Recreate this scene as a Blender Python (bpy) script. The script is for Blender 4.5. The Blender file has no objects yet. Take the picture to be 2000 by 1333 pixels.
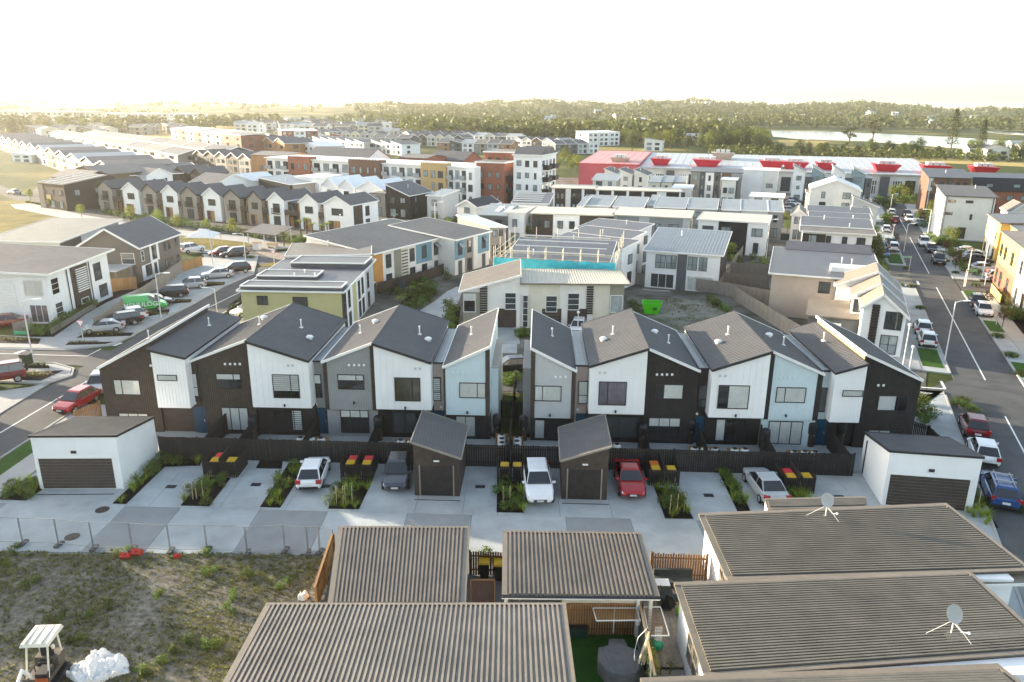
import bpy, math, random
from mathutils import Vector, Matrix
SC = bpy.context.scene
COL = SC.collection
RND = random.Random(7)
R = math.radians
# ---------------------------------------------------------------- camera, sky, sun, exposure
FPX, YHOR, ROLL, CAMH = 1472.0, 207.0, R(0.45), 24.5
PITCH = math.atan((666.5 - YHOR) / FPX)
cam_data = bpy.data.cameras.new('camera')
cam = bpy.data.objects.new('camera', cam_data)
COL.objects.link(cam)
SC.camera = cam
cam_data.sensor_width = 36.0
cam_data.lens = 36.0 * FPX / 2000.0
cam_data.clip_start = 0.5
cam_data.clip_end = 30000.0
_cp, _sp = math.cos(PITCH), math.sin(PITCH)
_cr, _sr = math.cos(ROLL), math.sin(ROLL)
cx = Vector((1, 0, 0)); cy = Vector((0, _sp, _cp)); cz = Vector((0, -_cp, _sp))
rx = cx * _cr + cy * _sr
ry = cy * _cr - cx * _sr
cam.matrix_world = Matrix(((rx.x, ry.x, cz.x, 0), (rx.y, ry.y, cz.y, 0), (rx.z, ry.z, cz.z, CAMH), (0, 0, 0, 1)))

SUN_ELEV, SUN_AZ = 10.0, 63.0          # degrees; azimuth counted to the left of the view direction (+Y)
to_sun = Vector((-math.sin(R(SUN_AZ)) * math.cos(R(SUN_ELEV)), math.cos(R(SUN_AZ)) * math.cos(R(SUN_ELEV)), math.sin(R(SUN_ELEV))))
world = bpy.data.worlds.new('World')
SC.world = world
world.use_nodes = True
nt = world.node_tree
sky = nt.nodes.new('ShaderNodeTexSky')
sky.sky_type = 'NISHITA'
sky.sun_disc = False
sky.sun_elevation = R(SUN_ELEV)
sky.sun_rotation = R(-SUN_AZ)
sky.air_density = 1.0
sky.dust_density = 1.2
sky.ozone_density = 1.0
bg = nt.nodes['Background']
bg.inputs['Strength'].default_value = 0.15
hs_ = nt.nodes.new('ShaderNodeHueSaturation')   # thin overcast haze: a paler sky all round
hs_.inputs['Saturation'].default_value = 0.72
nt.links.new(sky.outputs['Color'], hs_.inputs['Color'])
nt.links.new(hs_.outputs['Color'], bg.inputs['Color'])
sun_data = bpy.data.lights.new('sun', 'SUN')
sun_data.energy = 5.0
sun_data.angle = R(0.6)
sun_data.color = (1.0, 0.84, 0.62)
sun = bpy.data.objects.new('sun', sun_data)
COL.objects.link(sun)
sun.rotation_euler = to_sun.to_track_quat('Z', 'Y').to_euler()
vs = SC.view_settings
SC.display_settings.display_device = 'sRGB'
vs.view_transform = 'Standard'
vs.look = 'None'
vs.exposure = 1.95
vs.gamma = 1.0
vs.use_curve_mapping = False
SC.render.engine = 'CYCLES'
cy_ = SC.cycles
cy_.use_denoising = True
cy_.max_bounces = 6
cy_.diffuse_bounces = 3
cy_.glossy_bounces = 3
cy_.transmission_bounces = 4
cy_.transparent_max_bounces = 8
cy_.volume_bounces = 1
cy_.sample_clamp_indirect = 8.0
cy_.use_adaptive_sampling = True
cy_.adaptive_threshold = 0.02

# ---------------------------------------------------------------- survey helpers: a sight line through the photograph met with a plane of known height
def _ray(px, py):
    x = (px - 1000) / FPX; y = -(py - 666.5) / FPX
    X = _cr * x - _sr * y; Y = _sr * x + _cr * y
    return (X, _cp + Y * _sp, -_sp + Y * _cp)
def P(px, py, z=0.0):
    d = _ray(px, py); t = (z - CAMH) / d[2]
    return (d[0] * t, d[1] * t)

# ---------------------------------------------------------------- materials
MATS = {}
def mt(key, col, rough=0.75, var=0.12, scale=1.5, bump=0.0, bscale=8.0, metal=0.0, spec=0.35, col2=None, rnd=0.0, aniso=None):
    """A weathered surface: base colour broken by two noises, optional fine relief, optional per-object variation."""
    if key in MATS: return MATS[key]
    m = bpy.data.materials.new(key); m.use_nodes = True
    n = m.node_tree; b = n.nodes['Principled BSDF']
    b.inputs['Roughness'].default_value = rough
    b.inputs['Metallic'].default_value = metal
    b.inputs['Specular IOR Level'].default_value = spec
    c4 = lambda c: (c[0], c[1], c[2], 1)
    geo = n.nodes.new('ShaderNodeNewGeometry')
    vec = geo.outputs['Position']
    if aniso:
        mp = n.nodes.new('ShaderNodeMapping'); mp.inputs['Scale'].default_value = aniso
        n.links.new(vec, mp.inputs['Vector']); vec = mp.outputs['Vector']
    no = n.nodes.new('ShaderNodeTexNoise'); no.inputs['Scale'].default_value = scale; no.inputs['Detail'].default_value = 6; no.inputs['Roughness'].default_value = 0.62
    n.links.new(vec, no.inputs['Vector'])
    rp = n.nodes.new('ShaderNodeValToRGB')
    rp.color_ramp.elements[0].position = 0.3; rp.color_ramp.elements[1].position = 0.72
    a = [max(0, x * (1 - var)) for x in col]; d = [min(1, x * (1 + var)) for x in (col2 or col)]
    rp.color_ramp.elements[0].color = c4(a); rp.color_ramp.elements[1].color = c4(d)
    n.links.new(no.outputs['Fac'], rp.inputs['Fac'])
    out = rp.outputs['Color']
    big = n.nodes.new('ShaderNodeTexNoise'); big.inputs['Scale'].default_value = scale * 0.13; big.inputs['Detail'].default_value = 4; big.inputs['Distortion'].default_value = 0.8
    n.links.new(vec, big.inputs['Vector'])
    br = n.nodes.new('ShaderNodeMapRange'); br.inputs['From Min'].default_value = 0.3; br.inputs['From Max'].default_value = 0.7; br.inputs['To Min'].default_value = 1 - var * .7; br.inputs['To Max'].default_value = 1 + var * .5
    n.links.new(big.outputs['Fac'], br.inputs['Value'])
    hv = n.nodes.new('ShaderNodeHueSaturation'); n.links.new(br.outputs['Result'], hv.inputs['Value']); n.links.new(out, hv.inputs['Color']); out = hv.outputs['Color']
    if rnd:
        oi = n.nodes.new('ShaderNodeObjectInfo')
        hs = n.nodes.new('ShaderNodeHueSaturation')
        mr = n.nodes.new('ShaderNodeMapRange'); mr.inputs['To Min'].default_value = 1 - rnd; mr.inputs['To Max'].default_value = 1 + rnd
        n.links.new(oi.outputs['Random'], mr.inputs['Value']); n.links.new(mr.outputs['Result'], hs.inputs['Value'])
        mr2 = n.nodes.new('ShaderNodeMapRange'); mr2.inputs['To Min'].default_value = 0.5 - rnd * .09; mr2.inputs['To Max'].default_value = 0.5 + rnd * .06
        n.links.new(oi.outputs['Random'], mr2.inputs['Value']); n.links.new(mr2.outputs['Result'], hs.inputs['Hue'])
        n.links.new(out, hs.inputs['Color']); out = hs.outputs['Color']
    n.links.new(out, b.inputs['Base Color'])
    if bump:
        n2 = n.nodes.new('ShaderNodeTexNoise'); n2.inputs['Scale'].default_value = bscale; n2.inputs['Detail'].default_value = 3
        n.links.new(vec, n2.inputs['Vector'])
        bp = n.nodes.new('ShaderNodeBump'); bp.inputs['Strength'].default_value = bump; bp.inputs['Distance'].default_value = 0.03
        n.links.new(n2.outputs['Fac'], bp.inputs['Height']); n.links.new(bp.outputs['Normal'], b.inputs['Normal'])
    MATS[key] = m
    return m
def leafmat(key, col, col2, trans=0.35, rnd=0.25):
    """Leaves: two greens mixed by position, some light passing through."""
    if key in MATS: return MATS[key]
    m = mt(key, col, 0.6, 0.25, 1.3, spec=0.25, col2=col2, rnd=rnd)
    n = m.node_tree; b = n.nodes['Principled BSDF']; o = n.nodes['Material Output']
    t = n.nodes.new('ShaderNodeBsdfTranslucent'); mx = n.nodes.new('ShaderNodeMixShader'); mx.inputs['Fac'].default_value = trans
    n.links.new(b.inputs['Base Color'].links[0].from_socket, t.inputs['Color'])
    n.links.new(b.outputs['BSDF'], mx.inputs[1]); n.links.new(t.outputs['BSDF'], mx.inputs[2]); n.links.new(mx.outputs['Shader'], o.inputs['Surface'])
    return m
def glassmat(key, tint=(1.0, 1.0, 1.0)):
    if key in MATS: return MATS[key]
    m = bpy.data.materials.new(key); m.use_nodes = True; n = m.node_tree
    n.nodes.remove(n.nodes['Principled BSDF']); o = n.nodes['Material Output']
    tr = n.nodes.new('ShaderNodeBsdfTransparent'); tr.inputs['Color'].default_value = (*tint, 1)
    gl = n.nodes.new('ShaderNodeBsdfGlossy'); gl.inputs['Roughness'].default_value = 0.03
    fr = n.nodes.new('ShaderNodeFresnel'); fr.inputs['IOR'].default_value = 1.5
    mx = n.nodes.new('ShaderNodeMixShader')
    n.links.new(fr.outputs['Fac'], mx.inputs['Fac']); n.links.new(tr.outputs['BSDF'], mx.inputs[1]); n.links.new(gl.outputs['BSDF'], mx.inputs[2]); n.links.new(mx.outputs['Shader'], o.inputs['Surface'])
    MATS[key] = m
    return m
def paint(key, col, rough=0.25):
    """Car paint: coloured base under a clear coat."""
    if key in MATS: return MATS[key]
    m = mt(key, col, rough, 0.05, 2.0, spec=0.5)
    b = m.node_tree.nodes['Principled BSDF']
    b.inputs['Coat Weight'].default_value = 0.6; b.inputs['Coat Roughness'].default_value = 0.06
    return m

WHITE = mt('white_cladding', (0.80, 0.80, 0.79), 0.65, 0.05, 0.6)
OFFW = mt('off_white_render', (0.72, 0.70, 0.65), 0.8, 0.07, 0.7)
CREAM = mt('cream_render', (0.62, 0.59, 0.48), 0.8, 0.07, 0.7)
BLACK = mt('black_stained_timber', (0.026, 0.023, 0.021), 0.65, 0.3, 3.0, 0.2, 20)
BROWN = mt('dark_brown_timber', (0.055, 0.042, 0.034), 0.65, 0.25, 3.0, 0.2, 20)
TAUPE = mt('taupe_cladding', (0.30, 0.27, 0.235), 0.75, 0.08, 1.0)
TAUPED = mt('dark_taupe_cladding', (0.155, 0.135, 0.115), 0.75, 0.1, 1.0)
GREY = mt('mid_grey_cladding', (0.27, 0.275, 0.275), 0.7, 0.07, 1.0)
GREYD = mt('charcoal_cladding', (0.10, 0.105, 0.11), 0.7, 0.1, 1.0)
GREYL = mt('light_grey_cladding', (0.48, 0.49, 0.49), 0.7, 0.06, 1.0)
BLUEL = mt('pale_blue_cladding', (0.55, 0.65, 0.68), 0.7, 0.05, 1.0)
PINK = mt('pinkish_taupe_cladding', (0.42, 0.345, 0.31), 0.75, 0.06, 1.0)
TEAL = mt('teal_blue_cladding', (0.17, 0.30, 0.37), 0.7, 0.08, 1.0)
OLIVE = mt('yellow_green_cladding', (0.48, 0.45, 0.23), 0.75, 0.06, 1.0)
KHAKI = mt('khaki_render', (0.25, 0.245, 0.19), 0.8, 0.08, 1.0)
ORANGE = mt('orange_cladding', (0.52, 0.25, 0.07), 0.7, 0.08, 1.0)
OCHRE = mt('ochre_render', (0.50, 0.36, 0.17), 0.8, 0.08, 1.0)
BRICKR = mt('red_brick_face', (0.29, 0.115, 0.075), 0.85, 0.2, 2.5, 0.3, 15)
BRICKB = mt('brown_brick_face', (0.15, 0.085, 0.06), 0.85, 0.2, 2.5, 0.3, 15)
TIMBER = mt('warm_timber', (0.36, 0.20, 0.08), 0.7, 0.22, 4.0, aniso=(3, 3, 0.4))
FENCEW = mt('weathered_grey_timber', (0.25, 0.225, 0.19), 0.85, 0.18, 3.0, aniso=(3, 3, 0.4))
FENCEB = mt('stained_brown_timber', (0.22, 0.115, 0.045), 0.75, 0.35, 5.0, aniso=(4, 4, 0.4))
ROOFD = mt('dark_metal_roof', (0.098, 0.098, 0.105), 0.45, 0.15, 1.0, spec=0.45)
ROOFT = mt('charcoal_tile_roof', (0.10, 0.098, 0.10), 0.6, 0.1, 1.2, 0.08, 12, spec=0.4)
ROOFB = mt('warm_grey_roof', (0.17, 0.152, 0.132), 0.6, 0.14, 1.2, spec=0.4)
ROOFG = mt('light_grey_metal_roof', (0.25, 0.275, 0.285), 0.45, 0.1, 0.8, spec=0.5)
ROOFS = mt('silver_metal_roof', (0.42, 0.44, 0.45), 0.42, 0.1, 0.5, spec=0.5)
ROOFW = mt('white_metal_roof', (0.74, 0.76, 0.77), 0.5, 0.06, 0.8)
ROOFC = mt('cream_metal_roof', (0.54, 0.50, 0.41), 0.5, 0.07, 0.8)
TRIMW = mt('white_trim', (0.78, 0.77, 0.74), 0.5, 0.04, 2.0)
TRIMD = mt('dark_trim', (0.03, 0.03, 0.033), 0.45, 0.1, 2.0)
TRIMB = mt('bronze_flashing', (0.20, 0.168, 0.128), 0.45, 0.1, 2.0, spec=0.5)
STEEL = mt('galvanised_steel', (0.42, 0.43, 0.43), 0.45, 0.1, 3.0, metal=0.5)
POLEW = mt('pale_lamp_post', (0.62, 0.62, 0.60), 0.5, 0.06, 2.0)
CONC = mt('pale_concrete', (0.37, 0.395, 0.395), 0.85, 0.19, 0.55, 0.12, 30)
CONCD = mt('grey_exposed_concrete', (0.26, 0.27, 0.27), 0.88, 0.11, 0.8, 0.15, 30)
CONCB = mt('plain_concrete_footpath', (0.36, 0.36, 0.345), 0.88, 0.1, 0.5, 0.12, 30)
ASPH = mt('asphalt', (0.092, 0.094, 0.096), 0.92, 0.22, 0.45, 0.3, 40, spec=0.25)
LINE = mt('road_paint', (0.72, 0.72, 0.70), 0.7, 0.12, 3.0)
MULCH = mt('dark_bark_mulch', (0.016, 0.013, 0.011), 0.95, 0.5, 9.0, 0.8, 30, spec=0.1)
SOIL = mt('stony_bare_soil', (0.075, 0.072, 0.04), 0.95, 0.3, 2.6, 0.9, 14, spec=0.12, col2=(0.21, 0.19, 0.16))
LAWN = mt('mown_lawn', (0.045, 0.10, 0.018), 0.95, 0.25, 1.5, 0.5, 40, spec=0.1)
LAWNY = mt('dry_lawn', (0.13, 0.12, 0.03), 0.95, 0.25, 0.25, 0.5, 20, spec=0.1, col2=(0.21, 0.165, 0.045))
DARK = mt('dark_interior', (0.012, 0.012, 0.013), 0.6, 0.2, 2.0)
PANE = mt('window_glass', (0.05, 0.058, 0.062), 0.04, 0.2, 0.3, spec=1.0)
PANEL_ = mt('pale_reflecting_glass', (0.27, 0.31, 0.31), 0.05, 0.4, 0.5, spec=1.0)
CLEAR = glassmat('clear_window_glass')
CURT = mt('pale_curtain', (0.82, 0.85, 0.84), 0.9, 0.08, 3.0)
CURTD = mt('purple_grey_curtain', (0.22, 0.20, 0.25), 0.9, 0.15, 3.0)
DOORB = mt('deep_blue_door', (0.012, 0.055, 0.10), 0.4, 0.08, 2.0)
RED = mt('red_metal', (0.55, 0.025, 0.045), 0.45, 0.08, 0.5)
REDP = mt('faded_red_cladding', (0.50, 0.10, 0.12), 0.55, 0.12, 0.3)
PLASTB = mt('black_plastic', (0.02, 0.021, 0.023), 0.5, 0.15, 3.0)

# ---------------------------------------------------------------- mesh collector
class M:
    def __init__(s): s.v = []; s.f = []; s.m = []
    def face(s, pts, mi=0):
        i = len(s.v); s.v.extend([tuple(p) for p in pts]); s.f.append(tuple(range(i, i + len(pts)))); s.m.append(mi)
    def hexa(s, b, t, mi=0):
        """b, t: bottom and top loops (same count), counter-clockwise seen from above."""
        i = len(s.v); n = len(b)
        s.v.extend([tuple(p) for p in b]); s.v.extend([tuple(p) for p in t])
        s.f.append(tuple(range(i + n - 1, i - 1, -1))); s.m.append(mi)
        s.f.append(tuple(range(i + n, i + 2 * n))); s.m.append(mi)
        for k in range(n):
            k2 = (k + 1) % n
            s.f.append((i + k, i + k2, i + n + k2, i + n + k)); s.m.append(mi)
    def box(s, x0, y0, z0, x1, y1, z1, mi=0):
        s.hexa([(x0, y0, z0), (x1, y0, z0), (x1, y1, z0), (x0, y1, z0)], [(x0, y0, z1), (x1, y0, z1), (x1, y1, z1), (x0, y1, z1)], mi)
    def prism(s, poly, z0, z1, mi=0):
        a = sum(poly[i][0] * poly[(i + 1) % len(poly)][1] - poly[(i + 1) % len(poly)][0] * poly[i][1] for i in range(len(poly)))
        if a < 0: poly = list(reversed(poly))
        s.hexa([(p[0], p[1], z0) for p in poly], [(p[0], p[1], z1) for p in poly], mi)
    def bar(s, p, q, w, h=None, mi=0, up=(0, 0, 1)):
        p = Vector(p); q = Vector(q); h = h or w
        d = (q - p)
        if d.length < 1e-6: return
        d.normalize(); u = Vector(up)
        if abs(d.dot(u)) > 0.98: u = Vector((0, 1, 0)) if abs(d.y) < 0.9 else Vector((1, 0, 0))
        a = d.cross(u).normalized(); c = a.cross(d)
        a *= w / 2; c *= h / 2
        s.hexa([p - a - c, p + a - c, q + a - c, q - a - c], [p - a + c, p + a + c, q + a + c, q - a + c], mi)
    def tube(s, pts, r, n=6, mi=0):
        pts = [Vector(p) for p in pts]; rr = r if isinstance(r, (list, tuple)) else [r] * len(pts)
        i0 = len(s.v); k = len(pts)
        for j, p in enumerate(pts):
            d = (pts[min(j + 1, k - 1)] - pts[max(j - 1, 0)]).normalized()
            u = Vector((0, 0, 1)) if abs(d.z) < 0.9 else Vector((0, 1, 0))
            a = d.cross(u).normalized(); c = a.cross(d)
            for q in range(n):
                t = 2 * math.pi * q / n
                s.v.append(tuple(p + (a * math.cos(t) + c * math.sin(t)) * rr[j]))
        for j in range(k - 1):
            for q in range(n):
                q2 = (q + 1) % n
                s.f.append((i0 + j * n + q, i0 + j * n + q2, i0 + (j + 1) * n + q2, i0 + (j + 1) * n + q)); s.m.append(mi)
        s.f.append(tuple(i0 + q for q in range(n - 1, -1, -1))); s.m.append(mi)
        s.f.append(tuple(i0 + (k - 1) * n + q for q in range(n))); s.m.append(mi)
    def lathe(s, prof, n=12, c=(0, 0, 0), mi=0):
        i0 = len(s.v)
        for r, z in prof:
            for q in range(n):
                t = 2 * math.pi * q / n
                s.v.append((c[0] + r * math.cos(t), c[1] + r * math.sin(t), c[2] + z))
        for j in range(len(prof) - 1):
            for q in range(n):
                q2 = (q + 1) % n
                s.f.append((i0 + j * n + q, i0 + j * n + q2, i0 + (j + 1) * n + q2, i0 + (j + 1) * n + q)); s.m.append(mi)
        s.f.append(tuple(i0 + q for q in range(n - 1, -1, -1))); s.m.append(mi)
        s.f.append(tuple(i0 + (len(prof) - 1) * n + q for q in range(n))); s.m.append(mi)
    def slab(s, pts, th, mi=0):
        """A sheet through pts (top side, counter-clockwise from above) with its thickness below."""
        s.hexa([(p[0], p[1], p[2] - th) for p in pts], pts, mi)
    def xf(s, mat):
        s.v = [tuple(mat @ Vector(p)) for p in s.v]; return s
    def add(s, o, mat=None, dm=0):
        i = len(s.v); s.v.extend(o.v if mat is None else [tuple(mat @ Vector(p)) for p in o.v])
        s.f.extend([tuple(k + i for k in f) for f in o.f]); s.m.extend([k + dm for k in o.m])
    def build(s, name, mats, parent=None, smooth=False):
        me = bpy.data.meshes.new(name); me.from_pydata(s.v, [], s.f)
        mats = mats if isinstance(mats, (list, tuple)) else [mats]
        for m in mats: me.materials.append(m)
        if len(mats) > 1: me.polygons.foreach_set('material_index', s.m)
        if smooth: me.polygons.foreach_set('use_smooth', [True] * len(s.f))
        me.update()
        o = bpy.data.objects.new(name, me); COL.objects.link(o)
        if parent: o.parent = parent
        return o
def tag(o, label=None, cat=None, group=None, kind=None):
    if label: o['label'] = label
    if cat: o['category'] = cat
    if group: o['group'] = group
    if kind: o['kind'] = kind
    return o
def thing(name, label, cat, loc=(0, 0, 0), rz=0.0, group=None):
    o = bpy.data.objects.new(name, None); COL.objects.link(o)
    o.location = loc if len(loc) == 3 else (loc[0], loc[1], 0); o.rotation_euler = (0, 0, rz)
    o.empty_display_size = 0.2
    return tag(o, label, cat, group)
def copy_tree(src, loc=None, rz=None, label=None, group=None, sc=None):
    r = src.copy(); COL.objects.link(r)
    if loc is not None: r.location = loc if len(loc) == 3 else (loc[0], loc[1], 0)
    if rz is not None: r.rotation_euler = (0, 0, rz)
    if sc is not None: r.scale = sc if isinstance(sc, (tuple, list)) else (sc, sc, sc)
    if label: r['label'] = label
    if group: r['group'] = group
    for ch in src.children:
        c = ch.copy(); COL.objects.link(c); c.parent = r
        for g in ch.children:
            d = g.copy(); COL.objects.link(d); d.parent = c
    return r
def drop(root):
    for ch in list(root.children):
        drop(ch)
    bpy.data.objects.remove(root)
ORD0 = ['first', 'second', 'third', 'fourth', 'fifth', 'sixth', 'seventh', 'eighth', 'ninth', 'tenth', 'eleventh', 'twelfth', 'thirteenth', 'fourteenth', 'fifteenth', 'sixteenth', 'seventeenth', 'eighteenth', 'nineteenth', 'twentieth', 'twenty-first', 'twenty-second', 'twenty-third', 'twenty-fourth', 'twenty-fifth', 'twenty-sixth', 'twenty-seventh', 'twenty-eighth', 'twenty-ninth', 'thirtieth']
ORD = ORD0 + ['thirty-' + w for w in ORD0[:9]] + ['fortieth'] + ['forty-' + w for w in ORD0[:9]] + ['fiftieth'] + ['fifty-' + w for w in ORD0[:9]] + ['sixtieth']
def nth(i, label): return '%s %s, counted from the left' % (ORD[i % 60], label)
def ground(name, poly, z1, mat, z0=None, kind='structure', parent=None):
    m = M(); m.prism(poly, z0 if z0 is not None else z1 - 0.25, z1)
    o = m.build(name, mat, parent)
    if kind and not parent: o['kind'] = kind
    return o

# ---------------------------------------------------------------- buildings
class House:
    """Local frame: u along the front from left to right, v into the building, z up; origin at the front left corner."""
    def __init__(s, name, label, a, b, D, cat='house', group=None, z=0.0, L=None):
        s.a = Vector((a[0], a[1])); d = Vector((b[0], b[1])) - s.a
        s.L = L or d.length; s.D = D; s.yaw = math.atan2(d.y, d.x)
        s.o = thing(name, label, cat, (a[0], a[1], z), s.yaw, group)
        s.c, s.s_ = math.cos(s.yaw), math.sin(s.yaw)
        s.z = z
    def loc(s, x, y):
        dx, dy = x - s.a.x, y - s.a.y
        return (dx * s.c + dy * s.s_, -dx * s.s_ + dy * s.c)
    def at(s, px, py, z): return s.loc(*P(px, py, z))
    def fz(s, face, px, py):
        """sight line met with a wall: distance along the wall and height"""
        d = _ray(px, py)
        ox, oy = s.loc(0, 0)
        dx, dy = d[0] * s.c + d[1] * s.s_, -d[0] * s.s_ + d[1] * s.c
        (qx, qy), (tx, ty), (nx, ny) = face
        t = ((qx - ox) * nx + (qy - oy) * ny) / (dx * nx + dy * ny)
        x, y, z = ox + dx * t, oy + dy * t, CAMH + d[2] * t
        return ((x - qx) * tx + (y - qy) * ty, z - s.z)
    def front(s, v=0.0): return ((0, v), (1, 0), (0, -1))
    def right(s, u=None): return ((s.L if u is None else u, 0), (0, 1), (1, 0))
    def left(s, u=0.0): return ((u, s.D), (0, -1), (-1, 0))
    def back(s): return ((s.L, s.D), (-1, 0), (0, 1))
    def add(s, name, m, mat, parent=None): return m.build(name, mat, parent or s.o)
    def body(s, mat, z, u0=0, u1=None, v0=0, v1=None, zb=-0.1, name='wall'):
        """z: heights at (u0,v0),(u1,v0),(u1,v1),(u0,v1) or one number"""
        u1 = s.L if u1 is None else u1; v1 = s.D if v1 is None else v1
        z = [z] * 4 if isinstance(z, (int, float)) else z
        m = M(); q = [(u0, v0), (u1, v0), (u1, v1), (u0, v1)]
        m.hexa([(x, y, zb) for x, y in q], [(x, y, h) for (x, y), h in zip(q, z)])
        return s.add(name, m, mat)
    def roof(s, mat, z, u0=0, u1=None, v0=0, v1=None, over=0.3, th=0.18, ribs=0, axis='v', trim=None, rh=0.04, name='roof'):
        """planar roof plate over the rectangle; over = overhang or (left, right, front, back)"""
        u1 = s.L if u1 is None else u1; v1 = s.D if v1 is None else v1
        z = [z] * 4 if isinstance(z, (int, float)) else z
        ol, orr, of, ob = over if isinstance(over, (tuple, list)) else (over,) * 4
        gu = (z[1] - z[0] + z[2] - z[3]) / 2 / (u1 - u0); gv = (z[3] - z[0] + z[2] - z[1]) / 2 / (v1 - v0)
        f = lambda u, v: z[0] + gu * (u - u0) + gv * (v - v0) + th
        U0, U1, V0, V1 = u0 - ol, u1 + orr, v0 - of, v1 + ob
        m = M(); m.slab([(U0, V0, f(U0, V0)), (U1, V0, f(U1, V0)), (U1, V1, f(U1, V1)), (U0, V1, f(U0, V1))], th)
        if ribs:
            a0, a1 = (U0, U1) if axis == 'v' else (V0, V1)
            k = a0 + ribs / 2
            w = min(0.05, ribs * 0.16)
            while k < a1 - w:
                if axis == 'v': pa, pb = (k, V0 + .02), (k, V1 - .02); off = (w, 0)
                else: pa, pb = (U0 + .02, k), (U1 - .02, k); off = (0, w)
                qa = [(pa[0] - off[0], pa[1] - off[1]), (pa[0] + off[0], pa[1] + off[1]), (pb[0] + off[0], pb[1] + off[1]), (pb[0] - off[0], pb[1] - off[1])]
                qt = [(pa[0] - off[0] * .5, pa[1] - off[1] * .5), (pa[0] + off[0] * .5, pa[1] + off[1] * .5), (pb[0] + off[0] * .5, pb[1] + off[1] * .5), (pb[0] - off[0] * .5, pb[1] - off[1] * .5)]
                m.hexa([(x, y, f(x, y) - .01) for x, y in qa], [(x, y, f(x, y) + rh) for x, y in qt])
                k += ribs
        o = s.add(name, m, mat)
        if trim:
            t = M(); C = [(U0, V0), (U1, V0), (U1, V1), (U0, V1)]; e = 0.03
            for i in range(4):
                (xa, ya), (xb, yb) = C[i], C[(i + 1) % 4]
                t.bar((xa, ya, f(xa, ya) - th / 2 + .02), (xb, yb, f(xb, yb) - th / 2 + .02), 0.07, th + 0.03)
            t.build('fascia', trim, o)
        return o
    def gable(s, wall, roof, ze, zr, u0=0, u1=None, v0=0, v1=None, axis='v', over=0.25, th=0.16, trim=None, pos=0.5, ribs=0):
        """ridge along v (gable towards the front) or along u"""
        u1 = s.L if u1 is None else u1; v1 = s.D if v1 is None else v1
        T = (lambda a, b: (a, b)) if axis == 'v' else (lambda a, b: (b, a))
        a0, a1, b0, b1 = (u0, u1, v0, v1) if axis == 'v' else (v0, v1, u0, u1)
        zl, zrt = ze if isinstance(ze, (tuple, list)) else (ze, ze)
        am = a0 + (a1 - a0) * pos
        m = M(); prof = [(a0, -0.1), (a1, -0.1), (a1, zrt), (am, zr), (a0, zl)]
        A = [(*T(a, b0), z) for a, z in prof]; B = [(*T(a, b1), z) for a, z in prof]
        m.face(A if axis == 'v' else A[::-1]); m.face(B[::-1] if axis == 'v' else B)
        for i in range(5):
            j = (i + 1) % 5; q = [A[i], B[i], B[j], A[j]]
            m.face(q if axis != 'v' else q[::-1])
        s.add('wall', m, wall)
        r = M(); out = []
        for (ea, ez, sg) in ((a0, zl, -1), (a1, zrt, 1)):
            g = (ez - zr) / (ea - am); eo = ea + sg * over; zo = zr + g * (eo - am)
            q = [(*T(eo, b0 - over), zo + th), (*T(am, b0 - over), zr + th), (*T(am, b1 + over), zr + th), (*T(eo, b1 + over), zo + th)]
            flip = (sg > 0) != (axis != 'v')
            q = q[::-1] if flip else q
            r.slab(q, th); out.append(q)
            if ribs:
                k = b0 - over + ribs / 2
                while k < b1 + over - .05:
                    p0 = Vector((*T(eo, k), zo + th)); p1 = Vector((*T(am, k), zr + th)); r.bar(p0, p1, 0.07, 0.06); k += ribs
        ro = s.add('roof', r, roof)
        if trim:
            t = M()
            for (ea, ez) in ((a0, zl), (a1, zrt)):
                g = (ez - zr) / (ea - am); eo = ea + (over if ea > am else -over); zo = zr + g * (eo - am)
                for b in (b0 - over, b1 + over):
                    t.bar((*T(eo, b), zo + th / 2 + .01), (*T(am, b), zr + th / 2 + .01), 0.08, th + .09)
                t.bar((*T(eo, b0 - over), zo + th / 2), (*T(eo, b1 + over), zo + th / 2), .1, th + .05)
            t.build('fascia', trim, ro)
        return ro
    def panel(s, face, mat, s0, z0, s1, z1, z1b=None, proud=0.03, name='wall_panel', boards=0.0):
        """cladding panel on a wall; z1b = top at its far end; boards = board width (joints stay open)"""
        (qx, qy), (tx, ty), (nx, ny) = face
        z1b = z1 if z1b is None else z1b
        m = M(); n = max(1, int(round((s1 - s0) / boards))) if boards else 1
        for i in range(n):
            fa, fb = i / n, (i + 1) / n
            ga = 0.012 if boards else 0
            a, b = s0 + (s1 - s0) * fa + ga * (i > 0), s0 + (s1 - s0) * fb
            za, zb = z1 + (z1b - z1) * fa, z1 + (z1b - z1) * fb
            pt = lambda q, z, o: (qx + tx * q + nx * o, qy + ty * q + ny * o, z)
            m.hexa([pt(a, z0, proud), pt(b, z0, proud), pt(b, z0, -.02), pt(a, z0, -.02)], [pt(a, za, proud), pt(b, zb, proud), pt(b, zb, -.02), pt(a, za, -.02)])
        return s.add(name, m, mat)
    def window(s, face, s0, z0, s1, z1, mull=(), trans=(), fr=None, pane=None, kind=None, fw=0.06, out=0.0, name='window', cov=(0, 1), proud=0.05):
        fr = fr or TRIMD; out = out or getattr(s, 'wout', 0.0)
        (qx, qy), (tx, ty), (nx, ny) = face
        def bx(m, a, b, c, d, o0, o1):
            pt = lambda q, z, o: (qx + tx * q + nx * (o + out), qy + ty * q + ny * (o + out), z)
            m.hexa([pt(a, b, o1), pt(c, b, o1), pt(c, b, o0), pt(a, b, o0)], [pt(a, d, o1), pt(c, d, o1), pt(c, d, o0), pt(a, d, o0)])
        m = M(); w = s1 - s0; h = z1 - z0; p1 = proud
        bx(m, s0, z0, s1, z0 + fw, -.02, p1 + .015); bx(m, s0, z1 - fw, s1, z1, -.02, p1)
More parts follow.
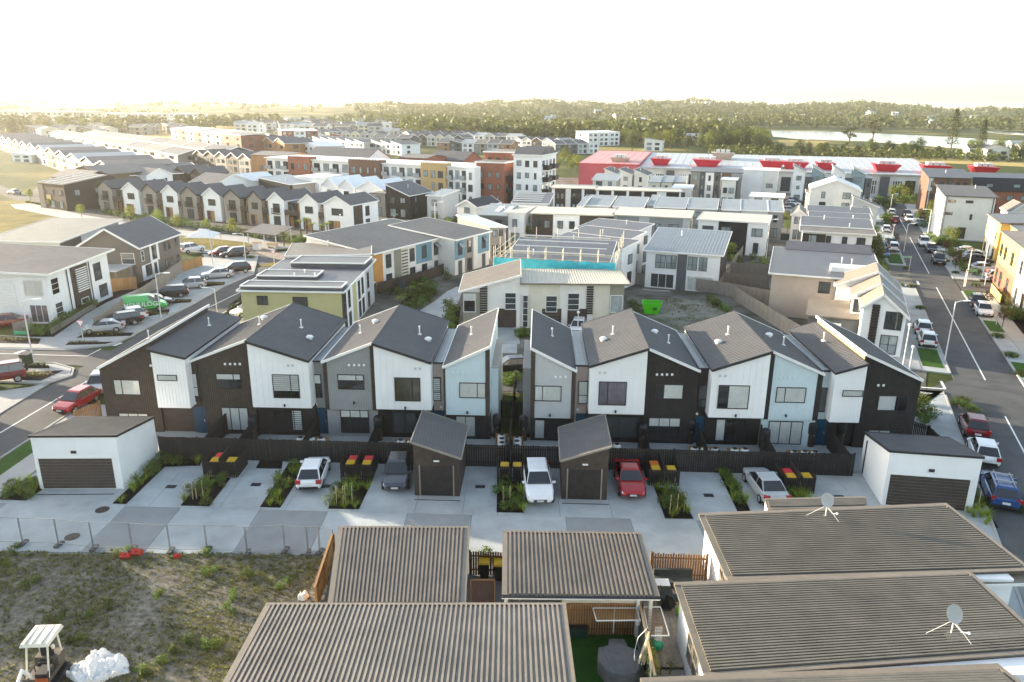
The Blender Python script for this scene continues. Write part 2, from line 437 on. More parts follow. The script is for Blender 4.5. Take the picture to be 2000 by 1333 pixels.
        bx(m, s0, z0 + fw, s0 + fw, z1 - fw, -.02, p1); bx(m, s1 - fw, z0 + fw, s1, z1 - fw, -.02, p1)
        for k in mull: bx(m, s0 + w * k - fw / 2, z0 + fw, s0 + w * k + fw / 2, z1 - fw, -.01, p1 - .004)
        for k in trans: bx(m, s0 + fw, z0 + h * k - fw * .4, s1 - fw, z0 + h * k + fw * .4, -.01, p1 - .008)
        o = s.add(name, m, fr)
        g = M(); 
        clear = kind in ('curtain', 'blind', 'dcurtain', 'room')
        if not clear:
            bx(g, s0 + fw * .5, z0 + fw * .5, s1 - fw * .5, z1 - fw * .5, -.01, p1 * .4)
            g.build('pane', pane or PANE, o)
        else:
            bx(g, s0 + fw * .5, z0 + fw * .5, s1 - fw * .5, z1 - fw * .5, p1 * .62, p1 * .72); g.build('pane', CLEAR, o)
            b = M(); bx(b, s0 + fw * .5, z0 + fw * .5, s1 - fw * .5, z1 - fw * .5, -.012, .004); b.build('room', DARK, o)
            c = M(); a0, a1 = s0 + fw + (w - 2 * fw) * cov[0], s0 + fw + (w - 2 * fw) * cov[1]
            if kind in ('curtain', 'dcurtain'):
                n = max(4, int((a1 - a0) / 0.09)); pts = []
                for i in range(n + 1):
                    q = a0 + (a1 - a0) * i / n; oo = (.012 if i % 2 else .026) + out
                    pts.append((qx + tx * q + nx * oo, qy + ty * q + ny * oo))
                for i in range(n):
                    (xa, ya), (xb, yb) = pts[i], pts[i + 1]
                    c.face([(xa, ya, z0 + fw), (xb, yb, z0 + fw), (xb, yb, z1 - fw), (xa, ya, z1 - fw)])
                c.build('curtain', CURT if kind == 'curtain' else CURTD, o)
            elif kind == 'blind':
                k = z0 + fw + (h - 2 * fw) * (cov[0] if len(cov) > 2 else 0)
                zz = z0 + fw + h * (cov[2] if len(cov) > 2 else 0)
                while zz < z1 - fw - .05:
                    bx(c, a0, zz, a1, min(zz + .12, z1 - fw), .006, .02); zz += .16
                c.build('blind', CURT, o)
            else:
                bx(c, a0, z0 + h * .62, a1, z1 - fw, .006, .016); c.build('roller_blind', CURT, o)
        return o
    def pwin(s, face, px0, py0, px1, py1, **k):
        (s0, zt), (s1, zb) = s.fz(face, px0, py0), s.fz(face, px1, py1)
        return s.window(face, s0, zb, s1, zt, **k)
    def wins(s, face, spec, **k):
        """spec: list of (s0, z0, s1, z1)"""
        for q in spec: s.window(face, *q, **k)
    def door(s, face, s0, z0, s1, z1, mat, name='door', out=0.0):
        (qx, qy), (tx, ty), (nx, ny) = face
        pt = lambda q, z, o: (qx + tx * q + nx * (o + out), qy + ty * q + ny * (o + out), z)
        m = M(); m.hexa([pt(s0, z0, .06), pt(s1, z0, .06), pt(s1, z0, -.01), pt(s0, z0, -.01)], [pt(s0, z1, .06), pt(s1, z1, .06), pt(s1, z1, -.01), pt(s0, z1, -.01)])
        o = s.add(name, m, mat)
        h = M(); h.hexa([pt(s1 - .16, z0 + .95, .11), pt(s1 - .10, z0 + .95, .11), pt(s1 - .10, z0 + .95, .061), pt(s1 - .16, z0 + .95, .061)], [pt(s1 - .16, z0 + 1.15, .11), pt(s1 - .10, z0 + 1.15, .11), pt(s1 - .10, z0 + 1.15, .061), pt(s1 - .16, z0 + 1.15, .061)])
        h.build('handle', STEEL, o)
        return o
    def garage(s, face, s0, z0, s1, z1, mat, n=9, out=0.0, pieces=False, proud=0.03):
        """sectional garage door: one panel after another with a shadow gap"""
        (qx, qy), (tx, ty), (nx, ny) = face
        pt = lambda q, z, o: (qx + tx * q + nx * (o + out), qy + ty * q + ny * (o + out), z)
        base = M(); base.hexa([pt(s0, z0, proud - .02), pt(s1, z0, proud - .02), pt(s1, z0, -.01), pt(s0, z0, -.01)], [pt(s0, z1, proud - .02), pt(s1, z1, proud - .02), pt(s1, z1, -.01), pt(s0, z1, -.01)])
        h = (z1 - z0) / n; m = M()
        o = None if pieces else base
        if pieces: o = s.add('garage_door', base, TRIMD)
        for i in range(n):
            a, b = z0 + i * h + .012, z0 + (i + 1) * h - .006
            q = M() if pieces else base
            q.hexa([pt(s0 + .01, a, proud + .012), pt(s1 - .01, a, proud + .012), pt(s1 - .01, a, 0), pt(s0 + .01, a, 0)], [pt(s0 + .01, b, proud), pt(s1 - .01, b, proud), pt(s1 - .01, b, 0), pt(s0 + .01, b, 0)])
            if pieces: q.build('door_panel', mat, o)
        if not pieces: o = s.add('garage_door', base, mat)
        return o
# ================================================================= SETTING
ROW_A = Vector((-24.44, 53.8)); ROW_Y = R(-1.95)
def row(u, v): return (ROW_A.x + u * math.cos(ROW_Y) - v * math.sin(ROW_Y), ROW_A.y + u * math.sin(ROW_Y) + v * math.cos(ROW_Y))
ST_O = Vector((42.37, 68.28)); ST_T = Vector((0.383, 0.924)).normalized(); ST_N = Vector((ST_T.y, -ST_T.x))
ST_YAW = math.atan2(ST_T.y, ST_T.x)
def st(s, w): p = ST_O + ST_T * s + ST_N * w; return (p.x, p.y)
LT_YAW = R(88.0)
def lt(s, w):   # left street: s metres up the street from y=50, w metres right of its left kerb
    d = Vector((math.cos(LT_YAW), math.sin(LT_YAW))); n = Vector((d.y, -d.x)); p = Vector((-42.35, 50.0)) + d * s + n * w
    return (p.x, p.y)
def PP(*l, z=0.0): return [P(a, b, z) for a, b in l]

def smooth(a, b, x):
    t = max(0.0, min(1.0, (x - a) / (b - a))); return t * t * (3 - 2 * t)
def terrain(x, y):
    r = math.hypot(x, y); az = math.degrees(math.atan2(x, y))
    h = 0.0
    right = smooth(-14, 6, az)
    ridge = smooth(950, 2400, r) * (1 - 0.75 * smooth(3400, 6000, r))
    n = math.sin(az * 0.55 + 1.0) * 5 + math.sin(az * 1.7 + r * 0.002) * 4 + math.sin(az * 3.1 + r * 0.004 + 2) * 2.2
    h += ridge * right * (30 + n - 14 * smooth(16, 38, az))
    low = smooth(1000, 1900, r) * (1 - smooth(4000, 7000, r))
    h += low * (1 - right) * (15 + n * 0.5)
    return h
def make_ground():
    m = M(); rs = [0, 25, 60, 110, 180, 260, 340, 420, 520, 640, 800, 950, 1100, 1300, 1550, 1850, 2200, 2600, 3100, 3800, 4700, 6000, 8000, 11000]
    NA = 240
    for r in rs:
        for k in range(NA):
            a = 2 * math.pi * k / NA; x, y = r * math.sin(a), r * math.cos(a)
            m.v.append((x, y, terrain(x, y) - 0.06))
    for i in range(len(rs) - 1):
        for k in range(NA):
            k2 = (k + 1) % NA
            m.f.append((i * NA + k, i * NA + k2, (i + 1) * NA + k2, (i + 1) * NA + k)[::-1]); m.m.append(0)
    g = bpy.data.materials.new('grass_and_soil'); g.use_nodes = True; n = g.node_tree; b = n.nodes['Principled BSDF']
    b.inputs['Roughness'].default_value = 0.95; b.inputs['Specular IOR Level'].default_value = 0.1
    geo = n.nodes.new('ShaderNodeNewGeometry')
    a = n.nodes.new('ShaderNodeTexNoise'); a.inputs['Scale'].default_value = 0.012; a.inputs['Detail'].default_value = 5; n.links.new(geo.outputs['Position'], a.inputs['Vector'])
    c = n.nodes.new('ShaderNodeTexNoise'); c.inputs['Scale'].default_value = 0.35; c.inputs['Detail'].default_value = 6; n.links.new(geo.outputs['Position'], c.inputs['Vector'])
    r1 = n.nodes.new('ShaderNodeValToRGB'); e = r1.color_ramp.elements
    e[0].position = 0.50; e[0].color = (0.055, 0.075, 0.022, 1); e[1].position = 0.68; e[1].color = (0.30, 0.245, 0.09, 1)
    n.links.new(a.outputs['Fac'], r1.inputs['Fac'])
    r2 = n.nodes.new('ShaderNodeValToRGB'); e = r2.color_ramp.elements
    e[0].position = 0.3; e[0].color = (0.65, 0.65, 0.65, 1); e[1].position = 0.7; e[1].color = (1.25, 1.2, 1.1, 1)
    n.links.new(c.outputs['Fac'], r2.inputs['Fac'])
    mx = n.nodes.new('ShaderNodeMix'); mx.data_type = 'RGBA'; mx.blend_type = 'MULTIPLY'; mx.inputs[0].default_value = 1
    n.links.new(r1.outputs['Color'], mx.inputs[6]); n.links.new(r2.outputs['Color'], mx.inputs[7]); n.links.new(mx.outputs[2], b.inputs['Base Color'])
    o = m.build('ground', g, smooth=True); o['kind'] = 'structure'
make_ground()
# suburb yards: paved and planted ground under the middle rows of houses
YARD = mt('yard_gravel_and_paving', (0.075, 0.078, 0.055), 0.95, 0.3, 0.22, 0.3, 12, spec=0.15, col2=(0.17, 0.165, 0.15))
ground('yard_ground', [(-34, 63), (37, 63), (60, 105), (75, 150), (-30, 150), (-34, 110)], -0.03, YARD, -0.5)
ground('yard_ground', [(-125, 190), (-40, 125), (75, 151), (110, 225), (60, 262), (-130, 330), (-230, 420)], -0.035, YARD, -0.5)

# ---- left street
ground('left_street', [lt(-40, 0), lt(-40, 5.6), lt(20, 5.6), lt(48, 5.5), lt(58, 5.6), P(620, 472), P(700, 452), P(690, 446), P(560, 492), lt(72, 1.0), lt(62, -0.2), lt(20, 0)], 0.0, ASPH)
ground('side_street', [(-140, 92), lt(24.0, .1), lt(19.2, .1), (-140, 84)], 0.004, ASPH)
ground('crossing_street', [lt(68, 0), lt(73, 2), P(425, 480), P(330, 455), P(90, 395), P(0, 362), P(-60, 350), P(-60, 362), P(0, 380), P(80, 408)], 0.004, ASPH)
def stripe(name, pts, w, mat=LINE, z=0.008):
    m = M()
    for a, b in zip(pts, pts[1:]):
        d = Vector((b[0] - a[0], b[1] - a[1])).normalized(); n = Vector((-d.y, d.x)) * w / 2
        m.hexa([(a[0] + n.x, a[1] + n.y, z - .006), (a[0] - n.x, a[1] - n.y, z - .006), (b[0] - n.x, b[1] - n.y, z - .006), (b[0] + n.x, b[1] + n.y, z - .006)],
               [(a[0] + n.x, a[1] + n.y, z), (a[0] - n.x, a[1] - n.y, z), (b[0] - n.x, b[1] - n.y, z), (b[0] + n.x, b[1] + n.y, z)])
    o = m.build(name, mat); o['kind'] = 'structure'; return o
stripe('road_marking', [P(0, 846), P(195, 730)], 0.13)
stripe('road_marking', [P(403, 603), P(492, 560)], 0.13)
stripe('road_marking', PP((0, 691), (170, 696), (197, 682)), 0.12)
stripe('road_marking', PP((0, 684), (50, 684)), 0.12); stripe('road_marking', PP((26, 692), (50, 684)), 0.4)
stripe('road_marking', PP((222, 676), (238, 670)), 0.35)
def kerb(pts, w=0.16, h=0.13, name='kerb'):
    m = M()
    for a, b in zip(pts, pts[1:]): m.bar((a[0], a[1], h / 2 - .02), (b[0], b[1], h / 2 - .02), w, h)
    o = m.build(name, CONCB); o['kind'] = 'structure'; return o
# left pavements, parking bays
ground('footpath', [lt(-30, 8.0), lt(-30, 9.9), lt(9.5, 9.2), lt(9.5, 7.3)], 0.1, CONCB)
ground('verge_lawn', [lt(-30, 5.9), lt(-30, 7.95), lt(2.5, 7.6), lt(2.5, 5.9)], 0.09, LAWN)
ground('driveway_crossing', [lt(2.5, 5.9), lt(2.5, 7.6), lt(9.5, 7.25), lt(9.5, 5.9)], 0.08, CONCB)
kerb([lt(-30, 5.7), lt(40, 5.7)]); kerb([lt(42, 5.6), lt(60, 5.7)])
ground('parking_pad', PP((-40, 770), (-40, 850), (0, 809), (125, 732), (82, 751), (60, 757)), 0.05, CONCB)
ground('traffic_island', PP((-60, 712), (105, 713), (140, 722), (137, 734), (82, 751), (35, 748), (-60, 745)), 0.11, CONCB)
kerb(PP((-60, 709), (105, 710), (144, 721), (140, 735), (84, 753)))
ground('planting_bed', PP((-60, 716), (35, 714), (95, 716), (98, 722), (30, 722), (-60, 722)), 0.13, MULCH)
ground('planting_bed', PP((36, 730), (125, 726), (80, 746), (35, 745)), 0.13, MULCH)
ground('footpath', PP((-60, 655), (85, 660), (160, 620), (262, 562), (355, 520), (400, 503), (395, 498), (430, 498), (505, 500), (496, 536), (440, 560), (370, 600), (262, 655), (215, 675), (130, 683), (-60, 679)), 0.1, CONCB)
kerb(PP((-60, 681), (130, 685), (217, 676), (263, 656)))
ground('parking_bay', PP((215, 652), (350, 608), (352, 590), (440, 553), (490, 532), (485, 518), (420, 512), (360, 530), (285, 568), (175, 628), (160, 650)), 0.104, CONC)
for q in [((150, 662), (255, 658), (262, 652), (168, 652)), ((128, 676), (205, 674), (222, 670), (135, 671)), ((278, 622), (330, 612), (332, 606), (285, 612)), ((335, 595), (372, 592), (375, 587), (345, 586)), ((400, 562), (438, 558), (440, 553), (405, 552)), ((0, 672), (75, 674), (80, 664), (0, 658))]:
    ground('planting_bed', PP(*q), 0.125, MULCH)
ground('planting_bed', PP((55, 660), (105, 660), (190, 600), (355, 530), (352, 524), (180, 590), (106, 634), (60, 640)), 0.115, MULCH)
ground('planting_bed', PP((445, 598), (475, 595), (520, 560), (500, 558)), 0.05, MULCH)
ground('footpath', PP((430, 640), (470, 600), (520, 562), (545, 562), (560, 640)), 0.07, CONCB)
ground('reserve_lawn', PP((-80, 395), (60, 392), (150, 418), (260, 440), (240, 470), (-80, 480)), 0.02, LAWNY)
ground('reserve_lawn', PP((352, 464), (400, 452), (480, 470), (500, 480), (440, 488), (360, 486)), 0.03, LAWNY)
ground('reserve_path', PP((20, 400), (60, 398), (160, 420), (330, 448), (480, 462), (560, 480), (585, 500), (560, 498), (480, 474), (330, 458), (150, 432), (30, 408)), 0.05, CONCB)
ground('reserve_path', PP((500, 470), (560, 476), (620, 496), (600, 516), (540, 508), (500, 492)), 0.04, mt('pink_gravel', (0.27, 0.22, 0.18), 0.95, .2, 1.0))
ground('parking_bay', PP((358, 492), (470, 498), (500, 506), (500, 500), (420, 490), (362, 484)), 0.03, CONC)
ground('verge_lawn', PP((505, 520), (535, 512), (560, 513), (545, 522)), 0.05, LAWNY)

# ---- back street behind the row, and the lane that curves away
ground('back_street', [row(-6, 14.2), row(62, 13.0), st(-1, 0.05), st(-4.6, 0.05), row(60, 9.3), row(56, 12.0 - 2.4), row(-6, 11)], 0.0, ASPH)
ground('back_lane', PP((870, 652), (1010, 650), (1010, 690), (900, 690), (780, 640), (812, 612), (850, 588), (872, 570), (893, 560), (905, 566), (890, 600)), 0.01, CONC)
ground('driveway', PP((968, 640), (1010, 640), (1016, 672), (965, 672)), 0.03, CONC)
ground('planting_bed', PP((765, 632), (800, 600), (850, 566), (842, 560), (790, 585), (745, 625)), 0.05, MULCH)
ground('planting_bed', PP((868, 652), (888, 598), (900, 600), (893, 655)), 0.06, MULCH)
ground('vacant_lot', PP((1222, 575), (1400, 590), (1425, 612), (1460, 640), (1330, 655), (1225, 650)), 0.02, mt('churned_clay', (0.10, 0.105, 0.06), 0.95, 0.3, 0.35, 0.9, 5, spec=.15, col2=(0.23, 0.225, 0.20)))

# ---- right street
ground('right_street', [st(-75, -1.2), st(-75, 5.8), st(190, 5.8), st(190, 0), st(48, 0), st(44, 0), st(0.5, 0), st(-4.6, 0), st(-5.5, -1.2)], -0.004, ASPH)
ground('east_side_street', [st(41.5, 6), st(48.5, 6), st(48.5, 60), st(41.5, 60)], 0.0, ASPH)
ground('right_access_lane', [st(52.5, 0.2), st(56, 0.2), P(1500, 520), P(1495, 545)], 0.0, ASPH)
stripe('road_marking', [st(-26, 2.8), st(-9.5, 2.8)], 0.12)
stripe('road_marking', [st(0, 2.75), st(42, 2.8)], 0.13)
stripe('road_marking', [st(52, 2.8), st(90, 2.8)], 0.12); stripe('road_marking', [st(97, 2.8), st(118, 2.8)], 0.12)
stripe('road_marking', PP((1800, 757), (1846, 760), (1838, 745)), 0.22)
stripe('road_marking', [st(43, .6), st(45.5, .6)], 0.3)
for a, b in ((-75, -6.2), ):
    ground('footpath', [st(a, -5.2), st(a, -3.3), st(b, -3.3), st(b, -5.2)], 0.1, CONCB)
    ground('parking_strip', [st(a, -3.28), st(a, -1.2), st(b, -1.2), st(b, -3.28)], 0.075, CONC)
    kerb([st(a, -1.25), st(b, -1.25)])
ground('street_corner_path', [st(-6.2, -3.3), st(-6.2, -5.2), row(58.5, 6.3), row(57, 6.0), row(56.2, 8.8), st(-5.2, -1.3), st(-6.2, -1.3)], 0.1, CONCB)
for a, b in ((0.6, 42.5), (57.5, 105), (110, 170)):
    ground('footpath', [st(a, -5.0), st(a, -2.6), st(b, -2.6), st(b, -5.0)], 0.1, CONCB)
    ground('parking_strip', [st(a, -2.58), st(a, -0.1), st(b, -0.1), st(b, -2.58)], 0.075, CONC)
    kerb([st(a, -0.1), st(b, -0.1)])
ground('verge_lawn', [st(2.0, -2.4), st(2.0, -0.5), st(8.4, -0.5), st(8.4, -2.4)], 0.1, LAWN)
ground('verge_lawn', [st(58.5, -2.5), st(58.5, -0.4), st(68, -0.4), st(68, -2.5)], 0.1, LAWN)
for a, b in ((-75, 40.5), (49.5, 150)):
    kerb([st(a, 5.85), st(b, 5.85)])
    ground('parking_strip', [st(a, 5.9), st(a, 7.6), st(b, 7.6), st(b, 5.9)], 0.08, CONC)
    ground('footpath', [st(a, 7.62), st(a, 9.3), st(b, 9.3), st(b, 7.62)], 0.1, CONCB)
    ground('planting_bed', [st(a, 9.32), st(a, 10.9), st(b, 10.9), st(b, 9.32)], 0.09, MULCH)
ground('parking_bay', [st(50.5, 9.35), st(50.5, 14.5), st(66, 14.5), st(66, 9.35)], 0.1, CONC); ground('parking_bay', [st(90, 9.35), st(90, 15), st(103, 15), st(103, 9.35)], 0.1, CONC)
for s_ in (2, 19, 36): ground('verge_lawn', [st(s_, 6.0), st(s_, 7.5), st(s_ + 5, 7.5), st(s_ + 5, 6.0)], 0.11, LAWN)

# ---- rear lane of the row: light and dark concrete bays, one piece each
lane = thing('service_lane', None, None, (0, 0, 0)); lane['kind'] = 'structure'
xs = [-40, -32.2] + [P(x, 998)[0] for x in (236, 348, 506, 641, 797, 922, 1103, 1227, 1352)] + [17.5, 22.5, 28.5]
dk = [1, 0, 1, 0, 1, 0, 1, 0, 1, 0, 1, 0, 1]
for i in range(len(xs) - 1):
    y0 = 42.45 - (xs[i] + 20) * 0.033; y1 = 42.45 - (xs[i + 1] + 20) * 0.033
    ground('concrete_slab', [(xs[i] + .012, 37.35 - (xs[i] + 20) * .01), (xs[i + 1] - .012, 37.35 - (xs[i + 1] + 20) * .01), (xs[i + 1] - .012, y1 - .012), (xs[i] + .012, y0 - .012)], 0.0, CONCD if dk[i] else CONC, parent=lane)
base = M(); base.prism([(-41, 36.8), (29, 36.5), (29.5, 51.5), (-32, 53.6), (-33, 43.5), (-41, 43.5)], -0.5, -0.05); base.build('joint_bed', CONCD, lane)
apron = thing('parking_apron', None, None, (0, 0, 0)); apron['kind'] = 'structure'
ax = [-33.0] + [P(x, 990)[0] for x in (243, 290, 430, 510, 560, 690, 812, 905, 972, 1022, 1092, 1192, 1298, 1345, 1440, 1500, 1680)] + [29]
for i in range(len(ax) - 1):
    yb = lambda x: 42.45 - (x + 20) * .033
    ground('concrete_slab', [(ax[i] + .01, yb(ax[i])), (ax[i + 1] - .01, yb(ax[i + 1])), (ax[i + 1] - .01, yb(ax[i + 1]) + 7.6), (ax[i] + .01, yb(ax[i]) + 7.6)], 0.0, CONC, parent=apron)
COURT = mt('courtyard_concrete', (0.33, 0.35, 0.35), 0.85, 0.1, 0.8)
ground('courtyard', [row(-7.5, -4.3), row(55, -4.1), row(55, 0.5), row(-7.5, 0.5)], 0.03, COURT)
# ---- beds beside the driveways
BEDS = {}
for n, q in dict(garage=((220, 984), (246, 985), (322, 912), (390, 910), (395, 897), (312, 897)), a=((353, 988), (409, 989), (450, 935), (400, 932)), b=((508, 991), (547, 992), (590, 925), (590, 905), (565, 905)), c=((641, 994), (701, 995), (728, 938), (668, 936)), d=((970, 1001), (1023, 1002), (1021, 942), (971, 940)), e=((1299, 1013), (1354, 1014), (1325, 960), (1277, 950)), f=((1440, 999), (1466, 999), (1428, 925), (1405, 925)), g=((1540, 985), (1580, 985), (1560, 960), (1520, 962)), h=((1885, 1000), (1905, 1030), (1950, 1031), (1910, 965), (1893, 955))).items():
    BEDS[n] = PP(*q); ground('planting_bed', BEDS[n], 0.035, MULCH)
BEDS['i'] = PP((0, 976), (50, 978), (82, 958), (70, 930), (0, 962)); ground('planting_bed', BEDS['i'], 0.06, MULCH)
ground('planting_bed', PP((500, 915), (550, 916), (552, 900), (508, 900)), 0.035, MULCH)
for di, (px, py) in enumerate(((334, 951), (500, 947), (636, 950), (938, 951), (1384, 968), (1640, 971))):
    x, y = P(px, py); m = M(); m.box(-.33, -.22, 0, .33, .22, .012)
    for k in range(6): m.box(-.3 + k * .1, -.19, .012, -.25 + k * .1, .19, .02)
    o = m.build('drain_grate', PLASTB); o.location = (x, y, 0); tag(o, nth(di, 'small dark drain grate in the pale driveways'), 'drain', 'drain grates in the driveways')
for px, py, n in ((200, 996, 'round brown manhole cover before the white double garage'), (141, 1049, 'round brown manhole cover beside the wire fence')):
    x, y = P(px, py); m = M(); m.lathe([(.42, 0.002), (.42, .012), (.38, .014), (.36, .01), (.02, .012)], 20); o = m.build('manhole_cover', BROWN); o.location = (x, y, 0); tag(o, n, 'manhole cover')
# ---- foreground lots
ground('weedy_lot', [(-40, 37.3), (-10.6, 37.1), (-10.4, 24), (-40, 24)], -0.005, SOIL)
ground('back_yard_ground', [(-10.4, 24), (-10.6, 37.1), (30, 36.7), (32, 20), (20, 8), (-10.4, 8)], 0.0, mt('back_yard_paving', (0.24, 0.235, 0.22), 0.9, 0.15, 0.8))
ground('back_lawn', [(2.4, 23.5), (2.4, 31.0), (6.05, 30.9), (6.2, 23.5)], 0.03, mt('synthetic_lawn', (0.022, 0.07, 0.012), 0.95, 0.2, 4, 0.6, 60, spec=.1))
# ---- river and far fields
WATER = mt('river_water', (0.30, 0.31, 0.31), 0.18, 0.05, 0.02, 0.12, 0.2, spec=0.8)
ground('river', PP((1505, 256), (1600, 257), (1700, 261), (1850, 268), (2000, 278), (2300, 300), (2300, 330), (2000, 303), (1900, 292), (1700, 277), (1580, 273), (1510, 268)), 0.25, WATER, -1)
ground('river', PP((1828, 246), (1900, 247), (2100, 255), (2100, 270), (1960, 262), (1840, 251)), 0.25, WATER, -1)
FIELD = mt('straw_field', (0.42, 0.33, 0.13), 0.95, 0.15, 0.02, spec=.1)
for q in [((130, 258), (330, 246), (345, 252), (150, 266)), ((215, 276), (480, 263), (480, 249), (420, 247), (260, 262)), ((1230, 236), (1380, 232), (1395, 241), (1260, 244)), ((1520, 274), (1620, 277), (1600, 288), (1525, 285)), ((1630, 300), (2000, 318), (2000, 326), (1620, 308))]:
    ground('straw_field', PP(*q), 0.12 if q[0][0] > 1000 else 0.2, FIELD, -1)
ground('avenue', PP((290, 262), (330, 280), (480, 300), (560, 300), (480, 285), (345, 268)), 0.1, CONCD, -1)
ground('avenue', PP((-40, 286), (0, 290), (90, 322), (160, 352), (175, 345), (110, 318), (20, 286)), 0.1, CONCD, -1)
# ================================================================= THE ROW OF TOWNHOUSES
ROWG = 'skillion roofed townhouses of the central row'
RV = -0.9
def vents(h, face, pts, mat, lamp=None):
    for px, py in pts:
        s0, z0 = h.fz(face, px, py); (qx, qy), (tx, ty), (nx, ny) = face
        m = M(); pt = lambda q, z, o: (qx + tx * q + nx * o, qy + ty * q + ny * o, z)
        m.hexa([pt(s0 - .08, z0 - .08, .09), pt(s0 + .08, z0 - .08, .09), pt(s0 + .08, z0 - .08, .028), pt(s0 - .08, z0 - .08, .028)], [pt(s0 - .08, z0 + .08, .07), pt(s0 + .08, z0 + .08, .07), pt(s0 + .08, z0 + .08, .028), pt(s0 - .08, z0 + .08, .028)])
        h.add('wall_vent', m, mat)
    if lamp:
        s0, z0 = h.fz(face, *lamp); (qx, qy), (tx, ty), (nx, ny) = face; pt = lambda q, z, o: (qx + tx * q + nx * o, qy + ty * q + ny * o, z)
        m = M(); m.tube([pt(s0, z0, .02), pt(s0, z0, .16)], .05, 8); m.tube([pt(s0, z0 - .1, .15), pt(s0, z0 + .1, .15)], .07, 8); h.add('wall_lamp', m, TRIMD)
def roof_fittings(h, f, spots):
    for kind, u, v in spots:
        z = f(u, v); m = M()
        if kind == 'p':
            m.lathe([(.05, -.1), (.05, .62), (.08, .62), (.08, .7), (.01, .72)], 8, (u, v, z)); m.box(u - .14, v - .14, z - .03, u + .14, v + .14, z + .04); h.add('vent_pipe', m, TRIMW)
        else:
            m.lathe([(.2, -.05), (.22, .1), (.3, .13), (.28, .2), (.18, .28), (.02, .31)], 12, (u, v, z)); h.add('roof_ventilator', m, TRIMW)
def unit(label, u0, u1, vf, zl, zr, wall, zb=0.0, boards=0.19, lower=None, D=10.0, roof=ROOFT, trim=TRIMW, lh=None, side=None, fit=(), orr=(0.06, 0.06, 0.18, 0.2), post=None):
    a, b = row(u0, 0), row(u1, 0)
    h = House('townhouse', label, a, b, D, 'townhouse', ROWG, 0.0)
    L = h.L
    lower = lower or wall
    if zb > 0:
        h.body(lower, zb, 0, L, 0, D, 0.0, 'lower_wall')
        h.body(wall, [zl, zr, zr, zl], 0, L, vf, D, zb, 'upper_wall')
    else:
        h.body(wall, [zl, zr, zr, zl], 0, L, vf, D, 0.0, 'wall')
    h.f = h.front(vf); h.wout = .03
    h.panel(h.f, wall, 0, zb + .02, L, zl - .01, zr - .01, .025, 'cladding', boards)
    h.roof(roof, [zl, zr, zr, zl], 0, L, vf, D, orr, .16, .3, 'u', trim, .03)
    g = (zr - zl) / L
    roof_fittings(h, lambda u, v: zl + g * u + .17, fit)
    h.g = h.front(0)
    if post: 
        for s0, s1, col in post: h.panel(h.f, col, s0, zb, s1, zl + g * s0 - .02, zl + g * s1 - .02, .06, 'corner_board')
    return h
def recess(h, s0, s1, mat, z=6.0, D=9.5, v=0.35):
    h.body(mat, z, s0, s1, v, D, 0.0, 'recess_wall'); h.roof(ROOFG, [z, z, z - .1, z - .1], s0, s1, v, D, (0, 0, .15, .1), .1, .28, 'v', TRIMD, .03, 'recess_roof')
    return h.front(v)

# left block
h = unit('dark brown end townhouse at the left street, brown roof edge rising to the right', -6.95, -2.6, 0, 5.15, 7.45, BROWN, boards=0.16, fit=[('p', 2, 4)])
h.pwin(h.f, 221, 741, 277, 772, mull=(.3,), kind='curtain'); h.pwin(h.f, 232, 806, 292, 826, mull=(.33, .66), kind='curtain')
h.body(WHITE, [7.0, 6.45, 6.45, 7.0], 4.65, 7.15, RV, 9.8, 2.45, 'bay_wall'); h.body(BROWN, 2.45, 4.3, 7.15, .2, 9.8, 0, 'lower_wall')
h.panel(h.front(RV), WHITE, 4.65, 2.47, 7.15, 6.98, 6.43, .02, 'bay_cladding', .25)
h.roof(ROOFT, [7.0, 6.4, 6.4, 7.0], 4.4, 7.15, RV, 9.8, (0, .08, .15, .15), .14, .3, 'u', TRIMD, .03, 'bay_roof')
h.pwin(h.front(RV), 307, 732, 347, 744, kind='curtain', fw=.05); roof_fittings(h, lambda u, v: 7.1 - (u - 4.6) * .22, [('p', 5.9, 6.5)])
vents(h, h.f, [(295, 714), (300, 711)], TRIMW)

h = unit('dark brown townhouse between two white bays, deep blue door at its left', 0.2, 4.85, 0, 5.85, 7.66, BROWN, boards=0.16, post=[(0.42, .5, BLACK)], fit=[('d', 3.2, 7.2), ('p', 3.6, 5)])
h.pwin(h.f, 372, 729, 390, 775, trans=(.4,), kind='curtain'); h.pwin(h.f, 421, 729, 473, 760, mull=(.7,), kind='room'); h.pwin(h.g, 432, 795, 489, 841, mull=(.33, .66), kind='curtain')
s0, z = h.fz(h.f, 377, 794); h.door(h.f, s0, .08, s0 + .95, 2.2, DOORB); vents(h, h.f, [(440, 711), (450, 711), (459.5, 711), (469, 711), (382, 787)], TRIMW)

h = unit('white boarded townhouse with striped blinds, first broad white bay from the left', 5.0, 9.45, RV, 7.75, 6.35, WHITE, 2.65, .45, BLACK, trim=TRIMD, fit=[('p', 2.2, 5), ('d', 3.4, 3.2)])
h.pwin(h.f, 531, 731, 587, 778, mull=(.68,), kind='blind', cov=(0, 1, .28)); h.pwin(h.g, 532, 799, 593, 843, mull=(.35, .72), kind='blind', cov=(.68, 1, .05)); vents(h, h.f, [(563, 714), (572, 714)], GREYL, (557, 791))

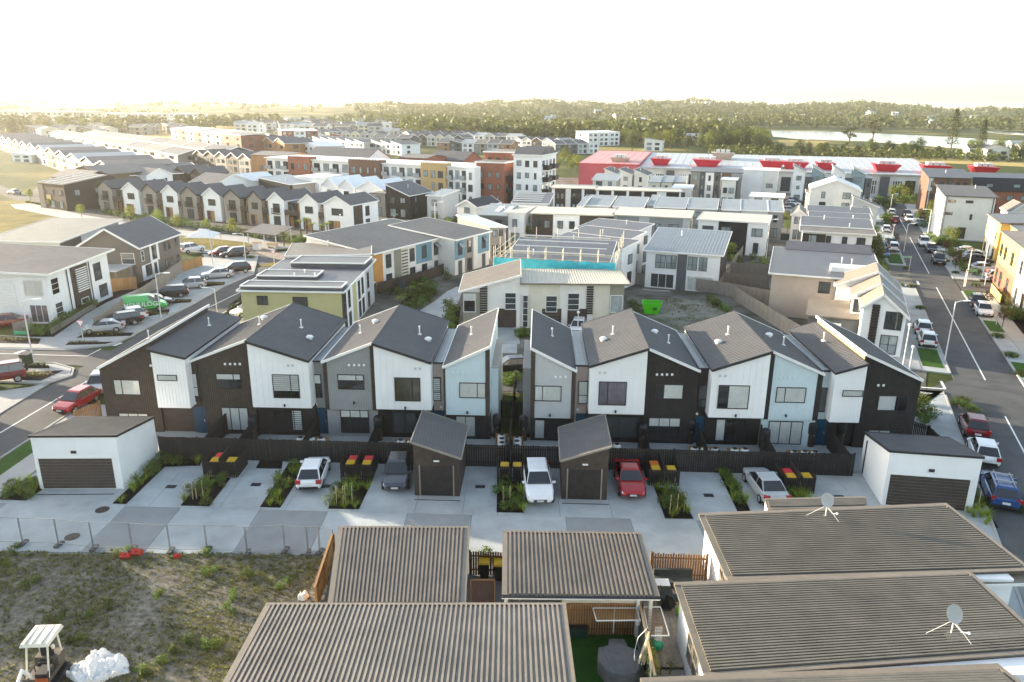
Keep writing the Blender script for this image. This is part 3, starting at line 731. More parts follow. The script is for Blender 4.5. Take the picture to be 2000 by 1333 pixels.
h = unit('mid grey boarded townhouse with dark corner boards, narrow grey recess at its left', 10.34, 14.25, -.3, 6.1, 7.66, GREY, 2.35, .2, GREY, post=[(0, .3, BROWN), (3.6, 3.91, BROWN)], fit=[('p', 1.8, 4.5), ('d', 2.6, 6.5)])
f = recess(h, -.9, 0, GREY, 5.95); h.pwin(f, 610, 731, 630, 777, trans=(.45,), kind='room'); s0, z = h.fz(f, 615, 794); h.door(f, s0, .08, s0 + .95, 2.2, DOORB)
h.pwin(h.f, 659, 731, 712, 761, mull=(.7,), kind='room'); h.pwin(h.g, 664, 795, 722, 846, mull=(.35, .7), trans=(.88,), kind='room'); vents(h, h.f, [(682, 713), (692, 713), (701.5, 713), (711, 713)], TRIMW, (692, 786)); vents(h, f, [(618, 789)], TRIMW)

h = unit('white boarded townhouse with a large olive window above, left of the pinkish recess', 14.35, 18.5, RV, 7.75, 6.4, WHITE, 2.7, .45, BLACK, trim=TRIMD, fit=[('p', 2.6, 4.2), ('d', 3.4, 3.4)])
h.pwin(h.f, 770, 737, 822, 784, mull=(.68,), pane=mt('olive_tinted_glass', (.06, .055, .035), .06, .3, .6, spec=.9)); h.pwin(h.g, 766, 803, 815, 846, mull=(.5,)); vents(h, h.f, [(811, 720), (820.5, 720)], GREYL, (792, 796))

h = unit('pale blue boarded townhouse at the left edge of the walkway gap', 19.42, 22.85, -.5, 5.95, 7.56, BLUEL, 2.2, .2, BLACK, post=[(3.1, 3.43, BROWN), (-.02, .12, BROWN)], fit=[('p', 1.6, 5)])
f = recess(h, -.9, 0, PINK, 6.0); h.pwin(f, 845, 737, 862, 783, trans=(.38,), kind='blind', cov=(0, 1, 0)); s0, z = h.fz(f, 846, 800); h.door(f, s0, .08, s0 + .85, 2.2, DOORB)
h.pwin(h.f, 897, 747, 949, 778, mull=(.68,), kind='curtain'); h.pwin(h.g, 890, 812, 948, 854, mull=(.33, .66), kind='curtain', cov=(0, .66)); vents(h, h.f, [(885, 729), (894.5, 729), (904, 729)], BLUEL, (913, 805)); vents(h, f, [(862, 795)], TRIMW)
h.body(BLUEL, 5.4, 3.43, 3.95, 1.2, 8.2, 0, 'side_wall'); h.roof(CONCB, 5.4, 3.43, 3.95, 1.2, 8.2, .05, .1, name='side_roof')

# right block
h = unit('light grey boarded townhouse at the right edge of the walkway gap', 25.9, 29.2, -.5, 7.5, 5.85, GREYL, 2.1, .2, BLACK, post=[(-.02, .3, BROWN), (3.0, 3.3, BROWN)], fit=[('p', 1.6, 5)])
f = recess(h, 3.3, 4.25, PINK, 6.0); h.pwin(f, 1130, 744, 1147, 789, trans=(.38,), kind='curtain'); s0, z = h.fz(f, 1124, 806); h.door(f, s0 + .05, .08, s0 + .95, 2.2, DOORB)
h.pwin(h.f, 1044, 753, 1096, 784, mull=(.3,), kind='curtain'); h.pwin(h.g, 1044, 819, 1115, 858, mull=(.28, .6), kind='curtain', cov=(0, .25)); vents(h, h.f, [(1085, 736), (1094.5, 736), (1104.5, 736)], TRIMW, (1074, 810)); vents(h, f, [(1128, 800)], TRIMW)
h.body(GREY, 5.4, -.6, -.02, 1.2, 8.2, 0, 'side_wall'); h.roof(CONCB, 5.4, -.6, -.02, 1.2, 8.2, .05, .1, name='side_roof')

h = unit('white boarded townhouse with dark purple curtains in its upper window', 30.2, 34.3, RV, 6.35, 7.75, WHITE, 2.7, .45, BLACK, trim=TRIMD, fit=[('d', 1.3, 3.8), ('p', 2.1, 4.6)])
h.pwin(h.f, 1170, 745, 1222, 792, mull=(.32,), kind='dcurtain'); h.pwin(h.g, 1172, 812, 1245, 856, mull=(.5,)); vents(h, h.f, [(1171.5, 728), (1181.5, 728)], GREYL, (1202, 803))

h = unit('black boarded townhouse reaching the ground between two white bays', 34.35, 38.3, 0, 7.55, 5.85, BLACK, boards=.16, fit=[('d', 1.4, 5.6), ('p', 2.3, 4.2)])
f = recess(h, 3.95, 4.7, BLACK, 6.0, v=.2); h.pwin(h.f, 1281, 750, 1333, 780, mull=(.3,), kind='curtain', cov=(.3, 1)); h.pwin(h.g, 1267, 815, 1326, 860, mull=(.33, .66), trans=(.52,), kind='room')
h.pwin(f, 1365, 752, 1382, 796, trans=(.35,)); s0, z = h.fz(f, 1355, 814); h.door(f, s0 + .1, .08, s0 + .95, 2.2, DOORB); vents(h, h.f, [(1283, 731.5), (1293, 731.5), (1302.5, 731.5), (1312.5, 731.5)], TRIMW); vents(h, f, [(1361, 808)], TRIMW)

h = unit('white boarded townhouse with a roller blind in its upper window, right of the black townhouse', 39.05, 43.1, RV, 6.25, 7.68, WHITE, 2.6, .45, BLACK, trim=TRIMD, fit=[('d', 1.4, 3.8), ('p', 2.4, 5)])
h.pwin(h.f, 1404, 752, 1460, 799, mull=(.33,), kind='curtain', cov=(.33, 1)); h.pwin(h.g, 1399, 818, 1455, 862, mull=(.3, .65), kind='curtain', cov=(0, .3)); vents(h, h.f, [(1406.5, 734), (1416.5, 734)], GREYL, (1436, 811))

h = unit('pale blue boarded townhouse with blue door, second from the right end', 43.25, 47.25, -.3, 7.6, 5.88, BLUEL, 2.3, .2, BLUEL, post=[(-.02, .35, BLACK), (3.62, 4.0, BLACK)], fit=[('d', 1.5, 5.2), ('p', 2.3, 4)])
f = recess(h, 4.0, 4.8, BLUEL, 6.0, v=.2); h.pwin(h.f, 1517, 756, 1571, 787, mull=(.3,), kind='curtain'); h.pwin(h.g, 1502, 822, 1563, 868, mull=(.33, .66), kind='curtain'); h.pwin(f, 1599, 757, 1621, 805)
s0, z = h.fz(f, 1590, 821); h.door(f, s0 + .05, .08, s0 + .95, 2.2, DOORB); vents(h, h.f, [(1523, 738.5), (1532, 738.5), (1541.5, 738.5), (1551, 738.5)], BLUEL, (1534, 811)); vents(h, f, [(1597, 816)], TRIMW)

h = unit('black end townhouse at the right street with narrow white bay on its left', 50.2, 54.5, 0, 7.35, 5.45, BLACK, boards=.16, fit=[])
h.body(WHITE, [6.2, 6.9, 6.9, 6.2], -2.3, -.15, RV, 9.8, 2.42, 'bay_wall'); h.body(BLACK, 2.42, -2.2, 0, .2, 9.8, 0, 'lower_wall'); h.panel(h.front(RV), WHITE, -2.3, 2.44, -.15, 6.18, 6.88, .02, 'bay_cladding', .25)
h.roof(ROOFT, [6.2, 6.9, 6.9, 6.2], -2.3, -.15, RV, 9.8, (.08, 0, .15, .15), .14, .3, 'u', TRIMD, .03, 'bay_roof'); h.pwin(h.front(RV), 1646, 762, 1684, 775, kind='curtain', fw=.05)
roof_fittings(h, lambda u, v: 6.95 + (u + 1) * .3, [('p', -1.2, 5)])
h.panel(((-0.0, 9.9), (0, -1), (-1, 0)), OCHRE, 0.1, 6.2, 9.9, 7.35, 7.35, .03, 'parapet_wall')
h.pwin(h.f, 1716, 772, 1769, 803, mull=(.68,), kind='curtain', cov=(0, .6)); h.pwin(h.g, 1696, 839, 1756, 862, mull=(.33, .66), kind='curtain', cov=(0, .66)); vents(h, h.f, [(1715, 752.5), (1725, 752.5)], TRIMW)

# ----------------------------------------------------------------- fences
def fence(label, pts, h=1.7, mat=BLACK, pw=0.15, gap=0.012, cap=None, posts=2.4, group=None, name='paling_fence', ht=None, individual=False, postmat=None, jitter=.03, capmat=None):
    """board fence along pts; heights may differ per point"""
    r = thing(name, label, 'fence', (pts[0][0], pts[0][1], 0), 0, group)
    ox, oy = pts[0][0], pts[0][1]; m = M(); first = None; rails = M(); caps = M()
    hts = ht or [h] * len(pts)
    for (a, b, ha, hb) in zip(pts, pts[1:], hts, hts[1:]):
        d = Vector((b[0] - a[0], b[1] - a[1])); L = d.length
        if L < .05: continue
        d /= L; n = Vector((d.y, -d.x))
        k = max(1, int(L / (pw + gap))); st_ = L / k
        for i in range(k):
            s = i * st_; hh = ha + (hb - ha) * (i + .5) / k + RND.uniform(-jitter, jitter); o = RND.uniform(-.008, .008)
            p0 = Vector(a[:2]) + d * (s + gap / 2) - Vector((ox, oy)); p1 = Vector(a[:2]) + d * (s + st_ - gap / 2) - Vector((ox, oy)); t = n * .012; q = n * o
            mm = M() if individual else m
            c = [(p0.x + t.x + q.x, p0.y + t.y + q.y), (p1.x + t.x + q.x, p1.y + t.y + q.y), (p1.x - t.x + q.x, p1.y - t.y + q.y), (p0.x - t.x + q.x, p0.y - t.y + q.y)]
            mm.prism(c, .03, hh)
            if individual: mm.build('paling', mat, r)
        np_ = max(1, int(L / posts))
        for i in range(np_ + 1):
            p = Vector(a[:2]) + d * (L * i / np_) - n * .07 - Vector((ox, oy)); hh = ha + (hb - ha) * i / np_
            if first is None:
                mm = M(); mm.box(-.05, -.05, -.1, .05, .05, 1.0); first = mm.build('post', postmat or mat, r); po = first
            else:
                po = first.copy(); COL.objects.link(po); po.parent = r
            po.location = (p.x, p.y, 0); po.scale = (1, 1, hh + .03)
        for zz in (.35, max(.7, min(ha, hb) - .3)):
            pa = Vector(a[:2]) - n * .045 - Vector((ox, oy)); pb = Vector(b[:2]) - n * .045 - Vector((ox, oy)); rails.bar((pa.x, pa.y, zz), (pb.x, pb.y, zz), .04, .09)
        if cap:
            pa = Vector(a[:2]) - Vector((ox, oy)); pb = Vector(b[:2]) - Vector((ox, oy)); caps.bar((pa.x, pa.y, ha + .045), (pb.x, pb.y, hb + .045), .12, .03)
    if m.f: o = m.build('paling_boards', mat, r); o['kind'] = 'stuff'
    rails.build('rail', postmat or mat, r)
    if cap: caps.build('capping', capmat or mat, r)
    return r
FG = 'black courtyard fences of the row'
FV = -4.45
segs = [(-.7, 4.9, 'left of the first white bay'), (4.9, 10.0, 'behind the white hatchback'), (10.0, 14.6, 'behind the first yellow-lidded and red-lidded bins'), (14.6, 18.3, 'behind the dark grey hatchback'), (21.4, 24.4, 'right of the left black garage'), (24.4, 28.1, 'left of the right black garage'), (31, 36, 'behind the red coupe'), (36, 42.2, 'behind the empty driveway with a drain'), (42.2, 48.4, 'behind the silver sedan')]
for a, b, w in segs: fence('black paling fence closing the courtyard ' + w, [row(a, FV - (a * .006)), row(b, FV - (b * .006))], 1.72, BLACK, group=FG, jitter=.02)
for u, w in ((2.4, 'beside the first blue door'), (4.95, 'left of the first white bay'), (9.6, 'left of the grey townhouse'), (14.35, 'right of the grey townhouse'), (18.6, 'left of the left black garage roof'), (30.0, 'right of the pinkish recess'), (34.4, 'left of the black townhouse'), (38.5, 'right of the black townhouse'), (43.2, 'left of the second pale blue townhouse'), (48.3, 'left of the white double garage on the right')):
    fence('black dividing fence running out ' + w, [row(u, -.15), row(u, FV + .2)], 1.55, BLACK, group='black dividing fences between courtyards', ht=[1.75, 1.45])
fence('black side fence with open slats by the left street', [P(152, 838), P(200, 818)], 1.5, TIMBER, .09, .05)
fence('black side fence by the right street footpath', [row(54.6, 3), row(56.2, 1), row(56.0, -4.6)], 1.5, BLACK, .1, .03)
for g, vl, vw in ((23.4, .6, 'left'), ):
    fence('open black gate fence across the walkway gap', [row(23.5, 3.6), row(25.3, 3.6)], 1.8, BLACK, .05, .07)
    fence('timber fence running through the middle of the walkway gap', [row(24.4, 11), row(24.4, -4.3)], 1.7, BROWN, .15)
for y0, y1, w in ((44.5, 51.5, 'nearer'), (53.2, 61, 'farther')):   # neighbours across the left street, unseen, added to shade the street and lane
    h = House('house', 'unseen white gabled house across the left street, the %s one beyond the left edge' % w, (-63, y0), (-51.5, y0), y1 - y0, 'house'); h.gable(WHITE, ROOFT, 5.6, 7.4, axis='u', trim=TRIMW)
    for v in (1.2, 4.0): h.window(h.right(), v, 3.2, v + 1.5, 4.7, mull=(.5,)); h.window(h.right(), v, .6, v + 1.5, 2.1, mull=(.5,))
# bin enclosures and wheelie bins
def wheelie(label, x, y, rz, lid, group):
    r = thing('wheelie_bin', label, 'bin', (x, y, .03), rz, group)
    m = M(); m.hexa([(-.22, -.25, .06), (.22, -.25, .06), (.22, .22, .06), (-.22, .22, .06)], [(-.28, -.34, 1.0), (.28, -.34, 1.0), (.28, .30, 1.0), (-.28, .30, 1.0)]); m.build('bin_body', PLASTB if lid is not RED else mt('red_bin_plastic', (.25, .015, .015), .5), r)
    m = M(); m.hexa([(-.31, -.38, 1.0), (.31, -.38, 1.0), (.31, .36, 1.02), (-.31, .36, 1.02)], [(-.28, -.33, 1.09), (.28, -.33, 1.09), (.28, .34, 1.12), (-.28, .34, 1.12)])
    for k in range(3): m.box(-.2 + k * .16, -.36, 1.08, -.12 + k * .16, .2, 1.12)
    m.build('lid', lid, r)
    m = M(); m.tube([(-.22, .36, .95), (.22, .36, .95)], .025, 6); m.build('handle', PLASTB, r)
    for s in (-1, 1):
        m = M(); m.tube([(s * .2, .25, .13), (s * .27, .25, .13)], .13, 10); m.build('wheel', PLASTB, r)
YEL = mt('yellow_bin_lid', (.62, .38, .015), .5, .08, 3); REDL = mt('red_bin_lid', (.55, .03, .04), .5, .08, 3)
def enclosure(label, px0, px1, pyb, lids, where):
    (x0, y0), (x1, y1) = P(px0, pyb), P(px1, pyb + .8)
    rz = math.atan2(y1 - y0, x1 - x0); w = math.hypot(x1 - x0, y1 - y0); r = thing('bin_enclosure', label, 'bin enclosure', (x0, y0, .02), rz, 'slatted bin enclosures along the parking bays')
    d = 2.1; first = None
    for (ax, ay, bx, by) in ((0, 0, w, 0), (0, 0, 0, d), (w, 0, w, d)):
        L = math.hypot(bx - ax, by - ay); n = int(L / .14)
        m = M()
        for i in range(n):
            fx, fy = ax + (bx - ax) * (i + .5) / n, ay + (by - ay) * (i + .5) / n
            if by == ay: m.box(fx - .045, fy - .012, .04, fx + .045, fy + .012, 1.22)
            else: m.box(fx - .012, fy - .045, .04, fx + .012, fy + .045, 1.3)
        m.bar((ax, ay + (.03 if by == ay else 0), 1.12), (bx, by + (.03 if by == ay else 0), 1.12), .035, .07); m.bar((ax, ay + .031, .3), (bx, by + .031, .3), .035, .07)
        m.build('slat_screen', BLACK, r)
    m = M(); m.box(w / 2 - .02, .05, .02, w / 2 + .02, d, 1.45); m.build('divider', BLACK, r)
    for (u, v, col, cn, i) in lids:
        p = Vector((x0, y0)) + Vector((math.cos(rz), math.sin(rz))) * (u * w) + Vector((-math.sin(rz), math.cos(rz))) * v
        wheelie(cn + ' wheelie bin ' + where, p.x, p.y, rz, col, 'wheelie bins in the slatted enclosures')
enclosure('black slatted bin enclosure between the first two open driveways', 398, 464, 934, [(.3, .55, YEL, 'yellow-lidded', 0), (.33, 1.25, REDL, 'dark red-lidded', 0), (.78, .6, YEL, 'right-hand yellow-lidded', 0)], 'in the leftmost slatted enclosure')
enclosure('black slatted bin enclosure right of the white hatchback', 666, 727, 939, [(.28, .5, YEL, 'yellow-lidded', 0), (.3, 1.2, REDL, 'red-lidded', 0), (.8, .5, YEL, 'right-hand yellow-lidded', 0), (.8, 1.2, REDL, 'right-hand red-lidded', 0)], 'in the enclosure beside the white hatchback')
enclosure('black slatted bin enclosure left of the white SUV', 971, 1022, 943, [(.28, .5, YEL, 'left-hand yellow-lidded', 0), (.76, .5, YEL, 'right-hand yellow-lidded', 0)], 'in the enclosure beside the white SUV')
enclosure('black slatted bin enclosure right of the red coupe', 1266, 1326, 950, [(.26, .5, YEL, 'yellow-lidded', 0), (.26, 1.2, mt('orange_bin_lid', (.6, .15, .02), .5), 'orange-lidded', 0), (.76, .5, YEL, 'right-hand yellow-lidded', 0)], 'in the enclosure beside the red coupe')
enclosure('black slatted bin enclosure right of the silver sedan', 1530, 1590, 966, [(.28, .5, YEL, 'yellow-lidded', 0), (.28, 1.2, REDL, 'red-lidded', 0), (.8, .6, YEL, 'right-hand yellow-lidded', 0)], 'in the enclosure beside the silver sedan')
# white domed tanks in timber frames
TANK = mt('white_tank_plastic', (.70, .69, .64), .5, .06, 3)
tank0 = None
def tanks(pxs, where, vert=False):
    global tank0
    pts = [P(x, y, .75) for x, y in pxs]
    for ti, (x, y) in enumerate(pts):
        if tank0 is None:
            tank0 = thing('water_tank', 'x', 'water tank', (0, 0, 0))
            m = M(); m.lathe([(.30, 0), (.33, .1), (.33, .6), (.30, .74), (.2, .84), (.16, .85)], 14); m.build('tank_body', TANK, tank0, True)
            m = M(); m.lathe([(.17, .84), (.18, .90), (.12, .93), (.02, .93)], 12); m.build('lid', PLASTB, tank0)
            t = tank0
        else: t = copy_tree(tank0)
        t.location = (x, y, .03); t['label'] = (nth(ti, 'white domed tank ' + where) if not vert else '%s white domed tank from the back %s' % (ORD[ti], where)) if len(pts) > 1 else 'single white domed tank ' + where; t['group'] = 'white domed tanks ' + where
    x0, x1 = min(p[0] for p in pts) - .45, max(p[0] for p in pts) + .45; y0, y1 = min(p[1] for p in pts) - .45, max(p[1] for p in pts) + .5
    r = thing('tank_frame', 'low timber frame around the white tanks ' + where, 'timber frame', (x0, y0, 0), 0, 'timber frames around white tanks')
    for (a, b) in (((0, 0), (x1 - x0, 0)), ((x1 - x0, 0), (x1 - x0, y1 - y0)), ((x1 - x0, y1 - y0), (0, y1 - y0)), ((0, y1 - y0), (0, 0))):
        m = M()
        for z in (.14, .38) + ((.62,) if b[0] < a[0] else ()): m.bar((*a, z), (*b, z), .03, .2)
        m.build('side_board', TIMBER, r)
tanks([(587, 858), (607, 858), (627, 859)], 'below the first broad white bay')
tanks([(783, 863), (803, 864)], 'left of the left black garage roof')
tanks([(980, 852), (980, 860), (980, 868)], 'at the left of the walkway gap', True); tanks([(1010, 857), (1010, 865), (1010, 874)], 'at the right of the walkway gap', True)
tanks([(1205, 871)], 'right of the right black garage roof'); tanks([(1357, 878), (1377, 878), (1397, 879)], 'below the black townhouse'); tanks([(1435, 880), (1455, 880)], 'below the roller blind townhouse')
tanks([(1552, 885), (1572, 885), (1592, 886)], 'below the second pale blue townhouse')
# dark rain barrels on stands by the doors
b0 = None
for px, py, w in ((354, 835, 'behind the left white double garage'), (411, 842, 'right of the first blue door'), (497, 862, 'under the edge of the first broad white bay'), (647, 848, 'right of the blue door of the grey townhouse'), (740, 860, 'left of the olive window townhouse patio'), (971, 856, 'left of the walkway gap'), (1022, 860, 'right of the walkway gap'), (1253, 876, 'below the black townhouse left edge'), (1347, 866, 'left of the black townhouse door'), (1491, 886, 'left of the second pale blue townhouse'), (1582, 872, 'left of the blue door of the second pale blue townhouse'), (1639, 872, 'behind the right white double garage')):
    x, y = P(px, py)
    if b0 is None:
        b0 = thing('rain_barrel', 'x', 'rain barrel', (0, 0, 0), 0, 'dark rain barrels beside the row')
        m = M(); m.lathe([(.26, 0), (.28, .05), (.28, .95), (.24, 1.0)], 12); m.build('stand', mt('brown_barrel', (.05, .036, .027), .7), b0)
        m = M(); m.lathe([(.27, 1.0), (.34, 1.06), (.35, 1.5), (.33, 1.55), (.35, 1.6), (.33, 1.86), (.24, 1.95), (.03, 1.97)], 14); m.build('barrel', PLASTB, b0, True)
        m = M(); m.tube([(0, -.35, 1.1), (0, -.45, 1.1), (0, -.45, 1.0)], .03, 6); m.build('tap', STEEL, b0); t = b0
    else: t = copy_tree(b0)
    t.location = (x, y, .03); t['label'] = 'dark rain barrel ' + w
# ----------------------------------------------------------------- garages on the parking apron
def white_garage(label, a, b, D, zs, roofmat, hood):
    h = House('garage', label, a, b, D, 'garage', 'white double garages')
    h.body(WHITE, zs, zb=-.02); h.panel(h.front(), WHITE, 0, .05, h.L, zs[0] - .02, zs[1] - .02, .015, 'cladding', 2.6)
    h.roof(roofmat, zs, over=.06, th=.12, ribs=.25, axis='u', trim=TRIMD, rh=.035)
    s = (h.L - 4.75) / 2 + hood
    h.garage(h.front(), s, .06, s + 4.75, 2.25, BROWN, 10, pieces=True, proud=.03)
    m = M(); m.box(s - .12, -.06, 2.25, s + 4.87, .02, 2.33); m.box(s - .1, -.05, .03, s, .02, 2.25); m.box(s + 4.75, -.05, .03, s + 4.85, .02, 2.25); h.add('door_frame', m, TRIMW)
    m = M(); m.box(h.L / 2 + hood - .16, -.1, 2.62, h.L / 2 + hood + .16, -.01, 2.8); h.add('wall_lamp', m, TRIMD)
    m = M(); m.box(-.06, D - .8, .1, .0, D - .7, zs[3] - .2); h.add('downpipe', m, TRIMD)
    ground('threshold', [(s - .2, -.6), (s + 5, -.6), (s + 5, -.02), (s - .2, -.02)], .02, CONC, parent=h.o)
    m = M(); m.box(s - .1, -.78, .0, s + 4.9, -.68, .012); h.add('channel_drain', m, TRIMD)
    return h
gl = white_garage('white double garage with brown sectional door and ribbed brown roof on the left', P(79, 956), P(243, 955), 5.4, [3.75, 3.75, 2.75, 2.75], ROOFB, -.12)
ar, br = row(49.05, -8.75), row(54.0, -9.5)
gr_ = white_garage('white double garage with dark roof beside the right street', (ar[0] - .3, ar[1] + .1), (br[0] + .15, br[1] + .2), 5.0, [3.75, 3.75, 2.8, 2.8], ROOFD, -.1)
def black_garage(label, u0, u1, zl, zr):
    a, b = row(u0, -8.9), row(u1, -8.9)
    h = House('garage', label, a, b, 5.0, 'garage', 'black single garages')
    h.body(BROWN, [zl, zr, zr, zl], zb=0); h.panel(h.front(), BROWN, 0, .05, h.L, zl - .02, zr - .02, .02, 'cladding', .15)
    h.roof(ROOFT, [zl, zr, zr, zl], over=(.15, .15, .15, .1), th=.11, ribs=.3, axis='u', trim=FENCEW, rh=.03)
    h.garage(h.front(), .4, .05, h.L - .42, 2.15, BLACK, 9, pieces=True, proud=.035)
    for x in (.32, h.L - .42): m = M(); m.box(x, -.07, .02, x + .08, .02, 2.22); h.add('door_jamb', m, FENCEW)
    m = M(); m.box(h.L / 2 - .18, -.1, 2.5, h.L / 2 + .18, -.01, 2.58); h.add('wall_lamp', m, TRIMW)
    ground('threshold', [(.3, -.45), (h.L - .3, -.45), (h.L - .3, -.02), (.3, -.02)], .02, CONCB, parent=h.o)
    m = M(); m.box(.05, -.62, 0, h.L + .1, -.54, .012); h.add('channel_drain', m, TRIMD)
black_garage('black single garage with dark roof falling to the right, beside the dark grey hatchback', 18.45, 21.4, 3.75, 2.75)
black_garage('black single garage with dark roof falling to the left, beside the white SUV', 28.05, 31.0, 2.75, 3.75)
# ================================================================= VEGETATION TEMPLATES
FLAX = leafmat('flax_leaf', (0.15, 0.21, 0.022), (0.29, 0.36, 0.045), .35)
GRASSY = leafmat('ornamental_grass', (0.13, 0.125, 0.03), (0.21, 0.19, 0.05), .3)
SHRUB = leafmat('shrub_leaf', (0.065, 0.115, 0.02), (0.13, 0.19, 0.035), .35)
TREEL = leafmat('tree_leaf', (0.10, 0.13, 0.022), (0.17, 0.20, 0.04), .45)
TREEY = leafmat('bright_tree_leaf', (0.13, 0.16, 0.022), (0.22, 0.25, 0.045), .45)
TREED = leafmat('dark_tree_leaf', (0.045, 0.062, 0.018), (0.085, 0.105, 0.03), .35)
REDLEAF = leafmat('red_brown_leaf', (0.085, 0.035, 0.02), (0.12, 0.06, 0.03), .3)
BARK = mt('bark', (0.10, 0.075, 0.055), .9, .25, 6)
STAKE = mt('pale_timber_stake', (.45, .36, .24), .8, .1, 5)
VR = random.Random(11)
def blades(m, n, h, spread, w, c=(0, 0, 0), droop=.5):
    for i in range(n):
        a = VR.uniform(0, 6.283); r0 = VR.uniform(0, .08) * spread; s = VR.uniform(.35, 1) * spread; hh = h * VR.uniform(.6, 1.05)
        ca, sa = math.cos(a), math.sin(a); ww = w * VR.uniform(.6, 1.1)
        pts = []
        for k in range(4):
            t = k / 3; r = r0 + s * t ** 1.4; z = hh * (t - droop * t ** 3 * .6)
            q = ww * (1 - t * .92) / 2
            pts.append(((c[0] + ca * r - sa * q, c[1] + sa * r + ca * q, c[2] + z), (c[0] + ca * r + sa * q, c[1] + sa * r - ca * q, c[2] + z)))
        for k in range(3): m.face([pts[k][0], pts[k][1], pts[k + 1][1], pts[k + 1][0]])
def leaves(m, n, c, rx, ry, rz, size, clump=6, shell=.55, flat=.35):
    """leaf cards gathered in clumps through an uneven crown"""
    ncl = max(1, n // clump)
    for i in range(ncl):
        while True:
            x, y, z = VR.uniform(-1, 1), VR.uniform(-1, 1), VR.uniform(-1, 1); d = math.sqrt(x * x + y * y + z * z)
            if shell * .6 < d < 1 and (d > shell or VR.random() < .3): break
        wob = .78 + .28 * math.sin(3.1 * math.atan2(y, x) + c[0] * 3) + VR.uniform(-.12, .18)
        px, py, pz = c[0] + x * rx * wob, c[1] + y * ry * wob, c[2] + z * rz * (.85 + .15 * wob)
        for k in range(clump):
            qx, qy, qz = px + VR.gauss(0, size * .8), py + VR.gauss(0, size * .8), pz + VR.gauss(0, size * .6)
            n_ = Vector((x + VR.gauss(0, .6), y + VR.gauss(0, .6), z + flat + VR.gauss(0, .6)))
            if n_.length < .01: n_ = Vector((0, 0, 1))
            n_.normalize(); u = n_.orthogonal().normalized(); v = n_.cross(u); t = VR.uniform(0, 6.283)
            uu = (u * math.cos(t) + v * math.sin(t)) * size * VR.uniform(.5, 1.0); vv = (v * math.cos(t) - u * math.sin(t)) * size * VR.uniform(.35, .6)
            p = Vector((qx, qy, qz)); m.face([p - uu, p + vv * .8 - uu * .1, p + uu, p - vv * .8 + uu * .1])
STORE = bpy.data.collections.new('unused_templates')
def template(name, parts):
    r = bpy.data.objects.new(name, None)
    for n, me, mat in parts:
        mesh = bpy.data.meshes.new(n); mesh.from_pydata(me.v, [], me.f); mesh.materials.append(mat); mesh.update()
        o = bpy.data.objects.new(n, mesh); o.parent = r
    return r
def plant_tree_parts(h, cr, ch, n, size, trunk=.09, lean=0.0, base=.35):
    t = M(); top = h - ch * .55
    t.tube([(0, 0, -.1), (lean * .3, 0, top * .5), (lean, 0, top)], [trunk, trunk * .75, trunk * .45], 7)
    for k in range(5):
        a = k * 1.26 + VR.uniform(-.3, .3); z0 = top * VR.uniform(base + .25, .95); r = cr * VR.uniform(.45, .75)
        t.tube([(lean * z0 / top, 0, z0), (lean + math.cos(a) * r * .5, math.sin(a) * r * .5, z0 + ch * .22), (lean + math.cos(a) * r, math.sin(a) * r, z0 + ch * .42)], [trunk * .4, trunk * .28, trunk * .1], 5)
    c = M(); leaves(c, n, (lean, 0, h - ch / 2), cr, cr, ch / 2, size)
    return t, c
TPL = {}
def tpl(key):
    if key in TPL: return TPL[key]
    k = key[:-1]; VR.seed(hash(k) % 1000 * 0 + sum(map(ord, key)))
    if k == 'flax': m = M(); blades(m, 46, .85, .62, .05); p = [('foliage', m, FLAX)]
    elif k == 'grass': m = M(); blades(m, 90, .75, .75, .025, droop=.9); p = [('foliage', m, GRASSY)]
    elif k == 'bush':
        m = M(); leaves(m, 420, (0, 0, .42), .62, .62, .45, .085); s = M()
        for q in range(4): s.tube([(0, 0, 0), (math.cos(q * 1.6) * .3, math.sin(q * 1.6) * .3, .5)], .02, 4)
        p = [('foliage', m, SHRUB), ('stem', s, BARK)]
    elif k == 'clump':   # broad kerbside grass mound
        m = M(); blades(m, 320, .8, 1.0, .03, droop=.8)
        for q in range(5): blades(m, 60, .7, .7, .03, (math.cos(q * 1.26) * .5, math.sin(q * 1.26) * .5, 0), .8)
        p = [('foliage', m, leafmat('mound_grass', (.055, .09, .018), (.11, .15, .03), .35))]
    elif k == 'sapling': t, c = plant_tree_parts(2.2, .75, 1.4, 420, .1, .035); p = [('trunk', t, BARK), ('crown', c, SHRUB)]
    elif k == 'tree': t, c = plant_tree_parts(5.2, 1.9, 3.6, 1500, .17, .1); p = [('trunk', t, BARK), ('crown', c, TREEL)]
    elif k == 'ytree': t, c = plant_tree_parts(4.2, 1.5, 3.0, 1100, .16, .08); p = [('trunk', t, BARK), ('crown', c, TREEY)]
    elif k == 'rtree': t, c = plant_tree_parts(2.6, .95, 1.7, 520, .11, .05); p = [('trunk', t, BARK), ('crown', c, REDLEAF)]
    elif k == 'dtree': t, c = plant_tree_parts(7.5, 2.9, 5.8, 1500, .3, .2); p = [('trunk', t, BARK), ('crown', c, TREED)]
    elif k == 'palm':
        t = M(); t.tube([(0, 0, 0), (0.05, 0, 1.0), (0, 0, 1.9)], [.11, .09, .07], 7); c = M(); blades(c, 80, .9, 1.15, .06, (0, 0, 1.75), 1.2); p = [('trunk', t, BARK), ('crown', c, FLAX)]
    TPL[key] = template(k, p)
    return TPL[key]
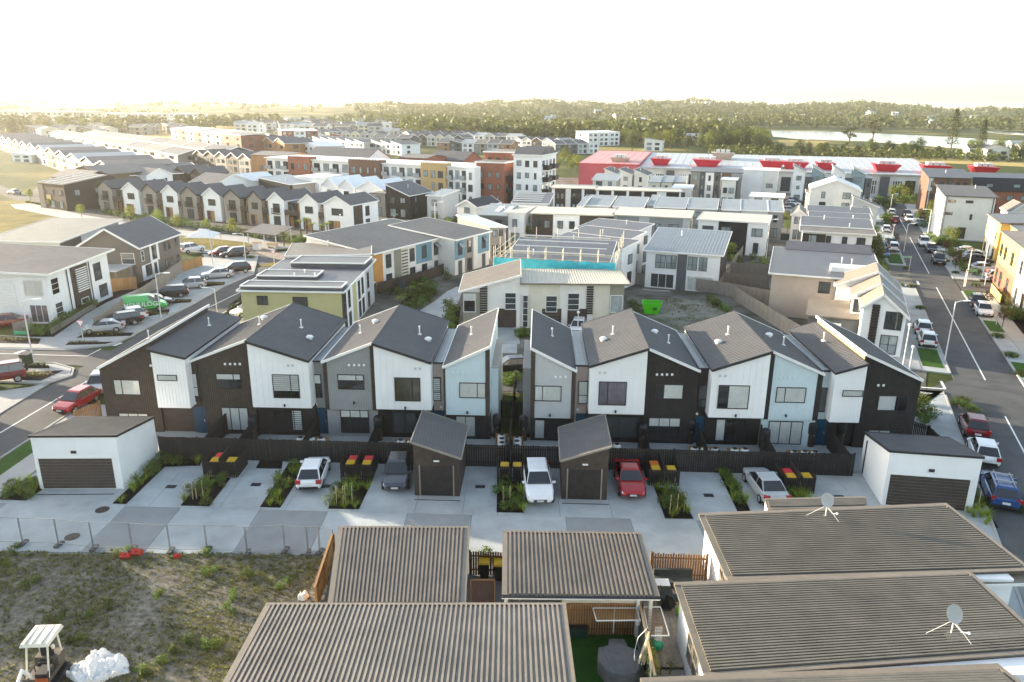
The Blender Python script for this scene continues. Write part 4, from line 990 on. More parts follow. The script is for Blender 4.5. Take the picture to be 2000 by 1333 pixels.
def plant(key, name, label, cat, xy, z=0.0, sc=1.0, group=None):
    src = tpl(key + str(VR.randint(1, 3)))
    r = bpy.data.objects.new(name, None); COL.objects.link(r)
    r.location = (xy[0], xy[1], z); r.rotation_euler = (0, 0, VR.uniform(0, 6.283))
    s = sc * VR.uniform(.85, 1.15); r.scale = (s, s, s * VR.uniform(.9, 1.1)); tag(r, label, cat, group)
    for ch in src.children:
        c = ch.copy(); COL.objects.link(c); c.parent = r
    return r
def in_poly(x, y, q):
    c = False; j = len(q) - 1
    for i in range(len(q)):
        if (q[i][1] > y) != (q[j][1] > y) and x < (q[j][0] - q[i][0]) * (y - q[i][1]) / (q[j][1] - q[i][1]) + q[i][0]: c = not c
        j = i
    return c
def scatter(poly, n, dmin, rng=VR):
    xs_ = [p[0] for p in poly]; ys_ = [p[1] for p in poly]; out = []
    for _ in range(n * 60):
        if len(out) >= n: break
        x, y = rng.uniform(min(xs_), max(xs_)), rng.uniform(min(ys_), max(ys_))
        if in_poly(x, y, poly) and all((x - a) ** 2 + (y - b) ** 2 > dmin * dmin for a, b in out): out.append((x, y))
    return out
BW = dict(garage='right of the left white garage', a='right of the first open driveway', b='left of the white hatchback', c='left of the dark grey hatchback', d='left of the white SUV', e='right of the red coupe', f='left of the silver sedan', g='right of the silver sedan', h='beyond the right white garage', i='left of the left white garage')
for k, q in BEDS.items():
    for j, (x, y) in enumerate(sorted(scatter(q, 13 if k != 'garage' else 15, .42))):
        kind = 'flax' if VR.random() < .68 else 'bush'
        if kind == 'flax': plant('flax', 'flax_plant', nth(j, 'bed plant, a flax tuft, ' + BW[k]), 'plant', (x, y), .03, 1.0, 'flax tufts ' + BW[k])
        else: plant('bush', 'shrub', nth(j, 'bed plant, a leafy shrub, ' + BW[k]), 'plant', (x, y), .03, .8, 'low shrubs ' + BW[k])
for si, (px, py, w) in enumerate(((372, 975, 'right of the first open driveway'), (392, 974, 'right of the first open driveway'), (665, 985, 'left of the dark grey hatchback'), (682, 984, 'left of the dark grey hatchback'), (989, 985, 'left of the white SUV'), (1314, 1003, 'right of the red coupe'), (1328, 1000, 'right of the red coupe'), (1900, 995, 'right of the right white garage'))):
    x, y = P(px, py); plant('sapling', 'sapling', nth(si, 'staked sapling, ' + w), 'tree', (x, y), .03, .62, 'staked saplings ' + w)
    for s in (-.22, .22):
        m = M(); m.bar((0, 0, 0), (.02, 0, 1.35), .05); o = m.build('plant_stake', STAKE); o.location = (x + s, y - .1, 0); tag(o, '%s stake of the %s staked sapling, %s' % ('left' if s < 0 else 'right', ORD[si], w), 'stake', 'plant stakes ' + w)
x, y = P(948, 1090); plant('bush', 'shrub', 'small round shrub on the lane edge between the two ribbed carport roofs', 'plant', (x, y), 0, 1.0)

# ================================================================= FOREGROUND ROOFS AND YARDS
RIBD = mt('weathered_ribbed_roof', (0.19, 0.158, 0.125), 0.42, 0.2, 0.9, spec=0.5)
RIBG = mt('grey_green_ribbed_roof', (0.135, 0.120, 0.094), 0.42, 0.2, 0.9, spec=0.5)
def ribbed_roof(parent, c, n, along, mat, trimmat, rh=.10, edge=.3, th=.1, gutter=None):
    """c: corner points front-left, front-right, back-right, back-left; trapezoid ribs along 'd' (front to back) or 'w'"""
    c = [Vector(p) for p in c]
    def pt(a, b, h=0): 
        p = (c[0] * (1 - a) + c[1] * a) * (1 - b) + (c[3] * (1 - a) + c[2] * a) * b
        return (p.x, p.y, p.z + h)
    m = M(); m.slab([pt(0, 0), pt(1, 0), pt(1, 1), pt(0, 1)], th)
    W = (c[1] - c[0]).length if along == 'd' else (c[3] - c[0]).length
    e = edge / W
    for i in range(n):
        s = e + (1 - 2 * e) * (i + .5) / n; w0 = .055 / W; w1 = .046 / W
        f = (lambda s, t, h: pt(s, t, h)) if along == 'd' else (lambda s, t, h: pt(t, s, h))
        a, b = (.004, .985) if along == 'd' else (.02, .98)
        lo = [f(s - w0, a, -.01), f(s + w0, a, -.01), f(s + w0, b, -.01), f(s - w0, b, -.01)]; hi = [f(s - w1, a, rh), f(s + w1, a, rh), f(s + w1, b, rh), f(s - w1, b, rh)]
        if along != 'd': lo, hi = lo[::-1], hi[::-1]
        m.hexa(lo, hi)
    o = m.build('roof', mat, parent)
    t = M(); L2 = (c[3] - c[0]).length if along == 'd' else (c[1] - c[0]).length
    for s0, s1 in ((0, e * .85), (1 - e * .85, 1)):
        f = (lambda s, t_, h: pt(s, t_, h)) if along == 'd' else (lambda s, t_, h: pt(t_, s, h))
        lo = [f(s0, 0, -.12), f(s1, 0, -.12), f(s1, 1, -.12), f(s0, 1, -.12)]; hi = [f(s0, 0, .05), f(s1, 0, .05), f(s1, 1, .05), f(s0, 1, .05)]
        if along != 'd': lo, hi = lo[::-1], hi[::-1]
        t.hexa(lo, hi)
    f = (lambda s, t_, h: pt(s, t_, h)) if along == 'd' else (lambda s, t_, h: pt(t_, s, h))
    q = .16 / L2
    lo = [f(0, 1 - q, -.11), f(1, 1 - q, -.11), f(1, 1.004, -.11), f(0, 1.004, -.11)]; hi = [f(0, 1 - q, .058), f(1, 1 - q, .058), f(1, 1.004, .058), f(0, 1.004, .058)]
    if along != 'd': lo, hi = lo[::-1], hi[::-1]
    t.hexa(lo, hi)
    t.build('flashing', trimmat, o)
    if gutter:
        g = M(); g.bar(Vector(pt(0, 0)) + Vector((0, -.06, -.04)), Vector(pt(1, 0)) + Vector((0, -.06, -.04)), .12, .1); g.build('gutter', TRIMD, o)
        g = M(); g.bar(Vector(pt(0, 0)) + Vector((0, -.125, -.09)), Vector(pt(1, 0)) + Vector((0, -.125, -.09)), .03, .05); g.build('gutter_edge', TRIMW, o)
    return o
def q3(px, py, z): x, y = P(px, py, z); return (x, y, z)
# carport over the patio
cp = thing('carport', 'open carport with ribbed brown roof on dark posts beside the weedy lot', 'carport', (0, 0, 0))
C1 = [q3(640, 1180, 2.4), q3(910, 1180, 2.4), q3(918, 1030, 2.75), q3(660, 1030, 2.75)]
ribbed_roof(cp, C1, 30, 'd', RIBD, TRIMB, gutter=True)
for (x, y, z) in ((C1[0][0] + .35, C1[0][1] + .15, 2.3), (C1[1][0] - .2, C1[1][1] + .15, 2.3), (C1[2][0] - .2, C1[2][1] - .3, 2.6), (C1[3][0] + .35, C1[3][1] - .3, 2.6)):
    m = M(); m.box(x - .06, y - .06, 0, x + .06, y + .06, z); m.build('post', BROWN, cp)
m = M(); m.box(C1[0][0] + .3, C1[3][1] - .45, 0, C1[2][0] - .1, C1[3][1] - .3, 2.55); m.build('back_wall', KHAKI, cp)
m = M(); m.box(C1[2][0] - .4, C1[1][1] + 1.2, 0, C1[2][0] - .25, C1[3][1] - .46, 2.3); m.build('side_wall', GREYL, cp)
# garage with ribbed roof
g2 = thing('garage', 'low garage with ribbed brown roof and cream back wall behind the brown yard fence', 'garage', (0, 0, 0))
C2 = [q3(980, 1163, 2.45), q3(1289, 1166, 2.45), q3(1253, 1042, 2.8), q3(982, 1038, 2.8)]
ribbed_roof(g2, C2, 31, 'd', RIBD, TRIMB, gutter=True)
m = M(); m.box(C2[0][0] + 2.9, C2[0][1] + .35, 0, C2[1][0] - 1.0, C2[3][1] - .3, 2.35); m.build('wall', CREAM, g2)
m = M(); m.box(C2[0][0] + .2, C2[0][1] + 1.2, 0, C2[0][0] + 2.88, C2[3][1] - .3, 2.32); m.build('wall', GREYD, g2)
for x in (C2[0][0] + .2, C2[1][0] - .35, C2[1][0] - .95): m = M(); m.box(x - .08, C2[0][1] + .2, 0, x + .08, C2[0][1] + .36, 2.34); m.build('post', OFFW, g2)
for fx in (.36, .9): 
    m = M(); x = C2[0][0] + (C2[1][0] - C2[0][0]) * fx; m.tube([(x, C2[0][1] + .1, 2.3), (x, C2[0][1] + .1, .2)], .04, 6); m.build('downpipe', TRIMD, g2)
# big roof at the bottom edge
h3 = thing('house', 'low house with long ribbed grey roof along the bottom edge, next to the weedy lot', 'house', (0, 0, 0))
b0_, b1_ = q3(520, 1180, 2.85), q3(1105, 1180, 2.85)
f0, f1 = q3(421, 1360, 3.35), q3(1128, 1360, 3.35)
o = ribbed_roof(h3, [f0, f1, b1_, b0_], 60, 'd', mt('grey_ribbed_roof', (0.215, 0.187, 0.155), .4, .2, .9, spec=.5), TRIMB)
m = M(); m.box(b0_[0] + .4, f0[1] - 4, 0, b1_[0] - .4, b0_[1] - .35, 2.7); m.build('wall', OFFW, h3)
m = M(); m.box(f0[0] - .1, f0[1] - 4.2, 3.2, f1[0] + .1, f0[1] + .02, 3.34); m.build('rear_roof', RIBD, h3)
# terrace of three low houses on the right, ribs across
def low_house(label, bl, br, fr, fl, z, n, wx, wy0, wy1, dish=None):
    t = thing('house', label, 'house', (0, 0, 0), 0, 'low terrace houses with cross ribbed roofs')
    ribbed_roof(t, [(*P(*fl, z), z), (*P(*fr, z), z), (*P(*br, z + .0), z + .0), (*P(*bl, z), z)], n, 'w', RIBG, TRIMB, rh=.10, edge=.28)
    m = M(); m.box(wx, wy0, 0, P(*fr, z)[0] - 1.2, wy1, z - .1); m.build('wall', WHITE, t)
    return t
l1 = low_house('low white house with grey green cross ribbed roof, nearest the right white double garage', (1364, 1004), (1846, 984), (2016, 1116), (1421, 1134), 3.0, 30, 10.75, 31.3, 36.7)
for y0 in (32.2, 32.9):
    m = M(); m.box(10.70, y0, .9, 10.76, y0 + .5, 2.4); m.build('window', TRIMB, l1)
sx = [q3(1500, 996, 2.9), q3(1694, 992, 2.9), q3(1690, 971, 2.9), q3(1494, 975, 2.9)]; ribbed_roof(l1, sx, 6, 'w', RIBG, TRIMB, edge=.2)
m = M(); m.box(sx[0][0] + .3, sx[0][1] - .5, 0, sx[1][0] - .2, sx[2][1] - .2, 2.8); m.build('porch_wall', WHITE, l1)
l2 = low_house('low white house with cross ribbed roof and a timber deck along its left wall', (1316, 1139), (1892, 1117), (2062, 1275), (1377, 1325), 3.15, 33, 7.98, 24.7, 30.2)
for y0 in (26.3, 27.3):
    f = ((7.98, 30.2), (0, -1), (-1, 0)); hh = House.__new__(House); hh.o = l2; hh.window(f, 30.2 - y0 - .85, .95, 30.2 - y0, 2.35, trans=(.5,), fr=TRIMB)
l3 = low_house('low house with cross ribbed roof in the bottom right corner', (1250, 1326), (1945, 1298), (2200, 1500), (1300, 1480), 3.3, 30, 7.1, 20, 23.6)
for (a, b, c, d) in (((1893, 1117), (2030, 1113), (2060, 1138), (1916, 1142)), ((1943, 1294), (2080, 1290), (2110, 1318), (1965, 1322))):
    z = 2.75; t = l2 if a[1] < 1200 else l3
    q = [(*P(*d, z), z), (*P(*c, z), z), (*P(*b, z), z), (*P(*a, z), z)]; m = M(); m.slab(q, .12); m.build('porch_roof', TRIMB, t)
    m = M(); m.bar((q[0][0], q[0][1] - .03, z - .06), (q[1][0], q[1][1] - .03, z - .06), .05, .14); m.build('porch_fascia', TRIMW, t)
    m = M(); m.box(q[0][0] + .2, q[0][1] + .25, 0, q[0][0] + 1.6, q[3][1] + 1.0, 2.62); m.build('porch_wall', OFFW, t)
m = M(); z = 3.16; q = [(*P(1843, 1242, z), z), (*P(2010, 1232, z), z), (*P(2030, 1245, z), z), (*P(1852, 1257, z), z)]; m.slab([(a, b, c + .075) for a, b, c in q[::-1]][::1], .05); m.build('flashing', TRIMB, l2)
def dish(label, px, py, z, rz):
    x, y = P(px, py, z); r = thing('satellite_dish', label, 'satellite dish', (x, y, z + .04), rz, 'satellite dishes on the low terrace roofs')
    m = M(); m.box(-.12, -.12, 0, .12, .12, .02); m.tube([(0, 0, 0), (0, 0, .55), (.02, .05, .75)], .028, 7); m.build('mast', TRIMW, r)
    m = M(); n = 16; rings = []
    for k in range(5):
        rr = .37 * k / 4; rings.append([(rr * math.cos(2 * math.pi * q / n), -(rr ** 2) * .55, rr * 1.1 * math.sin(2 * math.pi * q / n)) for q in range(n)])
    T = Matrix.Translation((0, .08, .95)) @ Matrix.Rotation(R(-28), 4, 'X')
    d = M()
    for k in range(4):
        for q in range(n):
            q2 = (q + 1) % n; a = [rings[k][q], rings[k][q2], rings[k + 1][q2], rings[k + 1][q]]
            d.face(a); d.face([(p[0], p[1] + .02, p[2]) for p in a[::-1]])
    d.xf(T); d.build('reflector', mt('dish_grey', (.42, .42, .40), .5), r, True)
    m = M(); m.tube([(0, .05, .6), (.15, -.35, .35), (.22, -.62, .5)], .015, 5); m.tube([(.22, -.62, .5), (.24, -.7, .55)], .05, 7); m.build('feed_arm', TRIMW, r)
    m = M(); m.tube([(0, 0, .7), (-1.1, .1, .06)], .012, 5); m.tube([(0, 0, .68), (.35, -.75, .05)], .012, 5); m.build('stay_rod', TRIMW, r)
    return r
dish('grey satellite dish on the roof nearest the right white double garage', 1612, 1010, 3.0, R(8)); dish('grey satellite dish on the deck house roof, the nearer dish', 1857, 1240, 3.15, R(8))
# yard fences
fence('brown stained yard fence behind the clotheslines', [P(1107, 1242), P(1248, 1241)], 1.75, FENCEB, .105, .02, cap=True, capmat=TIMBER, individual=True, jitter=.015, posts=3)
fence('sunlit brown paling fence on the lane beside the white low house', [P(1270, 1132), P(1378, 1136)], 1.65, FENCEB, .1, .035, individual=True, jitter=.05)
fence('brown paling fence between the two ribbed carport roofs', [P(918, 1124), P(985, 1126)], 1.5, mt('dark_brown_paling', (.10, .055, .028), .8, .3, 5), .1, .03, individual=True)
fence('timber fence along the left side of the carport', [P(652, 1090), P(618, 1200)], 1.5, TIMBER, .14, .01, cap=True)
a, b = P(1250, 1182, 1.75), P(1279, 1322, 1.75); fence('timber fence between the small lawn and the deck', [a, b], 1.75, mt('blue_green_fence', (.07, .095, .085), .8, .2, 4), .14, .008, cap=True, capmat=mt('capping_timber', (.42, .30, .16), .7))
# lattice screen and bins
lx = thing('lattice_screen', 'brown diagonal lattice screen between the carport and the ribbed garage', 'lattice screen', (*P(920, 1182), 0), .02)
w = P(966, 1182)[0] - P(920, 1182)[0]; m = M(); fr_ = M(); H_ = 1.5
for (p, q) in (((0, 0, .1), (0, 0, H_)), ((w, 0, .1), (w, 0, H_)), ((0, 0, H_), (w, 0, H_)), ((0, 0, .1), (w, 0, .1))): fr_.bar(p, q, .06)
fr_.build('frame', TIMBER, lx)
for sgn in (1, -1):
    k = -H_
    while k < w + H_:
        pts = []
        for t in (0, 1):
            pass
        x0, z0, x1, z1 = k, .1, k + H_ - .1, H_
        if sgn < 0: x0, x1 = x1, x0
        L0, L1 = (min(x0, x1)), (max(x0, x1))
        def clip(x): 
            f = (x - x0) / (x1 - x0); return (x, sgn * .012, z0 + (z1 - z0) * f)
        A_, B_ = max(0.02, L0), min(w - .02, L1)
        if B_ - A_ > .05: m.bar(clip(A_), clip(B_), .015, .045, up=(0, 1, 0))
        k += .13
o = m.build('lattice_slat', mt('lattice_brown', (.25, .12, .07), .8), lx); o['kind'] = 'stuff'
x, y = P(946, 1128); wheelie('yellow-lidded wheelie bin behind the lattice screen', x, y, 0, YEL, 'wheelie bins behind the lattice screen')
x, y = P(975, 1132); wheelie('yellow-lidded wheelie bin half hidden beside the ribbed garage', x, y, 0, YEL, 'wheelie bins behind the lattice screen')
# things under the carport
def clutter(name, label, cat, parts, loc, rz=0):
    r = thing(name, label, cat, loc, rz)
    for n, m, mat in parts: m.build(n, mat, r)
    return r
m = M(); m.lathe([(.12, 0), (.3, .1), (.32, .35), (.25, .42), (.05, .4)], 12); b = M(); b.lathe([(.1, .4), (.1, .5), (.02, .52)], 8)
clutter('bucket', 'orange round tub under the front edge of the carport', 'tub', [('bowl', m, mt('orange_plastic', (.65, .12, .02), .5)), ('lid', b, PLASTB)], (*P(706, 1168), 0))
m = M(); m.box(-.45, -.3, 0, .45, .3, .75); b = M(); b.box(-.4, -.25, .75, .4, .25, .95)
clutter('storage_box', 'white storage box beside the hose under the carport', 'box', [('box_body', m, TRIMW), ('lid', b, OFFW)], (*P(791, 1172), 0))
m = M(); m.box(-.3, -.4, .25, .3, .4, .75); b = M(); b.tube([(-.25, -.35, 0), (-.25, -.35, .3)], .03, 5); b.tube([(.25, .35, 0), (.25, .35, .3)], .03, 5); c = M(); c.box(-.1, -.42, .5, .1, -.40, .6)
clutter('barbecue', 'black covered barbecue under the right end of the carport', 'barbecue', [('cover', m, PLASTB), ('leg', b, STEEL), ('badge', c, TRIMW)], (*P(845, 1172), 0))
m = M(); pts = [(math.cos(t * .5) * .45, math.sin(t * .5) * .35, .03 + .02 * t) for t in range(26)]; m.tube(pts, .02, 5); o = m.build('garden_hose', mt('hose_orange', (.35, .16, .05), .6)); o.location = (*P(762, 1178), 0); tag(o, 'coiled garden hose lying under the carport beside the white box', 'hose')
m = M(); m.box(-.5, -.22, .3, .5, .22, .36); b = M(); [b.box(x - .03, y - .03, 0, x + .03, y + .03, .3) for x in (-.4, .4) for y in (-.15, .15)]
clutter('bench', 'low timber bench under the carport in front of the dark mat', 'bench', [('seat', m, TIMBER), ('leg_frame', b, TIMBER)], (*P(815, 1182), 0))
# clotheslines
def clothesline(label, pts, z, n, across=True):
    p = [Vector((*P(a, b, z), z)) for a, b in pts]; r = thing('clothesline', label, 'clothesline', (p[0].x, p[0].y, 0), 0, 'fold-down clotheslines'); o_ = Vector((p[0].x, p[0].y, 0)); p = [q - o_ for q in p]
    m = M()
    for i in range(4): m.bar(p[i], p[(i + 1) % 4], .045)
    m.build('frame', TRIMW, r)
    m = M()
    for i in range(1, n): f = i / n; m.tube([p[0].lerp(p[3], f), p[1].lerp(p[2], f)], .013, 4)
    if across:
        for i in range(1, n): f = i / n; m.tube([p[0].lerp(p[1], f), p[3].lerp(p[2], f)], .006, 4)
    m.build('line_wire', TIMBER, r)
    m = M(); m.bar((p[0] + p[1]) / 2 - Vector((0, 0, 1.4)), (p[0] + p[1]) / 2, .05); m.build('post', TRIMW, r)
    return r
clothesline('cream fold-down clothesline on the brown yard fence above the small lawn', [(1158, 1188), (1243, 1188), (1250, 1212), (1165, 1213)], 1.6, 12)
clothesline('fold-down clothesline over the deck side with a white cloth on it', [(1256, 1186), (1290, 1186), (1307, 1242), (1268, 1242)], 1.55, 9, False)
m = M()
for k in range(6): 
    x0 = k * .06; m.face([(x0, .02 * (k % 2), 1.5), (x0 + .06, .02 * ((k + 1) % 2), 1.5), (x0 + .07, .02 * ((k + 1) % 2), .75 - .03 * k), (x0 + .01, .02 * (k % 2), .8 - .03 * k)])
o = m.build('hanging_cloth', TRIMW); o.location = (*P(1279, 1232, 1.3), 0); tag(o, 'white cloth hanging from the clothesline over the deck', 'cloth')
# deck
dk_ = thing('timber_deck', 'weathered timber deck between the yard fence and the white low house', 'deck', (0, 0, 0))
x0, x1 = 6.35, 7.92; n = 14; y0, y1 = P(1304, 1308)[1], P(1300, 1138)[1]
DECKM = mt('deck_timber', (.30, .255, .195), .8, .2, 4, rnd=.15)
xa = 5.6
for i in range(int((10.4 - xa) / .14)):
    xx = xa + i * .14; lo = y0 if xx > 6.3 else P(1288, 1232)[1]
    if xx > 7.9: lo = 30.4
    m = M(); m.box(0, 0, 0, .128, y1 - lo, .03); o = m.build('plank', DECKM, dk_); o.location = (xx, lo, .12 + RND.uniform(0, .006))
m = M(); m.box(6.3, y0, .0, 7.95, y1, .115); m.build('deck_frame', BROWN, dk_)
# deck furniture
CUSH = mt('charcoal_cushion', (.045, .055, .055), .9, .15, 4)
r = thing('outdoor_sofa', 'dark corner outdoor sofa in front of the sunlit paling fence', 'sofa', (*P(1312, 1150), .15), -.02)
for n_, bxs in (('base', [(-1.0, -.35, .1, 1.1, .45, .32)]), ('seat_cushion', [(-.95, -.33, .32, .05, .3, .45)]), ('seat_cushion', [(.07, -.33, .32, 1.07, .3, .45)]), ('back_cushion', [(-.95, .3, .32, .05, .45, .8)]), ('back_cushion', [(.07, .3, .32, 1.07, .45, .8)]), ('chaise', [(-1.0, -1.3, .1, -.2, -.36, .43)])):
    m = M(); [m.box(*q) for q in bxs]; m.build(n_, CUSH, r)
def chair(label, px, py, rz):
    r = thing('outdoor_chair', label, 'chair', (*P(px, py), .15), rz, 'dark outdoor chairs on the deck')
    m = M(); m.box(-.28, -.28, .38, .28, .28, .44); m.build('seat', CUSH, r); m = M(); m.box(-.28, .24, .44, .28, .3, .85); m.build('backrest', CUSH, r)
    for sx_ in (-.25, .25):
        for sy in (-.25, .25): m = M(); m.box(sx_ - .02, sy - .02, 0, sx_ + .02, sy + .02, .38); m.build('leg', TRIMD, r)
chair('dark outdoor chair on the deck above the lime green ball', 1322, 1186, -1.4); chair('dark outdoor chair half under the ribbed garage edge', 1296, 1184, 1.2)
r = thing('side_table', 'white folding side table at the corner of the ribbed garage', 'table', (*P(1292, 1165), .15)); m = M(); m.box(-.35, -.3, .68, .35, .3, .72); m.build('table_top', TRIMW, r)
for s in (-1, 1): m = M(); m.bar((s * .3, -.25, 0), (-s * .3, .25, .68), .04); m.build('leg', TRIMW, r)
for px, py, rad, mat, l in ((1329, 1206, .26, mt('lime_ball', (.25, .5, .01), .4), 'lime green exercise ball on the deck'), (1281, 1273, .33, mt('green_ball', (.03, .33, .18), .4), 'green exercise ball beside the hedge')):
    m = M(); m.lathe([(rad * math.sin(math.pi * k / 10) + .001, rad - rad * math.cos(math.pi * k / 10)) for k in range(11)], 16); o = m.build('exercise_ball', mat, None, True); o.location = (*P(px, py), .1); tag(o, l, 'ball')
m = M(); n = 9
hc = thing('net_chair', 'black folding frame chair on the deck under the clothesline', 'chair', (*P(1303, 1197), .15)); m.tube([(-.4, 0, 0), (0, .3, .75), (.45, .05, .3), (.1, -.35, .25), (-.4, 0, 0)], .025, 5); m.build('frame', TRIMD, hc)
m = M(); m.face([(-.38, 0, .06), (.1, -.33, .27), (.43, .05, .32), (0, .28, .72)]); m.face([(0, .285, .715), (.43, .055, .315), (.1, -.325, .265), (-.38, .005, .055)]); m.build('seat_net', mt('black_mesh', (.01, .01, .01), .8), hc)
# small lawn: covered furniture, folded parasol, hedge
def lump(name, label, cat, loc, rz, outline, hfun, mat, res=34, parent=None):
    xs_ = [p[0] for p in outline]; ys_ = [p[1] for p in outline]; m = M(); idx = {}
    for i in range(res + 1):
        for j in range(res + 1):
            x = min(xs_) + (max(xs_) - min(xs_)) * i / res; y = min(ys_) + (max(ys_) - min(ys_)) * j / res
            if in_poly(x, y, outline): idx[i, j] = len(m.v); m.v.append((x, y, hfun(x, y)))
    for (i, j) in list(idx):
        q = [(i, j), (i + 1, j), (i + 1, j + 1), (i, j + 1)]
        if all(k in idx for k in q): m.f.append(tuple(idx[k] for k in q)); m.m.append(0)
    edges = {}
    for f in m.f:
        for a, b in zip(f, f[1:] + f[:1]): edges[(a, b)] = 1
    for (a, b) in list(edges):
        if (b, a) not in edges:
            va, vb = m.v[a], m.v[b]; i = len(m.v); m.v.extend([(va[0] * 1.03, va[1] * 1.03, 0.0), (vb[0] * 1.03, vb[1] * 1.03, 0.0)]); m.f.append((b, a, i, i + 1)); m.m.append(0)
    o = m.build(name, mat, parent, name != 'tarpaulin')
    if not parent: o.location = loc; o.rotation_euler = (0, 0, rz); tag(o, label, cat)
    return o
from mathutils import noise
cv = [(-1.05, -.5), (-.75, -1.0), (-.1, -1.25), (.6, -1.05), (1.0, -.4), (.95, .35), (.3, .5), (.15, 1.15), (-.55, 1.2), (-.6, .55), (-1.05, .45)]
lump('furniture_cover', 'grey crumpled cover over garden furniture on the small lawn', 'furniture cover', (*P(1213, 1306), .03), -.1, cv, lambda x, y: .80 + .05 * noise.noise((x * 1.6, y * 1.6, 1)) + .05 * abs(noise.noise((x * 5 + y * 2, y * 2, 5))) - .30 * max(0, math.hypot(x, y) - .55) ** 1.4, mt('grey_cover_fabric', (.12, .12, .122), .6, .15, 3), 90)
r = thing('parasol', 'folded cream cantilever parasol leaning by the hedge on the small lawn', 'parasol', (*P(1262, 1318), .03), 0)
m = M(); m.tube([(0, 0, 0), (.12, .1, 1.0), (.1, .25, 2.0), (-.05, .3, 2.2)], .03, 6); m.build('pole', BROWN, r)
m = M(); m.tube([(-.05, .3, 2.2), (-.45, .1, 1.9), (-.62, -.1, 1.3), (-.6, -.2, .9)], .02, 6); m.build('arm', TRIMW, r)
m = M()
for k in range(7):
    a = k * .9; m.tube([(.05, .25, 2.1), (-.1 + .06 * math.cos(a), .0 + .08 * math.sin(a), 1.5), (-.28 + .14 * math.cos(a), -.18 + .12 * math.sin(a), .75)], [.03, .07, .04], 6)
m.build('canopy', mt('cream_canvas', (.62, .55, .40), .85, .1, 5), r)
HEDL = leafmat('hedge_leaf', (.10, .12, .02), (.20, .20, .035), .35)
def hedge(label, a, b, w, h, n, mat=HEDL):
    r = thing('hedge', label, 'hedge', (a[0], a[1], 0)); d = Vector((b[0] - a[0], b[1] - a[1], 0)); m = M()
    k = max(1, int(d.length / .5))
    for i in range(k): p = d * ((i + .5) / k); leaves(m, n, (p.x, p.y, h / 2), .36, w / 2, h / 2, .05, 5, .7)
    o = m.build('foliage', mat, r); m = M(); m.box(-.02, -.05, 0, .02, .05, h * .6)
    for i in range(k): p = d * ((i + .5) / k); m.tube([(p.x, p.y, 0), (p.x, p.y, h * .7)], .025, 5)
    m.build('stem', BARK, r)
a = P(1266, 1262, 1.2); b = P(1276, 1326, 1.2); hedge('yellow green clipped hedge along the fence between small lawn and deck', (a[0] + .05, a[1]), (b[0] + .1, b[1]), .75, 2.0, 420)
hedge('low dark hedge across the near end of the deck', P(1290, 1318), P(1326, 1316), .4, .9, 200, SHRUB)
m = M(); m.box(-.5, -.3, 0, .5, .3, .55); b = M(); b.box(-.52, -.32, .55, .52, .32, .62); clutter('storage_box', 'dark green storage box against the brown yard fence on the small lawn', 'box', [('box_body', m, mt('green_box', (.012, .035, .028), .6)), ('lid', b, PLASTB)], (*P(1126, 1240), .03))
m = M(); m.lathe([(.1, 0), (.14, .25), (.13, .27), (.02, .25)], 10); o = m.build('peg_basket', TRIMW); o.location = (*P(1246, 1220, 1.2), 1.2); tag(o, 'small white basket hanging on the end of the brown yard fence', 'basket')
# ================================================================= WEEDY LOT
wm = M()
for i in range(14000):
    x, y = VR.uniform(-34, -9.8), VR.uniform(25.2, 37.4); d = noise.noise((x * .35, y * .35, 3))
    if d < VR.uniform(-.45, .35) and y < 36.9: continue
    blades(wm, VR.randint(4, 8), VR.uniform(.05, .2), VR.uniform(.1, .32), .05, (x, y, 0), .7)
LOTQ = PP((1228, 600), (1300, 585), (1400, 590), (1425, 612), (1460, 640), (1330, 655), (1228, 648))
for i in range(1500):
    x, y = VR.uniform(10, 32), VR.uniform(78, 100)
    if in_poly(x, y, LOTQ) and noise.noise((x * .25, y * .25, 9)) > VR.uniform(-.4, .5): blades(wm, 7, VR.uniform(.1, .4), VR.uniform(.2, .6), .08, (x, y, 0), .7)
o = wm.build('weeds', leafmat('weed_leaf', (.085, .10, .02), (.21, .20, .05), .35, 0)); o['kind'] = 'stuff'
sm = M()
for i in range(3000):
    x, y = VR.uniform(-36, -10), VR.uniform(25.2, 37.2); s = VR.choice((.015, .02, .02, .03, .05)); t = VR.uniform(0, 3)
    c, s2 = math.cos(t) * s, math.sin(t) * s
    sm.hexa([(x - c, y - s2, -.01), (x + s2, y - c, -.01), (x + c * 1.2, y + s2, -.01), (x - s2, y + c, -.01)], [(x - c * .5, y - s2 * .6, s * .8), (x + s2 * .6, y - c * .5, s * .7), (x + c * .6, y + s2 * .6, s * .9), (x - s2 * .5, y + c * .5, s * .6)])
o = sm.build('gravel', mt('grey_stones', (.19, .18, .165), .9, .3, 2)); o['kind'] = 'stuff'
for wi, (px, py) in enumerate(sorted(((28, 1075), (20, 1100), (232, 1078), (390, 1080), (415, 1120), (470, 1130), (470, 1165), (560, 1145), (330, 1300), (290, 1315), (345, 1265), (150, 1255), (110, 1215), (420, 1262), (440, 1200), (300, 1160), (200, 1195), (60, 1140)))):
    x, y = P(px, py)
    for j in range(3): plant('bush' if j else 'grass', 'weed_clump', nth(wi * 3 + j, 'scruffy weed clump on the stony lot'), 'plant', (x + VR.uniform(-.5, .5), y + VR.uniform(-.4, .4)), -.03, .5, 'weed clumps on the stony lot')
